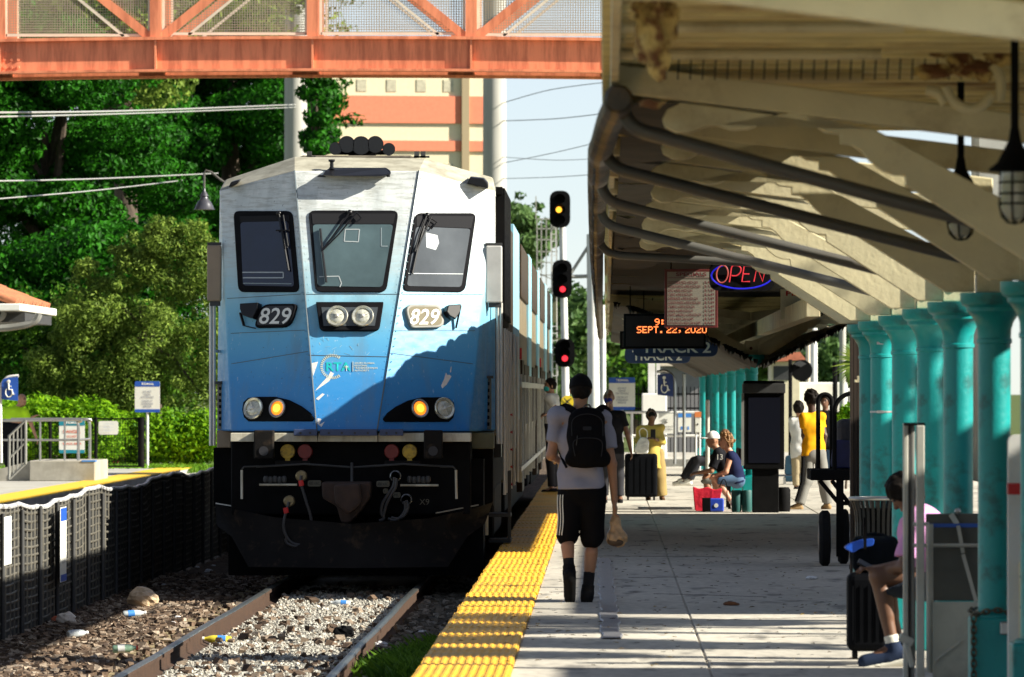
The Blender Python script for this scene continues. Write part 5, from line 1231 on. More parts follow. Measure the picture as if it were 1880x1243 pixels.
# baggage cart with hooped handles and big pneumatic wheels, loaded with a large dark bag
d = 62.5; r = thing('baggage_cart', 'black baggage cart with two hooped handles and rubber wheels', 'cart', (PX(1535, d), d, 0))
def hoop(x0, x1, yt, dd):
    b = MB(); a, c = PX(x0, dd), PX(x1, dd); rr_ = (c - a) / 2; zt = PZ(yt, dd) - rr_
    b.tube([(a, dd, PZ(872, dd))] + [(a + rr_ - rr_ * math.cos(t), dd, zt + rr_ * math.sin(t)) for t in np.linspace(0, math.pi, 15)] + [(c, dd, PZ(872, dd))], .022, 10); b.build('hoop', M['black'], r, smooth=True)
hoop(1502, 1527, 724, d + .9); hoop(1532, 1600, 722, d)
b = MB(); b.bx(PX(1488, d), PX(1600, d), d - .05, d + 1.1, PZ(882, d), PZ(862, d)); b.build('deck', M['black'], r, bevel=.01)
b = MB(); b.bar(P(1505, 882, d), P(1545, 930, d), .04, .04); b.bar(P(1527, 882, d), P(1567, 935, d), .04, .04); b.bar(P(1542, 880, d), P(1542, 1022, d), .07, .06); b.bar(P(1540, 924, d), P(1600, 924, d), .03, .04); b.build('brace', M['black'], r)
for px, dd in ((1514, d - .0), (1548, d + .75)):
    b = MB(); x = PX(px, dd); b.lathe((x - .055, dd, .265), [(.15, .0), (.24, .005), (.265, .03), (.265, .085), (.24, .105), (.15, .11)], 32, (1, 0, 0)); o = b.build('wheel', M['rubber'], r, smooth=40)
    b = MB(); b.lathe((x - .06, dd, .265), [(.14, 0), (.14, .12)], 20, (1, 0, 0)); b.build('rim', M['steel'], o)
d = 62.7; r = thing('duffel_bag', 'large black duffel bag with a dark blue side loaded on the cart', 'bag', (PX(1560, d), d, PZ(862, d)))
b = MB(); b.bx(PX(1537, d), PX(1600, d), d, d + .6, PZ(862, d), PZ(769, d)); b.build('body', mat('duffel', (.014, .014, .02), .7, var=.3, bump=.01, bscale=8), r, bevel=.08, seg=3)
b = MB(); b.prism(roundpoly([P(1524, 860, d - .02), P(1592, 860, d - .02), P(1592, 812, d - .02), P(1530, 806, d - .02)], .06), (0, .05, 0)); b.build('side_pocket', mat('navybag', (.006, .008, .06), .6, var=.3), r, bevel=.015)
# steel hand rail of a smaller trolley behind it
d = 58.0; r = thing('trolley', 'bright steel trolley handle behind the litter bin', 'trolley', (PX(1572, d), d, 0))
b = MB(); b.tube(smooth_path([tuple(P(x, y, d)) for x, y in ((1567, 1085), (1567, 870), (1569, 861), (1580, 862), (1600, 870))], 4), .014, 8); b.build('handle', M['steel'], r, smooth=True)
b = MB(); b.bx(PX(1562, d), PX(1620, d), d, d + .4, .08, .12); b.build('base', M['black'], r)
b = MB(); b.cyl((PX(1566, d), d, .05), (PX(1566, d) + .03, d, .05), .05); b.build('wheel', M['rubber'], r)
# ticket machine and planters, teal bollards
d = 90.0; r = thing('ticket_machine', 'tall black ticket machine seen from behind against turquoise columns', 'ticket machine', (PX(1404, d), d, 0))
b = MB(); b.bx(PX(1366, d), PX(1440, d), d, d + .55, PZ(862, d), PZ(699, d)); b.build('cabinet', M['black'], r, bevel=.015)
b = MB(); b.bx(PX(1382, d), PX(1430, d), d + .04, d + .5, 0, PZ(862, d)); b.build('stand', M['black'], r, bevel=.01)
b = MB(); b.bx(PX(1364, d), PX(1442, d), d - .03, d + .56, PZ(722, d), PZ(704, d)); b.build('header', M['darkgrey'], r, bevel=.008)
b = MB(); b.bx(PX(1361, d), PX(1366, d), d - .03, d + .0, PZ(855, d), PZ(722, d)); b.build('edge_strip', M['grey'], r)
b = MB(); b.bx(PX(1374, d), PX(1432, d), d - .008, d, PZ(850, d), PZ(730, d)); b.build('door', mat('tvmdoor', (.006, .007, .014), .4, spec=.15), r)
M['planter'] = mat('planter', (.012, .09, .085), .6, var=.2)
for px, lb in ((1353, 'left dark green planter box at the foot of the ticket machine'), (1372, 'dark green planter box touching the ticket machine stand')):
    r = thing('planter_box', lb, 'planter', (PX(px, 90.6), 90.6, 0), 'planter boxes by the ticket machine'); b = MB(); a = PX(px, 90.4); b.lathe((a, 90.7, 0), [(.06, 0), (.07, .02), (.075, .28), (.068, .30), (.06, .25)], 18); b.build('box', M['planter'], r, smooth=30)
    b = MB(); b.lathe((a, 90.7, 0), [(.06, .24), (.06, .26)], 14); b.build('soil', M['soil'], r)
d = 90.8; r = thing('drum', 'black drum standing right of the ticket machine stand', 'drum', (PX(1440, d), d, 0)); b = MB(); b.lathe((PX(1438, d), d, 0), [(.09, 0), (.1, .03), (.1, .3), (.08, .34)], 20); b.build('shell', M['black'], r, smooth=30)
# row seat the waiting people sit on
def rowseat(x0, x1, d, label, m):
    r = thing('row_seat', label, 'bench', (PX((x0 + x1) / 2, d), d, 0)); a, c = PX(x0, d), PX(x1, d)
    b = MB(); b.bx(a, c, d - .2, d + 1.6, .41, .45); b.build('seat', m, r, bevel=.015)
    b = MB(); b.bx(c - .05, c, d - .2, d + 1.6, .5, .86); b.build('backrest', m, r, bevel=.015)
    for yy in (d - .1, d + 1.5):
        b = MB(); b.bx((a + c) / 2 - .02, (a + c) / 2 + .02, yy - .02, yy + .02, 0, .41); b.build('leg', M['black'], r)
rowseat(1316, 1362, 92.8, 'dark metal seat row under the two waiting people', M['black'])
M['seatblue'] = mat('seatblue', (.012, .05, .085), .35, var=.2)
d = 118; r = thing('row_seat', 'dark blue moulded seat behind the man in the yellow shirt', 'bench', (PX(1460, d), d, 0))
b = MB(); b.prism(roundpoly([P(1440, 872, d), P(1480, 872, d), P(1480, 836, d), P(1442, 836, d)], .06), (0, .05, .0)); b.build('backrest', M['seatblue'], r, bevel=.012)
b = MB(); b.bx(PX(1440, d), PX(1482, d), d - .4, d, PZ(884, d), PZ(874, d)); b.build('seat', M['seatblue'], r, bevel=.012)
b = MB(); b.bx(PX(1438, d), PX(1442, d), d - .4, d, 0, PZ(876, d)); b.bx(PX(1478, d), PX(1482, d), d - .4, d, 0, PZ(876, d)); b.build('leg', M['steel'], r)
# dark timber post behind the columns, small white box on it
r = thing('timber_post', 'dark weathered timber post just behind the farthest near column', 'post', (PX(1570, 55), 55, 0)); b = MB()
for k in range(3): b.bx(PX(1561 + k * 6.5, 55), PX(1566.5 + k * 6.5, 55), 54.95 + .02 * k, 55.1, 0, 2.9)
b.build('boards', mat('darkwood', (.035, .022, .014), .8, var=.4, stretch=(3, 3, .3)), r)
r = thing('junction_box', 'small white box fixed to the dark timber post', 'box', P(1576, 700, 54.8)); b = MB(); b.bx(PX(1569, 54.8), PX(1581, 54.8), 54.75, 54.9, PZ(702, 54.8), PZ(697, 54.8)); b.bx(PX(1574, 54.8), PX(1580, 54.8), 54.75, 54.9, PZ(697, 54.8), PZ(690, 54.8)); b.build('shell', M['cream'], r)
# thin conduit poles by the far row
for px, d, yt, yb, lb, m in ((1299, 96, 737, 872, 'pale narrow door post between the dark and the turquoise columns', 'alu'), (1256, 128, 688, 845, 'thin galvanised upright right of the wheelchair sign', 'steel')):
    r = thing('metal_post', lb, 'post', (PX(px, d), d, 0)); b = MB(); b.cyl((PX(px, d), d, 0), (PX(px, d), d, PZ(yt, d)), .032, n=10); b.ell((PX(px, d), d, PZ(yt, d)), (.034, .034, .03)); b.build('pole', M[m], r, smooth=True)
# barrier with notices across the end of the platform
d = 146; r = thing('gate_barrier', 'white pipe barrier carrying notices at the far end of the platform', 'barrier', (PX(1215, d), d, 0))
b = MB()
for x in (1135, 1160, 1212, 1290): b.cyl((PX(x, d), d, 0), (PX(x, d), d, PZ(757, d)), .03, n=10)
b.cyl((PX(1130, d), d, PZ(757, d)), (PX(1292, d), d, PZ(757, d)), .028, n=8); b.cyl((PX(1130, d), d, PZ(800, d)), (PX(1292, d), d, PZ(800, d)), .028, n=8); b.build('pipe_frame', M['white'], r, smooth=True)
b = MB(); b.bx(PX(1130, d), PX(1292, d), d - .1, d + .1, 0, .16); b.build('plinth', M['grey'], r)
r = thing('no_smoking_notice', 'white no smoking notice with an arrow on the far barrier', 'sign', P(1227, 795, d - .1)); b = MB(); b.bx(PX(1209, d), PX(1239, d), d - .09, d - .05, PZ(796, d), PZ(759, d)); b.build('sign_plate', M['signwhite'], r)
b = MB(); b.bar(P(1215, 776, d - .1), P(1225, 776, d - .1), .03, .004); b.bar(P(1222, 773, d - .1), P(1226, 776, d - .1), .02, .004); b.bar(P(1218, 769, d - .1), P(1226, 771, d - .1), .02, .004); b.build('arrow', M['inkblack'], r)
textpx('NO SMOKING', 1213, 782, 1235, 785, d - .1, M['inkblack'], r); textpx('THIS AREA', 1213, 787, 1235, 790, d - .1, M['inkblack'], r)
r = thing('notice_board', 'white notice with a light blue top edge on the far barrier', 'sign', P(1257, 793, d - .1)); b = MB(); b.bx(PX(1245, d), PX(1269, d), d - .09, d - .05, PZ(793, d), PZ(759, d)); b.build('sign_plate', M['signwhite'], r)
b = MB(); b.bx(PX(1245, d), PX(1269, d), d - .096, d - .09, PZ(766, d), PZ(759, d)); b.build('header', M['labelblue'], r); b = MB(); 
for x in (1250, 1262): b.bx(PX(x, d), PX(x + 3, d), d - .096, d - .09, PZ(789, d), PZ(783, d))
b.build('pictogram', M['labelblue'], r)
d = 136; r = thing('validator', 'grey ticket validator with an orange top on twin posts', 'validator', (PX(1281, d), d, 0)); b = MB(); b.bx(PX(1276, d), PX(1287, d), d, d + .15, PZ(794, d), PZ(756, d)); b.build('body', M['signwhite'], r, bevel=.01); b = MB(); b.bx(PX(1275.5, d), PX(1287.5, d), d - .01, d + .16, PZ(766, d), PZ(756, d)); b.build('top', mat('orangetop', (.65, .20, .06), .5), r); b = MB(); b.lathe((PX(1281, d), d, PZ(779, d)), [(.02, -.008), (.02, 0)], 10, (0, 1, 0)); b.build('reader', M['inkblack'], r)
b = MB()
for x in (1278, 1285): b.cyl((PX(x, d), d + .08, 0), (PX(x, d), d + .08, PZ(794, d)), .02, n=8)
b.build('leg', M['white'], r)
# transit notice signs (both sides) and wheelchair signs
def transit(cx, y0, y1, w, d, label, band, lines, post_to=0.0, red=False, post=True):
    r = thing('platform_sign', label, 'sign', (PX(cx, d), d, post_to)); x0, x1 = cx - w / 2, cx + w / 2; h = y1 - y0
    b = MB(); b.prism(roundpoly([P(x0, y1, d), P(x1, y1, d), P(x1, y0, d), P(x0, y0, d)], .03), (0, .02, 0)); b.build('sign_plate', M['signwhite'], r)
    b = MB(); b.prism(roundpoly([P(x0, y0 + h * .17, d - .004), P(x1, y0 + h * .17, d - .004), P(x1, y0, d - .004), P(x0, y0, d - .004)], [.001, .001, .03, .03]), (0, .003, 0)); b.prism(roundpoly([P(x0, y1, d - .004), P(x1, y1, d - .004), P(x1, y1 - h * .10, d - .004), P(x0, y1 - h * .10, d - .004)], [.03, .03, .001, .001]), (0, .003, 0)); b.build('band', band, r)
    textpx('TRI', cx - w * .24, y0 + h * .05, cx - w * .05, y0 + h * .12, d - .008, M['signwhite'], r, bold=.03); textpx('RAIL', cx + w * .05, y0 + h * .05, cx + w * .26, y0 + h * .12, d - .008, M['signwhite'], r, bold=.03)
    b = MB(); b.lathe(P(cx, y0 + h * .085, d - .004), [(.02, -.006), (.02, 0)], 14, (0, 1, 0)); b.build('roundel', M['signwhite'], r)
    for s_, t, ww, hh, m_ in lines: textpx(s_, cx - w * ww / 2, y0 + h * t, cx + w * ww / 2, y0 + h * (t + hh), d - .006, m_, r, bold=.02)
    if post:
        b = MB(); b.cyl((PX(cx, d), d + .04, post_to), (PX(cx, d), d + .04, PZ(y0 + h * .3, d)), .03, n=10); b.build('post', M['white'], r, smooth=True)
    return r
IG = M['inkgrey']
transit(270.5, 700, 757, 46, 143, 'white and blue crossing notice on a white post by the hedge', M['signblue'], [('DO NOT', .30, .34, .07, IG), ('CROSS', .39, .26, .07, IG), ('ON TRACKS', .48, .5, .07, IG), ('CROSS AT', .60, .44, .07, IG), ('OVERHEAD', .69, .46, .07, IG), ('BRIDGE', .78, .32, .07, IG)])
transit(1142, 693, 753, 48, 141, 'white and blue crossing notice behind the man in black', M['signblue'], [('DO NOT', .30, .34, .06, IG), ('CROSS', .38, .26, .06, IG), ('ON TRACKS', .46, .5, .06, IG), ('CROSS AT', .58, .44, .06, IG), ('OVERHEAD', .66, .46, .06, IG), ('BRIDGE', .74, .32, .06, IG)])
def wheelchair(parent, pl, m):
    """the access symbol built of strokes: pl(u, v) maps unit square to the plate"""
    b = MB()
    b.tube([pl(.44 + .20 * math.cos(t), .34 + .20 * math.sin(t)) for t in np.linspace(2.3, 6.6, 16)], .012, 6)
    b.tube([pl(*q) for q in ((.42, .72), (.44, .46), (.62, .46), (.70, .24), (.78, .27))], .017, 6); b.tube([pl(.43, .60), pl(.58, .60)], .012, 6)
    b.ell(pl(.42, .80), (.034, .006, .034)); b.build('access_symbol', m, parent, smooth=True)
def accsign(x0, x1, y0, y1, d, label, face, zb, curve):
    r = thing('access_sign', label, 'sign', (PX((x0 + x1) / 2, d), d, zb))
    q = roundpoly([P(x0, y1 - 2, d), P(x1, y1 + 1, d), P(x1, y0, d), P(x0, y0 + 3, d)], [.01, .01, .10 if curve > 0 else .02, .10 if curve < 0 else .02])
    b = MB(); b.prism(q, (0, .02, 0)); b.build('sign_plate', face, r)
    a = P(x0, y1, d - .012); u = P(x1, y1, d - .012) - a; w = P(x0, y0, d - .012) - a
    wheelchair(r, lambda s, t: a + u * s + w * t, M['signwhite'])
    return r
r = accsign(3, 33, 692, 735, 118, 'blue wheelchair sign on a curved white pole at the left edge', M['signblue'], .3, -1)
b = MB(); b.tube(smooth_path([tuple(P(x, y, 118.05)) for x, y in ((2, 850), (1, 720), (4, 704), (12, 694), (22, 691), (34, 690))], 4), .028, 8); b.build('pole', M['white'], r, smooth=True)
r = accsign(1207, 1236, 685, 727, 129, 'dark blue wheelchair sign on a curved steel pole by the far barrier', M['navy'], 0, 1)
b = MB(); b.tube(smooth_path([tuple(P(x, y, 129.05)) for x, y in ((1206, 683), (1220, 681), (1232, 687), (1238, 700), (1239, 730), (1239, 852))], 4), .03, 8); b.build('pole', M['steel'], r, smooth=True)
# bags beside the waiting people
d = 91.2; r = thing('shopping_bag', 'bright red shopping bag standing on the platform by the seat', 'bag', (PX(1298, d), d, 0)); b = MB()
b.prism(roundpoly([P(1276, 938, d), P(1318, 938, d), P(1326, 896, d), P(1312, 900, d), P(1300, 894, d), P(1284, 898, d), P(1272, 893, d)], .03), (0, .28, 0)); b.build('body', mat('redbag', (.62, .01, .035), .5, var=.2, bump=.02, bscale=9), r, bevel=.03, seg=3)
b = MB(); b.tube(smooth_path([tuple(P(x, y, d + .1)) for x, y in ((1320, 895), (1328, 880), (1334, 890), (1335, 920))], 4), .008, 6); b.build('strap', M['black'], r)
d = 90.9; r = thing('cooler_bag', 'small blue and black cooler bag in front of the red bag', 'bag', (PX(1312, d), d, 0)); b = MB(); b.bx(PX(1291, d), PX(1329, d), d, d + .2, 0, PZ(915, d)); b.build('body', mat('coolerblue', (.01, .05, .42), .5, var=.2), r, bevel=.02, seg=3)
b = MB(); b.bx(PX(1289.5, d), PX(1305, d), d - .006, d + .2, 0.003, PZ(914, d)); b.build('side_panel', M['black'], r, bevel=.01); b = MB(); b.lathe(P(1315, 928, d - .004), [(.03, -.004), (.03, 0)], 14, (0, 1, 0)); b.build('badge', M['signwhite'], r)
suitcase(1147, 1207, 833, 917, 100.2, 'large black hard suitcase held by the man in black', sm, .3)
d = 99.4; r = thing('carrier_bag', 'white printed carrier bag hanging from the woman in the yellow robe', 'bag', P(1180, 832, d)); b = MB(); b.prism(roundpoly([P(1163, 826, d), P(1170, 833, d), P(1190, 833, d), P(1192, 812, d), P(1188, 804, d), P(1176, 802, d), P(1170, 812, d)], .03), (0, .12, 0)); b.build('body', mat('bagsilver', (.62, .62, .58), .4, var=.2, vscale=18), r, bevel=.02, seg=3)
b = MB(); b.tube(smooth_path([tuple(P(x, y, d + .05)) for x, y in ((1176, 803), (1174, 792), (1180, 786), (1188, 792), (1188, 804))], 4), .008, 6); b.build('handle', M['signwhite'], r); b = MB(); b.bar(P(1178, 814, d - .004), P(1186, 811, d - .004), .02, .004); b.bar(P(1176, 820, d - .004), P(1186, 818, d - .004), .015, .004); b.build('print', M['inkgrey'], r)
# ---------------------------------------------------------------- footbridge over the tracks
BD = 128.0
M['orange'] = mat('orange', (.78, .26, .13), .55, var=.10, vscale=1.5, dirt=(.42, .11, .05), dscale=2.2, damt=.7, stretch=(2.5, 1, .3))
M['meshframe'] = mat('meshframe', (.70, .60, .48), .5, var=.1)
br = thing('footbridge', 'orange steel truss footbridge crossing high over the tracks', 'footbridge', (-5, BD, 0))
def bow(x): return .09 - .0006 * (x - PX(620, BD)) ** 2 * 2.2       # slight camber
def seg(b, z0, z1, y0, y1, x0=-24, x1=9, n=24):
    for i in range(n):
        xa, xb = x0 + (x1 - x0) * i / n, x0 + (x1 - x0) * (i + 1) / n; za, zb = bow(xa), bow(xb)
        vs = [(xa, y0, z0 + za), (xb, y0, z0 + zb), (xb, y1, z0 + zb), (xa, y1, z0 + za), (xa, y0, z1 + za), (xb, y0, z1 + zb), (xb, y1, z1 + zb), (xa, y1, z1 + za)]
        b.add(vs, [(0, 1, 2, 3), (4, 7, 6, 5), (0, 4, 5, 1), (2, 6, 7, 3)] + ([(0, 3, 7, 4)] if i == 0 else []) + ([(1, 5, 6, 2)] if i == n - 1 else []))
zb, zt_ = PZ(139, BD), PZ(75, BD)
for yy in (BD, BD + 2.6):
    b = MB(); seg(b, zb + .05, zt_ - .06, yy - .01, yy + .03); seg(b, zb, zb + .05, yy - .14, yy + .16); seg(b, zt_ - .06, zt_, yy - .16, yy + .18); b.build('girder', M['orange'], br)
b = MB(); seg(b, zb + .15, zb + .30, BD + .1, BD + 2.5); b.build('deck', M['concrete'], br)
verts_px = [0, 286, 574, 865, 1150, 1435, -290, -580]
for yy in (BD, BD + 2.6):
    for px in verts_px:
        x = PX(px, BD); b = MB(); b.bx(x - .11, x + .11, yy - .10, yy + .10, zt_ + bow(x) - .01, zt_ + bow(x) + 2.9); b.build('vertical', M['orange'], br)
        b = MB(); b.bx(x - .02, x + .02, yy - .12, yy - .012, zb + bow(x) + .05, zt_ + bow(x) - .06); b.build('stiffener', M['orange'], br)
    for px, s in ((286, -1), (286, 1), (865, -1), (865, 1), (-290, 1), (1435, -1)):
        x = PX(px, BD); w = PX(290, BD) - PX(0, BD); b = MB(); b.bar((x + s * .12, yy, zt_ + bow(x) - .0), (x + s * w * .98, yy, zt_ + bow(x) + 2.35), .17, .16, up=(0, 1, 0)); b.build('diagonal', M['orange'], br)
    b = MB(); seg(b, zt_ + 2.7, zt_ + 2.95, yy - .1, yy + .1); b.build('top_chord', M['orange'], br)
    # panel mesh with pale frames, one panel either side of each diagonal
    wm, fm = MB(), MB()
    for i in range(-3, 6):
        xa, xb = PX(-4 + 289 * i, BD) + .16, PX(-4 + 289 * (i + 1), BD) - .12; z0, z1 = zt_ + bow((xa + xb) / 2) + .03, zt_ + 2.6
        y_ = yy - .03
        fm.bar((xa, y_, z0 + .02), (xb, y_, z0 + .02), .05, .04, up=(0, 1, 0)); fm.bar((xa, y_, z0), (xa, y_, z1), .05, .04, up=(0, 1, 0)); fm.bar((xb, y_, z0), (xb, y_, z1), .05, .04, up=(0, 1, 0))
        dn = 1 if i % 2 else -1
        wv = PX(290, BD) - PX(0, BD)
        sg = 1 if (i % 2) else -1      # which end the diagonal foot is at
        foot = xa if i in (1, 3, -1) else xb; s2 = 1 if foot == xa else -1
        for o_ in (.12, -.20):
            a = V((foot + s2 * (.12 + (-o_ + .1) * 1.25), y_, z0 + (0 if o_ < 0 else .10))); c = V((foot + s2 * wv * .95, y_, zt_ + 2.3 + o_)); fm.bar(a, c, .05, .04, up=(0, 1, 0))
        for k in range(int((xb - xa) / .05)): x = xa + .05 * k; wm.add([(x - .005, y_, z0), (x + .005, y_, z0), (x + .005, y_, z1), (x - .005, y_, z1)], [(0, 1, 2, 3)])
        for k in range(int((z1 - z0) / .05)): z = z0 + .05 * k; wm.add([(xa, y_ + .002, z - .005), (xb, y_ + .002, z - .005), (xb, y_ + .002, z + .005), (xa, y_ + .002, z + .005)], [(0, 1, 2, 3)])
    fm.build('panel_frame', M['meshframe'], br); wm.build('wire_mesh', mat('bridgemesh', (.36, .30, .22), .6), br)
b = MB()
x0 = PX(2, BD)
for i in range(4):
    for j in range(3): b.lathe((PX(-4 + i * 12.5, BD), BD - .012, PZ(96 + j * 14, BD)), [(.028, -.025), (.032, 0)], 8, (0, 1, 0))
b.bx(PX(-60, BD), PX(42, BD), BD - .014, BD - .010, PZ(133, BD), PZ(86, BD)); b.build('splice_plate', M['orange'], br)
for x in (-21.5, 7.6):
    b = MB(); b.bx(x - .3, x + .3, BD - .1, BD + 2.7, BED - .1, zb + bow(x)); b.build('pier', M['concrete'], br)
# ---------------------------------------------------------------- poles, wires, signal, buildings far up the line
def pole(px, d, r0, r1, zt, m, label, z0=BED, name='utility_pole', group=None):
    x = PX(px, d); r = thing(name, label, 'pole', (x, d, z0), group); b = MB(); b.cyl((x, d, z0), (x, d, zt), r0, r1, n=24); b.build('shaft', m, r, smooth=True); return r
M['polegrey'] = mat('polegrey', (.42, .41, .37), .8, var=.12, dirt=(.28, .27, .24), damt=.5, stretch=(1, 1, .2))
pw = pole(543, 262, .50, .40, 30, M['polegrey'], 'left tall concrete utility pole rising behind the locomotive roof'); pole(908, 258, .50, .40, 30, M['polegrey'], 'right tall concrete utility pole rising behind the locomotive roof')
b = MB(); x = PX(876, 256); b.cyl((x, 256, 10), (x, 256, 30), .09); 
M['wire'] = mat('wire', (.10, .10, .11), .5)
def wire(pts, rad, label):
    P_ = [P(*q) for q in pts]; o = MB().tube(smooth_path([tuple(p) for p in P_], 8), rad, 6).build('overhead_wire', M['wire'], None, smooth=True, at=P_[0]); tag(o, label, 'wire'); return o
M['wirepale'] = mat('wirepale', (.42, .42, .40), .4, metal=.3)
for pts, rad, lb, m in [
    ([(-40, 207, 118), (250, 203, 170), (543, 192, 262)], .022, 'upper of the two pale wires over the dark tree, left of the locomotive', 'wirepale'),
    ([(-40, 215, 118), (250, 208, 170), (543, 197, 262)], .018, 'second pale wire running just under the top one', 'wirepale'),
    ([(-40, 333, 118), (180, 328, 150), (400, 318, 200)], .016, 'single pale wire halfway down the dark tree', 'wirepale'),
    ([(-40, 368, 118), (180, 349, 150), (360, 328, 200)], .014, 'lowest sloping wire across the dark tree', 'wirepale'),
    ([(920, 190, 258), (1010, 165, 250), (1120, 150, 240)], .016, 'topmost wire against the sky right of the pole', 'wire'),
    ([(920, 222, 258), (1020, 218, 250), (1120, 207, 240)], .018, 'second wire down against the sky right of the pole', 'wire'),
    ([(920, 300, 258), (1010, 282, 250), (1120, 256, 240)], .014, 'rising wire in the middle of the bright sky', 'wire'),
    ([(920, 288, 258), (1020, 294, 250), (1120, 290, 240)], .012, 'nearly level wire below the rising one', 'wire'),
    ([(920, 328, 258), (1020, 325, 250), (1120, 318, 240)], .014, 'lowest wire in the sky, above the signal', 'wire')]:
    o = wire(pts, rad, lb); o.data.materials.clear(); o.data.materials.append(M[m])
# gooseneck platform lamp whose post stands behind the locomotive
d = 128; r = thing('platform_lamp', 'bell shaped grey lamp hanging from a curved arm left of the locomotive', 'lamp', (PX(425, d), d, 0))
b = MB(); x0 = PX(425, d); xl = PX(375, d); b.tube([(x0, d, 0), (x0, d, PZ(342, d))] + [tuple(P(x, y, d)) for x, y in ((405, 330), (388, 316), (378, 313), (375, 318), (375, 345))], .022, 8); b.build('post', M['pipe'], r, smooth=True)
b = MB(); b.lathe((xl, d, PZ(385, d)), [(.215, 0), (.19, .02), (.16, .10), (.12, .17), (.08, .21), (.07, .25), (.085, .27), (.06, .32), (.03, .36), (.02, .42)], 28); b.build('lamp_shade', mat('lampgrey', (.07, .07, .085), .35, metal=.3), r, smooth=50)
# railway colour-light signal: three hooded heads on a white mast
d = 205; r = thing('railway_signal', 'white signal mast with three black hooded heads, one amber and two red', 'railway signal', (PX(1036, d), d, BED))
b = MB(); b.cyl(P(1040, 795, d), P(1032, 400, d), .13, .10, n=14); b.build('mast', M['white'], r, smooth=True)
sigr = mat('sigred', (.5, .02, .02), .3, emit=(1, .03, .05), estr=.7); siga = mat('sigamber', (.6, .3, .02), .3, emit=(1, .42, .03), estr=1.0)
for (x0, x1, y0, y1), ly, lx, m in (((1009, 1047, 350, 418), 385, 1026, siga), ((1014, 1050, 477, 547), 531, 1033, sigr), ((1019, 1055, 622, 674), 658, 1037, sigr)):
    q = roundpoly([P(x0, y1, d - .3), P(x1, y1, d - .3), P(x1, y0, d - .3), P(x0, y0, d - .3)], .42, 8)
    b = MB(); b.prism(q, (0, .05, 0)); o = b.build('signal_head', M['black'], r)
    b = MB()
    for k in (.24, .52, .8):
        c = P((x0 + x1) / 2, y0 + (y1 - y0) * k, d - .3); 
        vs = []
        for t in np.linspace(-.4, math.pi + .4, 12): vs += [c + V((.17 * math.cos(t), 0, .17 * math.sin(t))), c + V((.17 * math.cos(t), -.35, .17 * math.sin(t)))]
        b.add(vs, [(2 * i, 2 * i + 2, 2 * i + 3, 2 * i + 1) for i in range(11)])
    b.build('hood', M['black'], o)
    b = MB(); b.lathe(P(lx, ly, d - .32), [(.095, 0), (.085, -.02)], 18, (0, 1, 0)); b.build('lamp', m, o)
    b = MB(); b.bx(q[0].x + .15, q[0].x + .5, d - .25, d + .2, PZ(y1 - 8, d), PZ(y0 + 8, d)); b.build('case', M['darkgrey'], o)
b = MB(); lad = [(1022, 430), (1022, 620)]
for x in (1015, 1024): b.bar(P(x, 690, d + .3), P(x - 4, 400, d + .3), .03, .03)
for k in range(22): b.bar(P(1014 - k * .2, 690 - k * 13, d + .3), P(1024 - k * .2, 690 - k * 13, d + .3), .025, .025)
b.build('ladder', M['white'], r)
b = MB(); b.bar(P(1000, 618, d + .2), P(1040, 624, d + .2), .05, .05); b.bar(P(1038, 615, d), P(1010, 602, d), .05, .05); b.bx(PX(1000, d), PX(1021, d), d + .2, d + .6, PZ(592, d), PZ(542, d)); b.build('platform_box', M['olive'], r)
# lattice gantry beyond
d = 300; r = thing('lattice_gantry', 'pale steel lattice cage standing behind the signal', 'gantry', (PX(1005, d), d, BED)); b = MB()
for x in (986, 994, 1003, 1013, 1022): b.bar(P(x, 800, d), P(x, 402, d), .05, .05)
for y in (402, 420, 440, 462, 482, 505): b.bar(P(984, y, d), P(1024, y, d), .05, .05)
b.bar(P(984, 402, d), P(984, 360, d), .05, .05); b.bar(P(984, 500, d), P(1030, 520, d), .05, .05); b.build('frame', M['polegrey'], r)
d = 235; r = thing('steel_mast', 'thick white steel mast with a diagonal strut left of the canopy eave', 'mast', (PX(1089, d), d, BED)); b = MB(); b.cyl((PX(1091, d), d, BED), (PX(1087, d), d, PZ(430, d)), .22, .20, n=20); b.build('shaft', M['white'], r, smooth=True)
b = MB(); b.cyl(P(1048, 508, d), P(1086, 507, d), .07); b.cyl(P(1048, 502, d), P(1084, 446, d), .06); b.build('strut', M['polegrey'], r, smooth=True)
pole(1107, 232, .11, .10, PZ(560, 232), M['white'], 'thin white pole right beside the thick steel mast', name='steel_pole')
d = 165; r = thing('cabinet_mast', 'white square mast rising from a pale equipment cabinet', 'mast', (PX(1197, d), d, BED)); b = MB(); b.bx(PX(1190, d), PX(1203, d), d, d + .2, BED, PZ(655, d)); b.bx(PX(1205, d), PX(1212, d), d, d + .2, BED, PZ(660, d)); b.build('shaft', M['white'], r)
b = MB(); b.bx(PX(1178, d), PX(1224, d), d - .6, d - .1, BED, PZ(722, d)); b.build('cabinet', M['signwhite'], r, bevel=.03)
pole(1494, 240, .14, .13, PZ(560, 240), M['white'], 'white pole seen under the canopy above the man in yellow', name='steel_pole'); pole(1484, 246, .09, .09, PZ(560, 246), M['meshframe'], 'thin pinkish pole just left of the white pole', name='steel_pole')
pole(1547, 200, .10, .10, PZ(540, 200), M['polegrey'], 'short grey pole top above the palm frond', name='steel_pole')
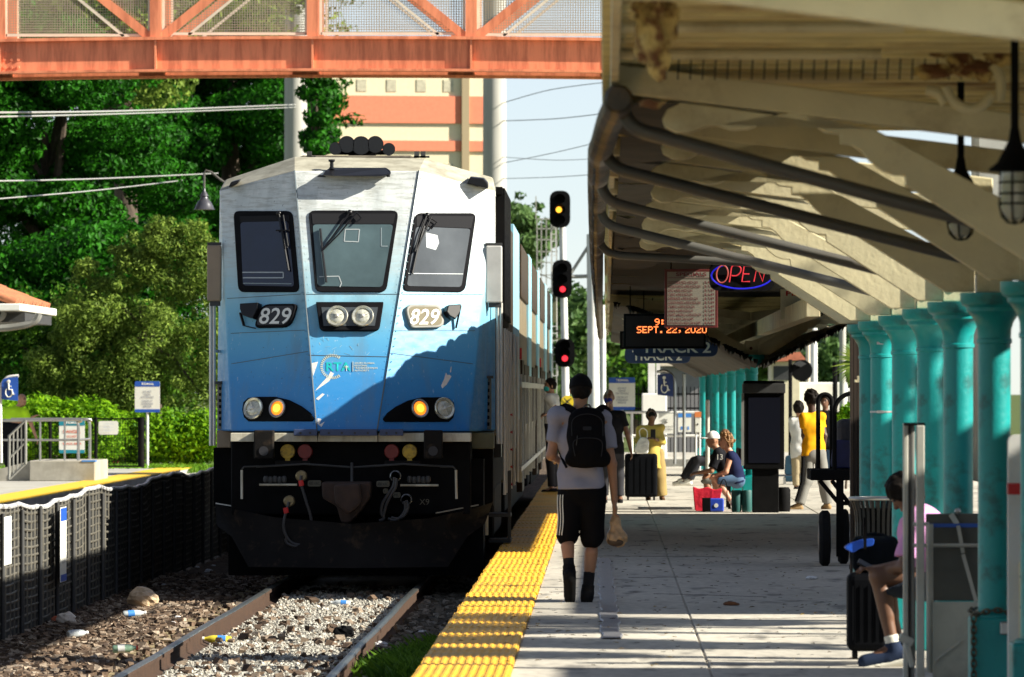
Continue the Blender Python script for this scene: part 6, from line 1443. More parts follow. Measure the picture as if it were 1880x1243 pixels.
d = 170; r = thing('crossing_signal', 'black level crossing signal head on a dark post', 'signal', (PX(1452, d), d, BED)); b = MB(); b.cyl((PX(1451, d), d, BED), (PX(1451, d), d, PZ(660, d)), .05); b.build('post', M['black'], r); b = MB(); b.lathe(P(1472, 680, d), [(.28, 0), (.28, .05)], 24, (0, 1, 0)); b.build('backboard', M['black'], r); b = MB(); b.prism([P(1455, 668, d), P(1468, 662, d), P(1480, 668, d), P(1470, 674, d)], (0, -.4, .0)); b.build('hood', M['darkgrey'], r)
r = thing('steel_pole', 'dark post right of the white pole under the canopy', 'pole', (PX(1533, 160), 160, BED)); b = MB(); b.cyl((PX(1533, 160), 160, BED), (PX(1533, 160), 160, PZ(665, 160)), .06); b.build('shaft', M['black'], r)
d = 205; r = thing('round_sign', 'round yellow railroad sign beside the signal mast', 'sign', (PX(1042, 190), 190, BED)); b = MB(); b.lathe(P(1042, 738, 190), [(.19, 0), (.19, .03)], 24, (0, 1, 0)); b.build('disc', mat('rryellow', (.80, .58, .02), .5), r)
b = MB(); b.cyl((PX(1042, 190), 190.05, BED), (PX(1042, 190), 190.05, PZ(730, 190)), .04); b.build('post', M['white'], r); b = MB(); c = P(1042, 738, 189.98); b.bar(c + V((-.11, 0, -.11)), c + V((.11, 0, .11)), .03, .01, up=(0, 1, 0)); b.bar(c + V((-.11, 0, .11)), c + V((.11, 0, -.11)), .03, .01, up=(0, 1, 0)); b.build('cross', M['inkblack'], r)
# buildings
M['bldcream'] = mat('bldcream', (.76, .67, .46), .8, var=.06); M['bldsalmon'] = mat('bldsalmon', (.76, .23, .13), .8, var=.06); M['winglass'] = mat('winglass', (.05, .07, .08), .15); M['hazypane'] = mat('hazypane', (.50, .46, .34), .6, var=.2)
d = 330.0; x0, x1 = PX(566, d), PX(894, d)
r = thing('apartment_building', 'cream building with broad salmon bands behind the footbridge', 'building', ((x0 + x1) / 2, d, BED))
def wallband(y0, y1, m, off=0.0, nm='wall'):
    b = MB(); b.bx(x0 - off, x1 + off, d - off, d + 14 + off, PZ(y1, d), PZ(y0, d)); return b.build(nm, m, r)
b = MB(); b.bx(x0, x1, d, d + 14, BED, PZ(90, d)); b.build('wall', M['bldcream'], r)
wallband(176, 226, M['bldsalmon'], .12, 'salmon_band'); wallband(258, 277, M['bldsalmon'], .12, 'salmon_band'); wallband(330, 348, M['bldsalmon'], .12, 'salmon_band'); wallband(84, 96, M['bldsalmon'], .2, 'cornice')
b = MB(); b.bx(PX(848, d), PX(862, d), d - .25, d, BED, PZ(96, d)); b.build('pilaster', mat('pilaster', (.36, .28, .17), .8), r)
for yy in (146, 300): 
    for px in (600, 655, 710, 765, 815):
        b = MB(); b.bx(PX(px, d), PX(px + 18, d), d - .03, d + .1, PZ(yy + 22, d), PZ(yy, d)); b.build('window', M['hazypane'], r)  # panes paled in colour to imitate haze
r.rotation_euler = (0, 0, math.radians(9))
d = 235; r = thing('grey_building', 'plain grey building behind the dark picket fence', 'building', (PX(1262, d), d, BED)); b = MB(); b.bx(PX(1216, d), PX(1345, d), d, d + 8, BED, PZ(672, d)); b.build('wall', mat('bldgrey', (.20, .19, .20), .8, var=.08), r); b = MB(); b.bx(PX(1212, d), PX(1349, d), d - .4, d + 8.4, PZ(672, d), PZ(664, d)); b.build('roof', M['meshframe'], r)
d = 180; r = thing('picket_fence', 'black metal picket fence beyond the platform end', 'fence', (PX(1250, d), d, BED)); b = MB()
for k in range(90):
    x = PX(1165, d) + k * .11
    if x < PX(1345, d): b.bx(x - .012, x + .012, d, d + .02, BED, PZ(710, d))
b.build('pickets', M['black'], r); b = MB()
for y in (722, 748): b.bx(PX(1160, d), PX(1345, d), d + .02, d + .06, PZ(y + 3, d), PZ(y, d))
b.build('rail', M['black'], r)
d = 210; r = thing('kiosk_building', 'small cream building with orange roof seen under the canopy', 'building', (PX(1445, d), d, BED)); xa, xb = PX(1416, d), PX(1468, d)
b = MB(); b.bx(xa, xb, d, d + 4, BED, PZ(664, d)); b.build('wall', M['bldcream'], r); b = MB(); b.prism([(xa - .2, d - .3, PZ(666, d)), (xb + .2, d - .3, PZ(660, d)), (xb, d - .3, PZ(646, d)), (xa - .2, d - .3, PZ(652, d))], (0, 4.6, 0)); b.build('roof', mat('orangeroof', (.50, .16, .09), .8, var=.2), r); b = MB(); b.bx(PX(1420, d), PX(1449, d), d - .03, d, PZ(698, d), PZ(672, d)); b.build('window', M['darkgrey'], r)
d = 215; r = thing('box_truck', 'white box truck parked beyond the platform under the palm frond', 'truck', (PX(1510, d), d, BED)); b = MB(); b.bx(PX(1440, d), PX(1550, d), d - 3, d - .6, BED + .6, PZ(702, d)); b.build('body', M['white'], r, bevel=.05); b = MB(); b.bx(PX(1552, d), PX(1585, d), d - 2.9, d - .7, BED + .5, PZ(712, d)); b.build('cab', M['white'], r, bevel=.12); b = MB(); b.bx(PX(1557, d), PX(1580, d), d - 2.92, d - 2.8, PZ(728, d), PZ(716, d)); b.build('window', M['winglass'], r)
for px in (1460, 1565): b = MB(); b.cyl((PX(px, d), d - 3.02, BED + .42), (PX(px, d), d - 2.7, BED + .42), .42, n=24); b.build('wheel', M['rubber'], r)
# parked car behind the hedge on the left
d = 158; r = thing('parked_car', 'dark red car roof just visible above the hedge', 'car', (PX(193, d), d, BED)); cxx = PX(193, d); z = PZ(750, d)
b = MB(); b.prism(roundpoly([(cxx - 1.0, d, BED + .25), (cxx + 1.0, d, BED + .25), (cxx + 1.0, d, z - .55), (cxx + .62, d, z - .5), (cxx + .45, d, z), (cxx - .45, d, z), (cxx - .62, d, z - .5), (cxx - 1.0, d, z - .55)], .12), (0, 1.7, 0)); b.build('body', mat('carred', (.25, .01, .03), .25, coat=1), r, bevel=.05); b = MB(); b.prism([(cxx - .52, d - .01, z - .45), (cxx + .52, d - .01, z - .45), (cxx + .4, d - .01, z - .08), (cxx - .4, d - .01, z - .08)], (0, .02, 0)); b.build('window', M['winglass'], r)
for s in (-.8, .8): b = MB(); b.cyl((cxx + s - .1, d + .3, BED + .3), (cxx + s + .1, d + .3, BED + .3), .31); b.build('wheel', M['rubber'], r)
# ---------------------------------------------------------------- far platform furniture
d = 122; M['rampc'] = mat('rampc', (.36, .34, .29), .85, var=.15, dirt=(.2, .19, .15), damt=.5, dscale=2)
r = thing('access_ramp', 'raised concrete boarding ramp with pipe railings on the far platform', 'ramp', (PX(90, d), d, 0))
zt2 = .38
b = MB(); b.bx(PX(54, d), PX(174, d), d, d + 3.2, 0, zt2); b.build('block', M['rampc'], r, bevel=.015)
b = MB(); b.prism([(PX(54, d) - .004, d + .1, 0), (PX(54, d) - .004, d + .1, zt2 - .01), (PX(-70, d), d + .1, .05), (PX(-70, d), d + .1, 0)], (0, 3, 0)); b.build('slope', M['rampc'], r)
b = MB(); b.bx(PX(150, d), PX(175, d), d - .012, d + .4, zt2 - .02, zt2 + .006); b.build('edge_plate', M['labelblue'], r)
b = MB(); zr = PZ(771, d); pts = [(PX(-60, d), d + .1, zr - .02), (PX(134, d), d + .1, zr), (PX(141, d), d + .1, zr - .05), (PX(143, d), d + .1, zr - .15), (PX(143, d), d + .1, zt2)]; b.tube(smooth_path(pts, 4), .028, 8)
pts = [(PX(20, d + 3), d + 3, zr), (PX(156, d + 3), d + 3, zr), (PX(163, d + 3), d + 3, zr - .05), (PX(165, d + 3), d + 3, zr - .15), (PX(165, d + 3), d + 3, zt2)]; b.tube(smooth_path(pts, 4), .028, 8)
b.cyl((PX(-60, d), d + .1, PZ(808, d)), (PX(143, d), d + .1, PZ(808, d)), .022); b.cyl((PX(143, d), d + .1, PZ(808, d)), (PX(165, d + 3), d + 3, PZ(808, d)), .022)
for px in (47, 73, 118): b.cyl((PX(px, d), d + .1, zt2), (PX(px, d), d + .1, zr), .02, n=8)
b.build('railing', M['steel'], r, smooth=True)
d2 = 119; r = thing('stair_rail', 'slanting tubular stair railing at the left end of the ramp', 'railing', (PX(30, d2), d2, 0)); b = MB()
b.tube([P(47, 772, d2), P(17, 800, d2), P(17, 880, d2)], .026, 8); b.tube([P(47, 812, d2), P(18, 840, d2)], .022, 8); b.tube([P(47, 851, d2), P(18, 879, d2)], .022, 8); b.tube([P(47, 772, d2), P(47, 852, d2)], .026, 8)
for k in range(1, 4): x = 47 - 30 * k / 4; b.tube([P(x, 772 + 28 * k / 4, d2), P(x, 852 + 28 * k / 4, d2)], .014, 6)
b.build('rails', M['grey'], r, smooth=True)
transit(132, 771, 832, 47, 129, 'white danger notice with teal bands behind the ramp railing', M['signteal'], [('DANGER', .30, .68, .10, M['inkred']), ('DO NOT', .46, .40, .08, M['inkred']), ('TRACK AREA', .68, .74, .07, M['inkred'])], post_to=0, post=False)
r = thing('wire_fence', 'thin black wire fence in front of the hedge across the tracks', 'fence', (PX(200, 139), 139, 0)); b = MB(); d = 139
for y in (769, 856): b.bar(P(60, y, d), P(262, y, d), .035, .035)
for px in (92, 176, 259): b.cyl(P(px, 858, d), P(px, 766, d), .035 if px < 250 else .07)
b.build('frame', M['black'], r); b = MB()
for k in range(40): x = 60 + k * 5; b.bar(P(x, 768, d), P(x, 856, d), .007, .007)
for k in range(16): y = 772 + k * 5.3; b.bar(P(60, y, d), P(262, y, d), .007, .007)
b.build('wire_mesh', M['black'], r)
r = thing('gate_notice', 'small plain white notice with faint blue print on the wire fence', 'sign', P(199, 798, 138.8)); b = MB(); b.prism(roundpoly([P(181, 798, 138.8), P(217, 798, 138.8), P(217, 773, 138.8), P(181, 773, 138.8)], .05), (0, .02, 0)); b.build('sign_plate', M['signwhite'], r)
fb = mat('faintblue', (.55, .60, .68), .6)
for k, s_ in enumerate(('NO TRESPASSING', 'RAILWAY', 'PROPERTY')): textpx(s_, 190, 777 + k * 6, 209, 780.5 + k * 6, 138.78, fb, r)
# tiled roof corner of the far platform shelter with gutter and posts
d = 112; r = thing('shelter_roof', 'corner of a shelter with orange barrel tile roof and white gutter', 'shelter', (PX(-60, d), d, 0))
M['tile'] = mat('tile', (.46, .16, .07), .8, var=.3, vscale=7, dirt=(.16, .10, .06), damt=.6, dscale=3)
xe = PX(96, d + 7); xw = xe - 6.0; zf = PZ(570, d + 7)
b = MB()
for k in range(44):              # barrel tiles running up the slope towards the ridge
    yy = d + .06 + k * .155
    L0 = V((xe - .04 + random.uniform(-.02, .02), yy, zf + .05)); L1 = V((xe - 2.8, yy, zf + 1.13))
    for q in range(7): b.cyl(L0.lerp(L1, q / 7), L0.lerp(L1, (q + 1) / 7 + .02), .082, .066, n=10)
b.build('tiles', M['tile'], r, smooth=40)
b = MB(); b.prism([(xe - .05, d + .1, zf), (xe - 2.9, d + .1, zf + 1.1), (xw, d + .1, zf + 1.1), (xw, d + .1, zf)], (0, 6.6, 0)); b.bx(xw, xe - .02, d + .05, d + 7, zf - .05, zf - .02); b.build('soffit', M['darkgrey'], r)
b = MB(); b.bx(xw, xe + .06, d - .1, d + .04, zf - .10, zf + .03); b.bx(xe - .04, xe + .08, d + .045, d + 7, zf - .10, zf + .03); b.build('gutter', M['signwhite'], r, bevel=.02)
b = MB(); b.tube(smooth_path([tuple(P(x, y, d + .3)) for x, y in ((72, 576), (66, 588), (50, 596), (10, 602), (-40, 604))], 5), .06, 8); b.tube(smooth_path([tuple(P(x, y, d + .2)) for x, y in ((8, 572), (4, 582), (-10, 590))], 5), .05, 8); b.build('bracket', M['grey'], r, smooth=True)
b = MB(); b.bx(xw, PX(40, d), d + .6, d + 6, zf - .28, zf - .12); b.build('beam', M['darkgrey'], r)
for px in (-30,): b = MB(); b.cyl((PX(px, d), d + 1, 0), (PX(px, d), d + 1, zf - .28), .12); b.build('post', M['cream'], r, smooth=True)
# ---------------------------------------------------------------- unseen station buildings east of the canopy, added and sized to shade the platform
M['stucco'] = mat('stucco', (.55, .47, .33), .85, var=.08)
def station(y0, y1, h, label):
    r = thing('unseen_station', label, 'building', (10.5, (y0 + y1) / 2, 0)); b = MB(); b.bx(7.0, 14, y0, y1, -.55, h - .25); b.build('wall', M['stucco'], r); b = MB(); b.bx(6.8, 14.2, y0 - .2, y1 + .2, h - .249, h); b.build('roof', M['tile'], r)
    y = y0 + 1.5
    while y < y1 - 2:
        b = MB(); b.bx(6.97, 7.05, y, y + 1.3, .9, 2.4); b.build('window', M['winglass'], r); y += 3.4
    return r
station(47.6, 87.5, 4.25, 'long low stucco station building behind the columns'); station(18, 37.6, 4.25, 'shorter stucco station building nearer the camera')
# ---------------------------------------------------------------- vegetation
def leaves_mesh(pts, nrm, size, aspect=.55):
    """one small folded leaf per point"""
    n = len(pts); t = RNG.normal(size=(n, 3)); nrm = nrm + RNG.normal(0, .55, (n, 3)); nrm /= np.linalg.norm(nrm, axis=1, keepdims=True) + 1e-9
    u = np.cross(nrm, t); u /= np.linalg.norm(u, axis=1, keepdims=True) + 1e-9; w = np.cross(nrm, u)
    s = size * (.55 + .9 * RNG.random((n, 1))); L_ = u * s; W_ = w * s * aspect
    v = np.stack([pts - L_, pts - W_ * .9 + nrm * s * .12, pts + L_, pts + W_ * .9 + nrm * s * .12], 1).reshape(-1, 3)
    f = (np.arange(n)[:, None] * 4 + np.arange(4)[None]).tolist()
    return v, f
def crown_points(n, blobs, shell=.75):
    """points spread through lumpy ellipsoids, denser near their skins; blobs: (centre, radii, weight)"""
    w = np.array([b[2] for b in blobs], float); w /= w.sum(); idx = RNG.choice(len(blobs), n, p=w)
    d = RNG.normal(size=(n, 3)); d /= np.linalg.norm(d, axis=1, keepdims=True)
    r = np.where(RNG.random(n) < shell, 1 - .28 * RNG.random(n) ** 1.5, RNG.random(n) ** .5)
    c = np.array([b[0] for b in blobs])[idx]; R = np.array([b[1] for b in blobs])[idx]
    return c + d * R * r[:, None], d
def blobs_in(c, R, n, rmin, rmax, flat=.6, seed=None):
    out = []
    for _ in range(n):
        d = RNG.normal(size=3); d /= np.linalg.norm(d); k = RNG.random() ** .33
        r = RNG.uniform(rmin, rmax); out.append((np.array(c) + d * np.array(R) * k, np.array([r, r, r * flat]), r * r))
    return out
def plant(name, label, cat, base, blobs, n, size, m, trunk=None, group=None, aspect=.55, tm=None, cname='crown', shell=.75, limbs=6):
    r = thing(name, label, cat, base, group)
    p, nr = crown_points(n, blobs, shell); v, f = leaves_mesh(p, nr, size, aspect)
    me = bpy.data.meshes.new(cname); me.from_pydata((v - np.array(base)).tolist(), [], f); me.materials.append(m); link(cname, me, r, V(base))
    if trunk:
        b = MB(); rt, zt = trunk; B = V(base); top = V((base[0], base[1], zt))
        b.tube(smooth_path([tuple(B), tuple(B.lerp(top, .4) + V((rt * .5, 0, 0))), tuple(top)], 5), [rt * (1.2 - .6 * i / 10) for i in range(11)], 10)
        for bl in sorted(blobs, key=lambda q: -q[2])[:limbs]:
            e = V(bl[0]); s = B.lerp(top, random.uniform(.55, 1)); b.tube([s, s.lerp(e, .5) + V((0, 0, .3)), e], [rt * .45, rt * .3, rt * .1], 7)
        b.build('trunk', tm or M['bark'], r, smooth=True)
    return r
M['bark'] = mat('bark', (.07, .05, .035), .9, var=.4, bump=.02, bscale=12, stretch=(3, 3, .6))
M['leafdark'] = leafmat('leafdark', (.002, .016, .002), (.028, .165, .006), .32, .55)
M['leafmid'] = leafmat('leafmid', (.014, .055, .006), (.11, .24, .02), .30, .8)
M['leafgrey'] = leafmat('leafgrey', (.04, .09, .012), (.24, .34, .055), .30, .8)
M['leafhedge'] = leafmat('leafhedge', (.05, .17, .006), (.24, .46, .012), .42, 1.2)
M['leaffar'] = leafmat('leaffar', (.03, .075, .02), (.10, .18, .05), .3, .5)
M['leafpale'] = leafmat('leafpale', (.07, .11, .07), (.16, .22, .14), .3, .5)
def sight(px, py, d): return np.array(P(px, py, d))
def bl(px, py, d, r, flat=.8, k=1.0): return (sight(px, py, d), np.array([r, r, r * flat]), r * r * k)
# big dark tree mass left of and behind the train: three trees
def tree(name, label, px0, px1, py0, py1, d, nb, n, size, m, rr, trunk, group=None, depth=4.0, cat='tree', shell=.75, base_px=None):
    cx, cz = PX((px0 + px1) / 2, d), PZ((py0 + py1) / 2, d); R = (abs(PX(px1, d) - PX(px0, d)) / 2, depth, abs(PZ(py0, d) - PZ(py1, d)) / 2)
    bs = blobs_in((cx, d, cz), R, nb, *rr)
    c_ = np.array((cx, d, cz))
    for _ in range(nb):             # stray sprays that break the outline
        u_ = RNG.normal(size=3); u_ /= np.linalg.norm(u_); r_ = RNG.uniform(.25, .6) * rr[0]; bs.append((c_ + u_ * np.array(R) * RNG.uniform(1.0, 1.22) + u_ * rr[0] * .5, np.array([r_ * 1.5, r_, r_ * .8]), r_ * r_ * .8))
    base = (PX(base_px, d) if base_px else cx, d, BED - .1)
    return plant(name, label, cat, base, bs, n, size, m, trunk and (trunk, cz), group, shell=shell)
G1 = 'trees behind the far platform'
tree('shade_tree', 'huge dark green tree filling the upper left corner under the bridge', -150, 330, 20, 600, 190, 62, 120000, .085, M['leafdark'], (.7, 1.7), .45, G1, 4.5)
tree('shade_tree', 'tall dark green tree just left of the locomotive roof', 250, 590, -20, 480, 285, 50, 90000, .125, M['leafdark'], (1.0, 2.4), .6, G1, 5.0)
tree('shade_tree', 'dark tree behind the bushy grey green one, at mid height', -120, 460, 430, 800, 175, 60, 50000, .095, M['leafdark'], (.9, 1.8), .40, G1, 2.5)
tree('shade_tree', 'olive tree top showing through the bridge mesh at upper left', -120, 560, -170, 150, 230, 60, 45000, .12, M['leafgrey'], (1.0, 2.1), .5, G1, 3.0)
tree('shade_tree', 'small green branch showing between the left pole and the cream building', 566, 600, 120, 330, 255, 16, 4500, .12, M['leafdark'], (.35, .7), .2, G1, 1.0)
tree('shade_tree', 'dark leafy tree at the back that closes the gaps between the others', -140, 520, 60, 470, 330, 46, 60000, .15, M['leafdark'], (1.4, 2.8), .5, G1, 3.0)
fb_ = []
for px, py, r_ in ((110, 640, .75), (150, 560, .7), (165, 505, .45), (215, 600, .95), (235, 510, .6), (270, 450, .6), (300, 420, .4), (320, 500, .8), (350, 445, .5), (372, 520, .7), (385, 610, .8), (290, 620, 1.0), (190, 690, .9), (260, 700, .9), (340, 690, 1.0), (120, 720, .7), (225, 470, .3), (385, 460, .35)):
    for _ in range(16):
        u_ = RNG.normal(size=3); u_ /= np.linalg.norm(u_); q_ = RNG.uniform(.14, .55) * r_; fb_.append((sight(px, py, 152) + u_ * r_ * RNG.uniform(.4, 1.15) * np.array((1, .8, 1)), np.array([q_ * 1.1, q_, q_ * 1.05]), q_ ** 1.6))
plant('bushy_tree', 'feathery yellow green bushy tree between hedge and locomotive', 'tree', (PX(262, 152), 152, BED - .1), fb_, 62000, .052, M['leafgrey'], (.14, PZ(560, 152)), None, aspect=.38, shell=.4, limbs=5)
tree('bushy_tree', 'mid green leafy tree behind the crossing notice', -60, 330, 560, 790, 154, 60, 36000, .068, M['leafmid'], (.5, 1.1), .16, None, 1.6, shell=.65)
# clipped hedge, yellow green, in sunlit lumps
hb = []
for px in np.arange(-60, 200, 9): hb.append((sight(px, 795 + random.uniform(-12, 8), 144), np.array([.55, .5, .70]), 1))
for px in np.arange(-40, 165, 14): hb.append((sight(px, 765 + abs(px - 70) * .12 + random.uniform(-6, 8), 145), np.array([.5, .45, .5]), .8))
for px in np.arange(196, 402, 9): hb.append((sight(px, 812 + random.uniform(-14, 6), 146.5), np.array([.5, .5, .62]), 1))
plant('hedge', 'bright yellow green hedge along the back of the far platform', 'hedge', (PX(150, 145), 145, BED), hb, 34000, .055, M['leafhedge'], None, cname='leaves')
r = thing('slim_trunk', 'slim dark tree trunk beside the white signpost', 'tree', (PX(290, 150), 150, BED)); b = MB(); b.tube([P(290, 872, 150), P(291, 820, 150), P(289, 780, 150), P(291, 742, 150)], [.12, .1, .1, .08], 10); b.build('trunk', M['bark'], r, smooth=True)
# grass along the hedge foot
grass('grass', [(PX(230, 143), 143.5, 1.2, .8, 4000, .18, -.1), (PX(120, 143), 143, 1.4, .5, 2500, .15, -.1)], leafmat('lawn', (.05, .14, .01), (.16, .32, .02), .35, 3), 'bright grass strip in front of the hedge')
sheet('verge', -40, -8.5, 146.05, 400, BED - .05, M['soil'], 'green verge behind the far platform', 'ground')
# far trees on the right
G2 = 'distant trees up the line'
tree('distant_tree', 'far green tree between the signal and the thick white mast', 1000, 1110, 555, 740, 380, 40, 9000, .26, M['leaffar'], (.8, 1.8), .3, G2, 4)
tree('distant_tree', 'far green tree right of the white mast under the eave', 1095, 1235, 560, 740, 340, 36, 9000, .24, M['leaffar'], (.8, 1.7), .3, G2, 4)
tree('distant_tree', 'dark bushy tree behind the notice and the cabinet mast', 1130, 1330, 640, 760, 270, 30, 7000, .2, M['leafmid'], (.7, 1.3), .3, G2, 3)
tree('distant_tree', 'tree tops showing over the coach roofs', 930, 1000, 375, 470, 360, 12, 3500, .24, M['leaffar'], (.7, 1.3), .3, G2, 3)
tree('distant_tree', 'pale grey green tree under the canopy beyond the white truck', 1440, 1590, 560, 680, 330, 36, 8000, .22, M['leafpale'], (.8, 1.6), .3, G2, 3)
tree('distant_tree', 'darker green tree under the pizza sign, left of the pale one', 1395, 1500, 590, 740, 350, 26, 6000, .22, M['leaffar'], (.8, 1.6), .3, G2, 3)
tree('distant_tree', 'green tree behind the box truck at right', 1490, 1640, 640, 760, 300, 26, 6000, .22, M['leaffar'], (.8, 1.5), .3, G2, 3)
bs = [bl(x, 560 + random.uniform(0, 150), 420, random.uniform(1.2, 2.6)) for x in np.linspace(920, 1700, 70)]
p_, n_ = crown_points(14000, bs); v, f = leaves_mesh(p_, n_, .34); me = bpy.data.meshes.new('far_woods'); me.from_pydata(v.tolist(), [], f); me.materials.append(M['leaffar']); tag(link('far_woods', me, None, (0, 0, 0)), 'far off green woods closing the view up the line', 'woods', kind='stuff')
# palmetto fronds by the timber post and a small shrub
d = 120; r = thing('palm', 'fan palm frond poking out left of the turquoise columns', 'palm', (PX(1590, d), d, BED)); b = MB(); c = P(1582, 668, d)
for k in range(30):
    a = math.radians(118 + k * 4.2); L_ = random.uniform(.42, .62); u = V((math.cos(a), random.uniform(-.3, .1), math.sin(a) * .85)); w = V((-u.z, 0, u.x)) * .018; e = c + u * L_ + V((0, 0, -.05)); m_ = c + u * L_ * .55
    b.add([c, m_ - w, e, m_ + w], [(0, 1, 2, 3)])
b.build('frond', leafmat('palmleaf', (.05, .12, .02), (.22, .30, .05), .35, 4), r); b = MB(); b.tube([P(1596, 860, d), P(1594, 760, d), P(1582, 668, d)], [.09, .08, .02], 8); b.build('trunk', M['bark'], r, smooth=True)
plant('shrub', 'small bright shrub behind the baggage cart', 'shrub', (PX(1553, 112), 112, 0), [bl(1553 + random.uniform(-8, 12), 762 + random.uniform(-14, 10), 112, .12) for _ in range(10)], 700, .04, M['leafhedge'], (.02, .9), cname='leaves')
# street trees in the gap between the two station buildings: their trunks and crowns throw the banded shade
for i, (x, y, h, rr_) in enumerate([(8.0, 39.3, 5.5, .10), (9.5, 41.2, 6, .09), (8.2, 43.4, 5.5, .11), (10, 45.2, 6, .12)]):
    plant('unseen_tree', ['slender tree in the gap between the station buildings, nearest', 'slender tree in the gap between the station buildings, second', 'slender tree in the gap between the station buildings, third', 'slender tree in the gap between the station buildings, farthest'][i], 'tree', (x, y, 0), [((x + random.uniform(-.5, .5), y + random.uniform(-.5, .5), h + random.uniform(-.5, .8)), np.array([.7, .7, .6]), 1) for _ in range(5)], 2500, .09, M['leafmid'], (rr_, h), 'street trees by the station')
plant('unseen_tree', 'small dense tree beside the station wall, level with the walking man', 'tree', (6.2, 50.4, 0), [((6.2 + random.uniform(-.2, .2), 50.4 + random.uniform(-.25, .25), 4.4 + .22 * k), np.array([.45, .45, .4]), 1) for k in range(7)], 4000, .09, M['leafmid'], (.08, 4.6), 'street trees by the station')  # unseen crown on the sun's path, added only to shade the walking man
# ---------------------------------------------------------------- people: smooth-blended solid figures turned into one skin each
def surface_nets(f, org, h):
    s = f < 0; nx, ny, nz = f.shape
    c = np.zeros((nx - 1, ny - 1, nz - 1), np.int8); off = [(i, j, k) for i in (0, 1) for j in (0, 1) for k in (0, 1)]
    for i, j, k in off: c += s[i:nx - 1 + i, j:ny - 1 + j, k:nz - 1 + k]
    act = (c > 0) & (c < 8); ix = np.argwhere(act); idm = -np.ones(act.shape, np.int64); idm[act] = np.arange(len(ix))
    acc = np.zeros((len(ix), 3)); cnt = np.zeros(len(ix))
    for a in off:
        for ax in range(3):
            if a[ax] == 1: continue
            b = list(a); b[ax] = 1
            pa, pb = ix + np.array(a), ix + np.array(b); fa, fb = f[tuple(pa.T)], f[tuple(pb.T)]; m = (fa < 0) != (fb < 0)
            t = np.where(m, fa / np.where(np.abs(fa - fb) < 1e-9, 1, fa - fb), 0); p = np.array(a, float)[None].repeat(len(ix), 0); p[:, ax] += t
            acc[m] += p[m]; cnt[m] += 1
    v = (ix + acc / np.maximum(cnt, 1)[:, None]) * h + org; fs = []
    for ax in range(3):
        b, d = [(1, 2), (2, 0), (0, 1)][ax]
        lo = [slice(1, -1)] * 3; lo[ax] = slice(0, -1); hi = list(lo); hi[ax] = slice(1, None)
        A, B = s[tuple(lo)], s[tuple(hi)]; ch = np.argwhere(A != B)
        if not len(ch): continue
        g_ = ch + 1; g_[:, ax] -= 1; fl = A[tuple(ch.T)]
        q = []
        for (db, dd) in ((0, 0), (-1, 0), (-1, -1), (0, -1)): e = g_.copy(); e[:, b] += db; e[:, d] += dd; q.append(idm[tuple(e.T)])
        q = np.stack(q, 1); q[fl] = q[fl][:, ::-1]; fs.append(q[:, ::-1])
    return v, np.concatenate(fs)
def solid(prims, h=.011, k=.022, cuts=(), noise=0.0, seed=0, nfreq=14):
    lo, hi = np.full(3, 1e9), np.full(3, -1e9)
    for p in prims:
        if p[0] == 'e': r = max(p[2]); q = [np.array(p[1])]
        else: r = max(p[3], p[4]); q = [np.array(p[1]), np.array(p[2])]
        for a in q: lo = np.minimum(lo, a - r); hi = np.maximum(hi, a + r)
    lo -= .05; hi += .05; n = np.ceil((hi - lo) / h).astype(int) + 1
    f = np.full(n, .2); ax = [lo[i] + h * np.arange(n[i]) for i in range(3)]
    for p in prims:
        if p[0] == 'e': r = max(p[2]); q = np.array([p[1]])
        else: r = max(p[3], p[4]); q = np.array([p[1], p[2]])
        a0, a1 = q.min(0) - r - .06, q.max(0) + r + .06
        sl = tuple(slice(max(int((a0[i] - lo[i]) / h), 0), min(int((a1[i] - lo[i]) / h) + 2, n[i])) for i in range(3))
        X = np.stack(np.meshgrid(*[ax[i][sl[i]] for i in range(3)], indexing='ij'), -1)
        if p[0] == 'e':
            d = X - np.array(p[1])
            if p[3] is not None: d = d @ np.array(p[3])       # columns = local axes
            R = np.array(p[2]); k0 = np.linalg.norm(d / R, axis=-1); k1 = np.linalg.norm(d / R ** 2, axis=-1); dist = k0 * (k0 - 1) / np.maximum(k1, 1e-6)
        else:
            A, B = np.array(p[1], float), np.array(p[2], float); ba = B - A; t = np.clip(((X - A) @ ba) / max(ba @ ba, 1e-9), 0, 1)
            dist = np.linalg.norm(X - A - t[..., None] * ba, axis=-1) - (p[3] + (p[4] - p[3]) * t)
            if p[0] == 'f': dist = np.maximum(dist, (X - B) @ (ba / np.linalg.norm(ba)))
        g_ = f[sl]; kk = p[5] if len(p) > 5 else k
        hh = np.clip(.5 + .5 * (g_ - dist) / kk, 0, 1); f[sl] = g_ * (1 - hh) + dist * hh - kk * hh * (1 - hh)
    if noise or cuts:
        X = np.stack(np.meshgrid(*ax, indexing='ij'), -1)
        if noise:
            rn = np.random.default_rng(seed)
            for _ in range(5):
                w = rn.normal(size=3) * nfreq; f += noise / 2 * np.sin(X @ w + rn.random() * 6) * np.sin(X @ (rn.normal(size=3) * nfreq) + rn.random() * 6)
        for (pt, nn) in cuts: f = np.maximum(f, (X - np.array(pt)) @ np.array(nn))
    return surface_nets(f, lo, h)
def solid_obj(name, prims, m, parent, **k):
    v, f = solid(prims, **k)
    me = bpy.data.meshes.new(name); me.from_pydata((v - np.array(wl(parent))).tolist(), [], f.tolist()); me.materials.append(m); me.shade_smooth()
    o = bpy.data.objects.new(name, me); COL.objects.link(o); o.parent = parent; WL[o.name] = wl(parent); return o
SK = {'light': (.46, .24, .15), 'tan': (.34, .17, .095), 'brown': (.14, .065, .035), 'dark': (.06, .03, .02)}
for k_, c_ in SK.items(): M['skin_' + k_] = mat('skin_' + k_, c_, .5, var=.06)
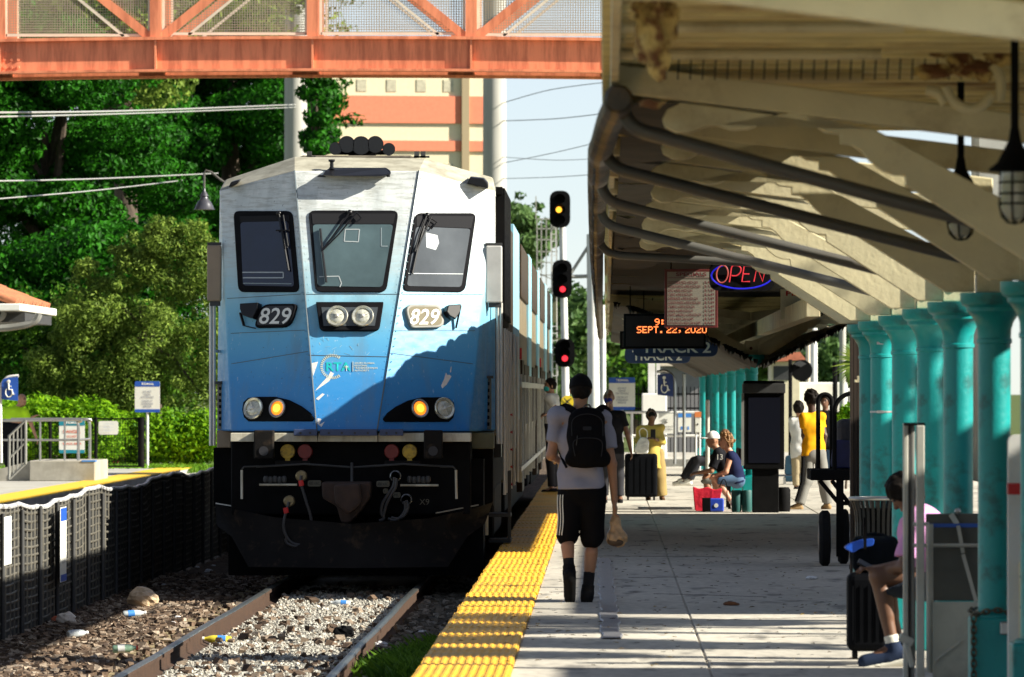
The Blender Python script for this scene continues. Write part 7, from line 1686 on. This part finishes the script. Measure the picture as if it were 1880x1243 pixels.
def cloth(name, c, **k): M[name] = mat(name, c, .8, var=.08, vscale=5, bump=.0012, bscale=90, spec=.05, **k); return M[name]
M['hair'] = mat('hair', (.010, .008, .007), .65, var=.4, vscale=30, spec=.08)
U = V((0, 0, 1))
def figure(label, d, J, s=1.0, fwd=(0, -1, 0), skin='tan', girth=1.0, h=.011, top=None, bottom=None, shoes=None, hair=None, cap=None, mask=None, base=None, hands=True, hand_dir=None, facecheck=True):
    """J: sighted joints (px, py[, nearer(-)/farther(+) m]); fwd: where the person faces"""
    j = {k: np.array(P(v[0], v[1], d + (v[2] if len(v) > 2 else 0))) for k, v in J.items()}
    fw = np.array(fwd, float); fw /= np.linalg.norm(fw)
    ms, mh = (j['shl'] + j['shr']) / 2, (j['hil'] + j['hir']) / 2; up = ms - mh; up /= np.linalg.norm(up)
    rt = j['shr'] - j['shl']; rt -= up * (rt @ up); rt /= np.linalg.norm(rt); tf = np.cross(up, rt); tf = tf if tf @ fw > 0 else -tf
    RT = np.stack([rt, tf, up], 1); hup = np.array([0, 0, 1.0]) if 'hup' not in J else j['hup'] - j['head']; hup = hup / np.linalg.norm(hup)
    hf = fw - hup * (fw @ hup); hf /= np.linalg.norm(hf); hr = np.cross(hf, hup); RH = np.stack([hr, hf, hup], 1)
    g = girth; E = lambda c, R, M_=RT: ('e', c, np.array(R) * s, M_)
    L = np.linalg.norm(ms - mh)
    torso = [('c', j['shl'], j['shr'], .062 * s, .062 * s), E(ms - up * .16 * L / .5, (.165 * g, .105 * g, .19)), E(ms - up * .62 * L, (.148 * g, .108 * g, .17)), E(mh + up * .01, (.163 * g, .118 * g, .12))]
    hd = j['head']
    head = [('e', hd + hup * .015 * s, np.array((.074, .092, .108)) * s, RH), ('e', hd + hf * .030 * s - hup * .055 * s, np.array((.054, .058, .062)) * s, RH), ('c', hd + hf * .088 * s + hup * .012 * s, hd + hf * .104 * s - hup * .018 * s, .009 * s, .013 * s, .012)]
    for sg in (-1, 1): head.append(('e', hd + hr * sg * .076 * s - hf * .005, np.array((.012, .02, .032)) * s, RH, .01))
    neck = [('c', ms + up * .03 * s, hd - hup * .06 * s - hf * .012 * s, .056 * s, .052 * s)]
    body = torso + head + neck; arms = []
    for sd in 'lr':
        sh, el, wr = j['sh' + sd], j['el' + sd], j['wr' + sd]
        body += [('c', sh, el, .047 * s, .038 * s), ('c', el, wr, .039 * s, .026 * s)]
        if hands:
            dv = (wr - el); dv /= np.linalg.norm(dv)
            if hand_dir and sd in hand_dir: dv = np.array(hand_dir[sd], float); dv /= np.linalg.norm(dv)
            side = np.cross(dv, up); side = side / (np.linalg.norm(side) + 1e-9) if np.linalg.norm(side) > .3 else tf; nrm = np.cross(side, dv)
            pc = wr + dv * .045 * s; body.append(('e', pc, np.array((.038, .05, .018)) * s, np.stack([side, dv, nrm], 1)))
            for q, ln in ((-1.5, .062), (-.5, .075), (.5, .072), (1.5, .055)):
                a = wr + dv * .080 * s + side * q * .017 * s; b_ = a + dv * ln * .5 * s - nrm * .006 * s; c_ = b_ + dv * ln * .35 * s - nrm * .028 * s
                body += [('c', a, b_, .0092 * s, .0085 * s, .006), ('c', b_, c_, .0085 * s, .007 * s, .006)]
            a = wr + dv * .02 * s - side * .03 * s; b_ = a + dv * .035 * s - side * .022 * s; body += [('c', a, b_, .012 * s, .010 * s, .008), ('c', b_, b_ + dv * .03 * s - nrm * .01, .010 * s, .008 * s, .008)]
        hi, kn, an = j['hi' + sd], j['kn' + sd], j['an' + sd]
        cf = kn + (an - kn) * .3; bk = -fw * .018 * s
        body += [('c', hi, kn, .080 * s * g, .054 * s), ('c', kn, an, .051 * s, .036 * s), ('c', cf + bk, kn + (an - kn) * .55 + bk * .5, .050 * s, .040 * s)]
        to = j['to' + sd]; body += [('c', an - np.array((0, 0, .01)), to, .038 * s, .030 * s)]
    bs = V(base) if base is not None else V((float(mh[0]), float(mh[1]), 0.0))
    r = thing('person', label, 'person', bs)
    solid_obj('body', body, M['skin_' + skin], r, h=h)
    if top:
        m, sleeve, hem, infl = top['m'], top.get('sleeve', .6), top.get('hem', None), top.get('inflate', .016)
        pr = []
        for p in torso:
            if p[0] == 'c': pr.append(('c', p[1], p[2], p[3] + infl * .6, p[4] + infl * .6))
            else: pr.append(('e', p[1], p[2] + infl, p[3]))
        pr.append(('c', ms - up * .03, ms + up * .035 * s, .075 * s, .062 * s)) if sleeve > 0 else None
        if top.get('skirt'): pr += [('f', mh + up * .1, mh - up * top['skirt'], .17 * s * g, .20 * s * g)]
        else: pr += [('c', mh + up * .12 + rt * .07 * s, mh - up * .06 + rt * .09 * s, .115 * s * g, .10 * s * g), ('c', mh + up * .12 - rt * .07 * s, mh - up * .06 - rt * .09 * s, .115 * s * g, .10 * s * g)]
        for sd in 'lr':
            sh, el, wr = j['sh' + sd], j['el' + sd], j['wr' + sd]
            if 0 < sleeve <= 1: pr.append(('f', sh, sh + (el - sh) * sleeve, .062 * s, .064 * s))
            elif sleeve > 1: pr += [('c', sh, el, .062 * s, .055 * s), ('f', el, el + (wr - el) * (sleeve - 1), .055 * s, .05 * s)]
        cuts = []
        if hem is not None: hp = mh + up * hem; cuts.append((hp, -up))
        ncut = hd - hup * .085 * s; cuts.append((ncut, hup))
        solid_obj(top.get('name', 'shirt'), pr, m, r, h=h, cuts=cuts, noise=top.get('noise', .006), seed=len(label), nfreq=11)
    if bottom:
        m, t = bottom['m'], bottom.get('len', 2.0); pr = [('e', mh, np.array((.172 * g, .130 * g, .13)) * s, RT)]; infl = bottom.get('inflate', .02)
        for sd in 'lr':
            hi, kn, an = j['hi' + sd], j['kn' + sd], j['an' + sd]
            if t <= 1: pr.append(('f', hi, hi + (kn - hi) * t, .085 * s * g + infl, .062 * s + infl * 1.8))
            else: pr += [('c', hi, kn, .083 * s * g + infl * .7, .060 * s + infl), ('f', kn, kn + (an - kn) * (t - 1), .058 * s + infl, .046 * s + infl)]
        cuts = [(mh + up * bottom.get('waist', .10) * s, up)]
        solid_obj(bottom.get('name', 'trousers'), pr, m, r, h=h, cuts=cuts, noise=bottom.get('noise', .006), seed=3 + len(label), nfreq=10)
    if shoes:
        for sd in 'lr':
            an, to, kn = j['an' + sd], j['to' + sd], j['kn' + sd]; ax = to - an; lg = (kn - an) / np.linalg.norm(kn - an); ft = ax - lg * (ax @ lg); ft = ft / (np.linalg.norm(ft) + 1e-9)
            heel = an - lg * .055 * s - ft * .035 * s
            wd = shoes.get('wide', 1.0); pr = [('c', heel, to, .043 * s * wd, .040 * s * wd), ('c', an - lg * .02 * s, an - lg * .06 * s + ft * .04 * s, .045 * s * wd, .042 * s * wd)]
            if shoes.get('high'): pr.append(('f', an - lg * .05 * s, an + lg * shoes['high'] * s, .046 * s, .050 * s))
            o = solid_obj('shoe', pr, shoes['m'], r, h=min(h, .009), k=.012)
            if shoes.get('sole'): dn = -lg; solid_obj('sole', [('c', heel + dn * .030 * s, to + dn * .026 * s, .040 * s * wd, .037 * s * wd)], shoes['sole'], o, h=.008, cuts=[(heel + dn * .024 * s, -dn)])
            if shoes.get('sock'): solid_obj('sock', [('f', an, an + lg * shoes['sock'] * s, .042 * s, .044 * s)], shoes.get('sockm', M['black']), r, h=.009)
    if hair:
        vol = hair.get('vol', .014); pr = [('e', hd + hup * .018 * s - hf * .006, np.array((.076 + vol, .092 + vol, .108 + vol)) * s, RH)]
        if hair.get('bun'): pr.append(('e', hd + hup * .135 * s - hf * .04, np.array((.048, .048, .04)) * s, RH))
        if hair.get('long'): pr.append(('c', hd - hf * .05 - hup * .02, hd - hf * .065 - hup * hair['long'] * s, .07 * s, .05 * s))
        n1 = hf * .80 - hup * .45; n1 /= np.linalg.norm(n1)
        solid_obj('hair', pr, hair.get('m', M['hair']), r, h=min(h, .009), cuts=[(hd + hf * hair.get('front', .038) * s + hup * .01, n1)] + ([] if hair.get('long') else [(hd - hup * hair.get('low', .075) * s, -hup)]), noise=hair.get('noise', .006), seed=5, nfreq=hair.get('freq', 60))
    if cap:
        pr = [('e', hd + hup * .022 * s, np.array((.088, .104, .118)) * s, RH)]
        solid_obj('cap', pr, cap['m'], r, h=.008, cuts=[(hd + hup * .022 * s, -hup)])
        bd = hf * cap.get('brim', 1)
        solid_obj('cap_brim', [('e', hd + bd * .125 * s + hup * .030 * s, np.array((.072, .075, .010)) * s, RH)], cap['m'], r, h=.007)
    if mask is not None:
        solid_obj('face_mask', [('e', hd + hf * .045 * s - hup * .04 * s, np.array((.062, .066, .062)) * s, RH)], mask, r, h=.008, cuts=[(hd - hup * .002 * s, hup), (hd - hup * .088 * s, -hup), (hd + hf * .035 * s, -hf)])
    if facecheck and fw[1] < .4:
        b = MB()
        for sg in (-1, 1): b.ell(V(hd + hr * sg * .031 * s + hf * .083 * s + hup * .022 * s), (.012 * s, .008 * s, .007 * s), 8, 6)
        b.build('eye', M['inkblack'], r, smooth=True); b = MB()
        for sg in (-1, 1): b.bar(V(hd + hr * sg * .018 * s + hf * .092 * s + hup * .043 * s), V(hd + hr * sg * .048 * s + hf * .080 * s + hup * .042 * s), .010 * s, .007 * s)
        b.build('eyebrow', M['hair'], r)
        if mask is None:
            b = MB(); b.ell(V(hd + hf * .086 * s - hup * .052 * s), (.024 * s, .008 * s, .007 * s), 10, 6, Matrix([list(x) for x in RH])); b.build('mouth', mat('lips', (.25, .07, .05), .5), r, smooth=True)
    return r, j, s
# --- the man walking away with a backpack
cloth('teegrey', (.27, .265, .32)); cloth('shortsblack', (.006, .006, .007)); cloth('shoeblack', (.012, .012, .013)); cloth('packblack', (.005, .005, .006))
D = 51.7
man, j, s = figure('man in grey shirt and black striped shorts walking away with a black backpack', D, dict(head=(1066, 716, 0), shl=(1025, 766, 0), shr=(1106, 768, 0), ell=(1012, 836, -.02), wrl=(1026, 846, .20), elr=(1123, 852, 0), wrr=(1128, 918, .04),
    hil=(1047, 900, 0), hir=(1089, 900, 0), knl=(1041, 984, .02), knr=(1088, 986, .05), anl=(1045, 1048, -.10), anr=(1079, 1084, .02), tol=(1046, 1094, -.02), tor=(1077, 1098, .16)),
    s=1.02, fwd=(0, 1, 0), skin='tan', h=.0085, top=dict(m=M['teegrey'], sleeve=.66, hem=.01, noise=.015, inflate=.02), bottom=dict(m=M['shortsblack'], len=1.02, name='shorts', inflate=.032, noise=.012), shoes=dict(m=M['shoeblack'], high=.045, sock=.145, wide=1.16, sole=mat('soledark', (.010, .010, .010), .9, spec=.05), sockm=mat('sockm', (.018, .018, .02), .9, spec=.05)), hair=dict(low=.085, vol=.006, front=.05, noise=.002), hand_dir={'r': (0, .1, -1)})
hd = j['head']
solid_obj('cap', [('e', hd + np.array((0, -.002, .022)), np.array((.093, .110, .108)), None)], M['black'], man, h=.007, cuts=[(hd + np.array((0, 0, .004)), (0, -.25, -.97))])
solid_obj('cap_brim', [('e', hd + np.array((0, .13, .02)), np.array((.07, .075, .01)), None)], M['black'], man, h=.007)
sh_ = next(o for o in man.children if o.name.startswith('shorts')); sv = np.array([v.co for v in sh_.data.vertices]) + np.array(wl(man))
def stripe(side, k):
    path = []
    for zz in np.linspace(PZ(908, D), PZ(982, D), 14):
        q = sv[np.abs(sv[:, 2] - zz) < .012]; xe = q[:, 0].min() if side < 0 else q[:, 0].max(); x = xe - side * (.006 + .020 * k); n_ = q[np.abs(q[:, 0] - x) < .014]
        path.append((x, n_[:, 1].min() - .001, zz))
    MB().tube(path, .0045, 6).build('stripe', M['signwhite'], man, smooth=True)
for k in range(3): stripe(-1, k)
bp = thing('backpack', 'black backpack worn by the man walking away', 'backpack', P(1080, 860, D - .2))
c = P(1076, 806, D - .19)
solid_obj('body', [('e', np.array(c + V((0, .0, .03))), np.array((.150, .085, .215)), None), ('e', np.array(c + V((.01, -.035, -.07))), np.array((.145, .085, .165)), None), ('c', np.array(c + V((-.10, 0, -.16))), np.array(c + V((.12, 0, -.16))), .065, .065), ('c', np.array(c + V((-.07, .0, .16))), np.array(c + V((.07, 0, .16))), .06, .06)], M['packblack'], bp, h=.009, k=.04, noise=.008, seed=2)
b = MB()
for l in ([(1055, 750), (1042, 745), (1030, 752, .1)], [(1092, 748), (1106, 746), (1118, 756, .1)]):
    pass
pk = mat('packgrey', (.022, .022, .025), .7, spec=.1)
b = MB(); q = smooth_path([tuple(P(x, y, D - .305)) for x, y in ((1056, 838), (1052, 815), (1060, 806), (1078, 804), (1098, 806), (1106, 815), (1104, 838))], 5); b.tube(q, .0045, 6); b.build('zip', pk, bp, smooth=True)
b = MB(); q = smooth_path([tuple(P(x, y, D - .285)) for x, y in ((1050, 800), (1050, 775), (1060, 764), (1078, 760), (1096, 764), (1106, 775), (1107, 800))], 5); b.tube(q, .0045, 6); b.build('zip', pk, bp, smooth=True)
b = MB(); b.prism(roundpoly([P(1070, 790, D - .30), P(1086, 790, D - .30), P(1086, 783, D - .295), P(1070, 783, D - .295)], .01), (0, .03, 0)); b.build('patch', pk, bp)
def strap(l, w, m, parent, name='strap'):
    b = MB(); pts = [P(x, y, D + z) for x, y, z in l]
    pts = [V(p) for p in smooth_path([tuple(p) for p in pts], 5)]
    for i in range(len(pts) - 1): b.bar(pts[i], pts[i + 1] + (pts[i + 1] - pts[i]) * .15, w, .012, up=(0, 1, 0))
    return b.build(name, m, parent)
strap([(1062, 764, -.16), (1050, 752, -.10), (1038, 747, -.03), (1029, 752, .04)], .055, M['packblack'], bp); strap([(1090, 764, -.16), (1099, 753, -.10), (1108, 749, -.03), (1117, 756, .04)], .055, M['packblack'], bp)
strap([(1040, 858, -.13), (1032, 842, -.05), (1026, 826, .05)], .02, M['packblack'], bp)
b = MB(); b.bar(P(1060, 800, D - .285), P(1058, 818, D - .285), .01, .006); b.tube(smooth_path([tuple(P(x, y, D - .2)) for x, y in ((1070, 752), (1075, 744), (1082, 744), (1086, 752))], 4), .008, 6); b.build('loop', M['darkgrey'], bp)
cb = thing('plastic_bag', 'tan see through plastic bag carried in the walking man\'s right hand', 'bag', P(1134, 1004, D + .05)); c = P(1133, 986, D + .05)
M['tanfilm'] = mat('tanfilm', (.42, .27, .14), .35, var=.25, vscale=14, bump=.01, bscale=18)
solid_obj('bag', [('e', np.array(c + V((0, 0, -.01))), np.array((.088, .06, .062)), None), ('c', np.array(c + V((0, 0, .02))), np.array(P(1129, 940, D + .05)), .075, .010), ('c', np.array(P(1129, 940, D + .05)), np.array(P(1128, 926, D + .05)), .012, .016)], M['tanfilm'], cb, h=.007, k=.02, noise=.012, seed=8, nfreq=26)
solid_obj('contents', [('e', np.array(c + V((-.01, -.025, -.035))), np.array((.07, .05, .04)), None)], mat('bagfill', (.08, .05, .03), .6), cb, h=.009); 
# --- man in black with a blue mask
cloth('teeblack', (.010, .010, .012)); cloth('trdark', (.03, .03, .035)); cloth('maskblue', (.02, .025, .16)); cloth('shortsgrey', (.12, .12, .14))
figure('bald man in black shirt holding a blue face mask, beside a large suitcase', 98, dict(head=(1118, 730), shl=(1141, 762), shr=(1099, 761), ell=(1152, 797), wrl=(1158, 826), elr=(1101, 783, -.06), wrr=(1112, 751, -.18), hil=(1133, 832), hir=(1110, 832), knl=(1136, 874), knr=(1110, 874), anl=(1138, 914), anr=(1110, 914), tol=(1139, 921, -.14), tor=(1109, 921, -.14)), s=1.0, fwd=(-.25, -1, 0), skin='brown', girth=1.12, top=dict(m=M['teeblack'], sleeve=.6, hem=-.02), bottom=dict(m=M['trdark'], len=1.9), shoes=dict(m=M['shoeblack']), mask=M['maskblue'], hand_dir={'r': (.35, -.2, .9)})
# --- woman in the yellow robe
cloth('robe', (.46, .34, .08)); cloth('trtan', (.28, .20, .08)); cloth('maskblack', (.01, .01, .01))
w, j, s = figure('woman in a loose yellow robe looking down at her phone', 100.6, dict(head=(1196, 763, -.05), hup=(1194, 752, .05), shl=(1212, 787), shr=(1178, 787), ell=(1217, 812, -.05), wrl=(1203, 806, -.24), elr=(1171, 810, -.05), wrr=(1188, 805, -.24), hil=(1207, 835), hir=(1186, 835), knl=(1210, 874), knr=(1188, 874), anl=(1215, 911, 0), anr=(1190, 911, 0), tol=(1217, 918, -.13), tor=(1190, 917, -.13)), s=.90, fwd=(.1, -1, -.1), skin='brown', top=dict(m=M['robe'], sleeve=1.7, skirt=.22, noise=.012, inflate=.03, name='robe'), bottom=dict(m=M['trtan'], len=1.97, inflate=.05, noise=.01), shoes=dict(m=cloth('shoebrown', (.07, .04, .02))), hair=dict(bun=True, vol=.016, low=.07, noise=.008), mask=M['maskblack'])
r = thing('phone', 'black phone held by the woman in the yellow robe', 'phone', P(1199, 800, 100.3)); b = MB(); b.box(P(1199, 797, 100.27), (.075, .012, .15)); b.build('case', M['blackgloss'], r, bevel=.008)
# --- man in white shirt by the coaches
cloth('shirtwhite', (.58, .58, .56)); cloth('maskteal', (.05, .45, .42))
figure('man in white shirt and teal mask standing close to the coaches', 108, dict(head=(1010, 709), shl=(1008, 730, -.17), shr=(1018, 730, .17), ell=(1021, 752, -.2), wrl=(1006, 759, -.2), elr=(1024, 752, .18), wrr=(1006, 757, .1), hil=(1011, 780, -.08), hir=(1016, 780, .08), knl=(1011, 845, -.1), knr=(1016, 845, .1), anl=(1013, 896, -.1), anr=(1017, 896, .1), tol=(998, 903, -.1), tor=(1002, 903, .1)), s=1.0, fwd=(-1, -.35, 0), skin='tan', top=dict(m=M['shirtwhite'], sleeve=.7, hem=.02), bottom=dict(m=M['trdark'], len=1.95), shoes=dict(m=M['shoeblack']), hair=dict(low=.05), mask=M['maskteal'])
# --- people waiting on the seat row
cloth('jersey', (.012, .012, .015)); cloth('shortsstone', (.20, .20, .18)); cloth('capwhite', (.74, .74, .72)); cloth('shoewhite', (.66, .64, .56)); cloth('tanknavy', (.012, .016, .05)); cloth('denim', (.07, .12, .20))
m2, j, s = figure('seated man in white cap and black jersey leaning on his knees', 92.6, dict(head=(1309, 808, 0), shl=(1318, 832, -.17), shr=(1322, 832, .17), ell=(1306, 864, -.20), wrl=(1284, 868, -.12), elr=(1306, 864, .2), wrr=(1280, 868, .06), hil=(1336, 876, -.09), hir=(1338, 876, .09), knl=(1296, 878, -.14), knr=(1296, 878, .16), anl=(1302, 928, -.14), anr=(1302, 928, .16), tol=(1288, 937, -.14), tor=(1288, 937, .16)), s=.95, fwd=(-1, -.15, -.15), skin='tan', top=dict(m=M['jersey'], sleeve=.85, hem=-.03), bottom=dict(m=M['shortsstone'], len=1.02, name='shorts', inflate=.03), shoes=dict(m=M['shoeblack']), hair=dict(low=.06, front=.0, vol=-.004), cap=dict(m=M['capwhite']))
textpx('13', 1317, 834, 1327, 844, 92.33, M['signwhite'], m2, name='number')
cw = mat('curlhair', (.22, .11, .04), .6, var=.5, vscale=60)
figure('seated woman with curly fair hair in a navy tank top and denim shorts', 92.0, dict(head=(1332, 811, 0), shl=(1341, 838, -.15), shr=(1345, 838, .15), ell=(1333, 866, -.19), wrl=(1316, 872, -.15), elr=(1335, 866, .19), wrr=(1316, 873, .08), hil=(1352, 881, -.08), hir=(1354, 881, .08), knl=(1313, 878, -.12), knr=(1311, 876, .1), anl=(1347, 926, -.12), anr=(1318, 926, .1), tol=(1347, 935, -.26), tor=(1304, 935, .1)), s=.92, fwd=(-1, -.45, 0), skin='light', top=dict(m=M['tanknavy'], sleeve=0, hem=-.05), bottom=dict(m=M['denim'], len=.9, name='shorts', inflate=.02), shoes=dict(m=M['shoewhite'], sock=.08, sockm=M['shoewhite']), hair=dict(m=cw, vol=.03, low=.10, noise=.022, freq=75, front=.03))
figure('person in black trousers and white shoes seated behind the others', 104, dict(head=(1331, 800, 0), shl=(1324, 818, -.15), shr=(1328, 818, .15), ell=(1312, 838, -.16), wrl=(1300, 842, -.1), elr=(1312, 838, .16), wrr=(1300, 842, .1), hil=(1318, 848, -.08), hir=(1320, 848, .08), knl=(1282, 845, -.12), knr=(1274, 846, .12), anl=(1266, 880, -.1), anr=(1254, 880, .12), tol=(1250, 888, -.1), tor=(1238, 888, .12)), s=.9, fwd=(-1, -.2, 0), skin='brown', top=dict(m=M['teeblack'], sleeve=1.7), bottom=dict(m=M['trdark'], len=1.95), shoes=dict(m=M['shoewhite']), hair=dict())
# --- man in the yellow shirt, walking
cloth('teeyellow', (.72, .34, .012)); cloth('trstripe', (.20, .195, .18)); cloth('shoebeige', (.30, .20, .10))
y1, j, s = figure('man in bright yellow shirt and striped grey trousers walking under the canopy', 92.6, dict(head=(1489, 733), shl=(1475, 766, -.06), shr=(1507, 766, .06), ell=(1476, 800, -.06), wrl=(1480, 830, .02), elr=(1514, 800, .05), wrr=(1512, 828, .1), hil=(1484, 834, 0), hir=(1504, 834, 0), knl=(1482, 884, -.02), knr=(1512, 884, .05), anl=(1468, 925, -.05), anr=(1518, 924, .1), tol=(1449, 934, -.06), tor=(1512, 932, .2)), s=.98, fwd=(-.45, .85, 0), skin='dark', top=dict(m=M['teeyellow'], sleeve=.6, hem=-.02, noise=.009), bottom=dict(m=M['trstripe'], len=1.96, inflate=.026, noise=.01), shoes=dict(m=M['shoebeige']), hair=dict(vol=.03, low=.07, noise=.012, freq=50))
b = MB(); b.tube([P(1475, 838, 92.47), P(1473, 884, 92.47), P(1462, 920, 92.44)], .028, 8); b.build('stripe', M['black'], y1, smooth=True)
cloth('trkhaki', (.34, .28, .18))
figure('man in white shirt seen beyond the man in yellow', 112, dict(head=(1466, 750), shl=(1455, 772), shr=(1482, 772), ell=(1456, 798), wrl=(1459, 822), elr=(1486, 798), wrr=(1486, 822), hil=(1462, 830), hir=(1478, 830), knl=(1462, 866), knr=(1480, 866), anl=(1462, 893), anr=(1480, 893), tol=(1460, 899, .12), tor=(1482, 899, .12)), s=.95, fwd=(-.2, 1, 0), skin='tan', top=dict(m=M['shirtwhite'], sleeve=.75), bottom=dict(m=M['trkhaki'], len=1.95), shoes=dict(m=M['shoeblack']), hair=dict(vol=.024, low=.085, front=.06))
figure('dark haired person in black behind the baggage cart', 118, dict(head=(1515, 738), shl=(1503, 760), shr=(1529, 760), ell=(1501, 786), wrl=(1506, 806), elr=(1533, 786), wrr=(1528, 806), hil=(1508, 814), hir=(1524, 814), knl=(1508, 850), knr=(1524, 850), anl=(1508, 880), anr=(1524, 880), tol=(1508, 887, -.12), tor=(1524, 887, -.12)), s=.98, fwd=(-.3, -1, 0), skin='brown', top=dict(m=M['teeblack'], sleeve=1.6), bottom=dict(m=M['denim'], len=1.95), shoes=dict(m=M['shoebeige']), hair=dict(vol=.02))
# --- seated man in pink, close by on the right
cloth('shirtpink', (.62, .30, .56)); cloth('shortsdark', (.025, .03, .04)); cloth('shoenavy', (.02, .03, .06)); 
figure('seated man in a pink shirt and dark shorts looking at his phone', 39.7, dict(head=(1664, 908, -.03), hup=(1644, 886, -.03), shl=(1676, 958, -.20), shr=(1692, 950, .20), ell=(1660, 1040, -.24), wrl=(1618, 1046, -.13), elr=(1664, 1036, .24), wrr=(1616, 1044, .06), hil=(1730, 1068, -.10), hir=(1734, 1066, .10), knl=(1612, 1058, -.15), knr=(1618, 1054, .16), anl=(1640, 1188, -.16), anr=(1650, 1186, .17), tol=(1588, 1215, -.17), tor=(1598, 1213, .17)), s=1.0, fwd=(-1, -.12, -.6), skin='brown', girth=1.25, h=.0095, top=dict(m=M['shirtpink'], sleeve=.8, hem=-.06, noise=.012, inflate=.025), bottom=dict(m=M['shortsdark'], len=.86, name='shorts', inflate=.03), shoes=dict(m=M['shoenavy'], high=.03, sock=.075, sockm=M['shoewhite'], wide=1.12, sole=M['shoewhite']), hair=dict(vol=.022, low=.10, front=.07, noise=.010), hand_dir={'l': (-1, 0, .1), 'r': (-1, 0, .1)})
r = thing('phone', 'dark phone held by the seated man in pink', 'phone', P(1594, 1042, 39.6)); b = MB(); b.box(P(1594, 1040, 39.62), (.14, .07, .012), Euler((.4, .5, 0)).to_matrix()); b.build('case', M['blackgloss'], r, bevel=.004)
# --- man in high visibility shirt on the far platform
cloth('hivis', (.52, .88, .03))
figure('man in lime green work shirt leaning on the far railing', 131, dict(head=(40, 735), shl=(46, 756, -.1), shr=(12, 755, .1), ell=(57, 778, -.12), wrl=(66, 802, -.12), elr=(48, 772, -.1), wrr=(60, 766, -.14), hil=(36, 783), hir=(14, 783), knl=(36, 828), knr=(14, 828), anl=(38, 866), anr=(20, 866), tol=(44, 871, -.1), tor=(26, 871, -.1)), s=1.05, fwd=(.85, -.5, 0), skin='light', girth=1.35, top=dict(m=M['hivis'], sleeve=.7, hem=.13), bottom=dict(m=M['teeblack'], len=1.95, waist=.16, inflate=.05), shoes=dict(m=M['shoeblack']), hair=dict())
# ---------------------------------------------------------------- light, sky, camera
S = V((.842, -.185, .505)).normalized()
sun = bpy.data.lights.new('sun', 'SUN'); sun.energy = 5.0; sun.angle = math.radians(.55); sun.color = (1.0, .94, .80)
so = bpy.data.objects.new('sun', sun); COL.objects.link(so); so.rotation_euler = S.to_track_quat('Z', 'Y').to_euler(); so.location = (30, -10, 30)
wd = bpy.data.worlds.new('World'); SC.world = wd; wd.use_nodes = True; nt = wd.node_tree
sk = nt.nodes.new('ShaderNodeTexSky'); sk.sky_type = 'NISHITA'; sk.sun_disc = False; sk.sun_elevation = math.asin(S.z); sk.sun_rotation = math.atan2(S.x, S.y)
sk.air_density = .65; sk.dust_density = .1; sk.ozone_density = 2.0
bg = nt.nodes['Background']; hs = nt.nodes.new('ShaderNodeHueSaturation'); hs.inputs['Saturation'].default_value = .58; nt.links.new(sk.outputs[0], hs.inputs['Color']); nt.links.new(hs.outputs[0], bg.inputs['Color']); bg.inputs['Strength'].default_value = .06
cam = bpy.data.cameras.new('camera'); co = bpy.data.objects.new('camera', cam); COL.objects.link(co)
co.location = (0, 0, EYE); co.rotation_euler = (math.radians(90), 0, 0)
cam.sensor_width = 36; cam.lens = F * 36 / 1880; cam.shift_x = -173 / 1880; cam.shift_y = 98.5 / 1880
cam.clip_start = .5; cam.clip_end = 8000
cam.dof.use_dof = True; cam.dof.focus_distance = 66; cam.dof.aperture_fstop = 9.0
SC.camera = co
SC.view_settings.view_transform = 'Standard'; SC.view_settings.look = 'None'; SC.view_settings.exposure = 1.32; SC.view_settings.gamma = 1
SC.render.engine = 'CYCLES'; SC.cycles.max_bounces = 6; SC.cycles.diffuse_bounces = 2; SC.cycles.transparent_max_bounces = 4; SC.cycles.use_denoising = True
SC.render.film_transparent = False
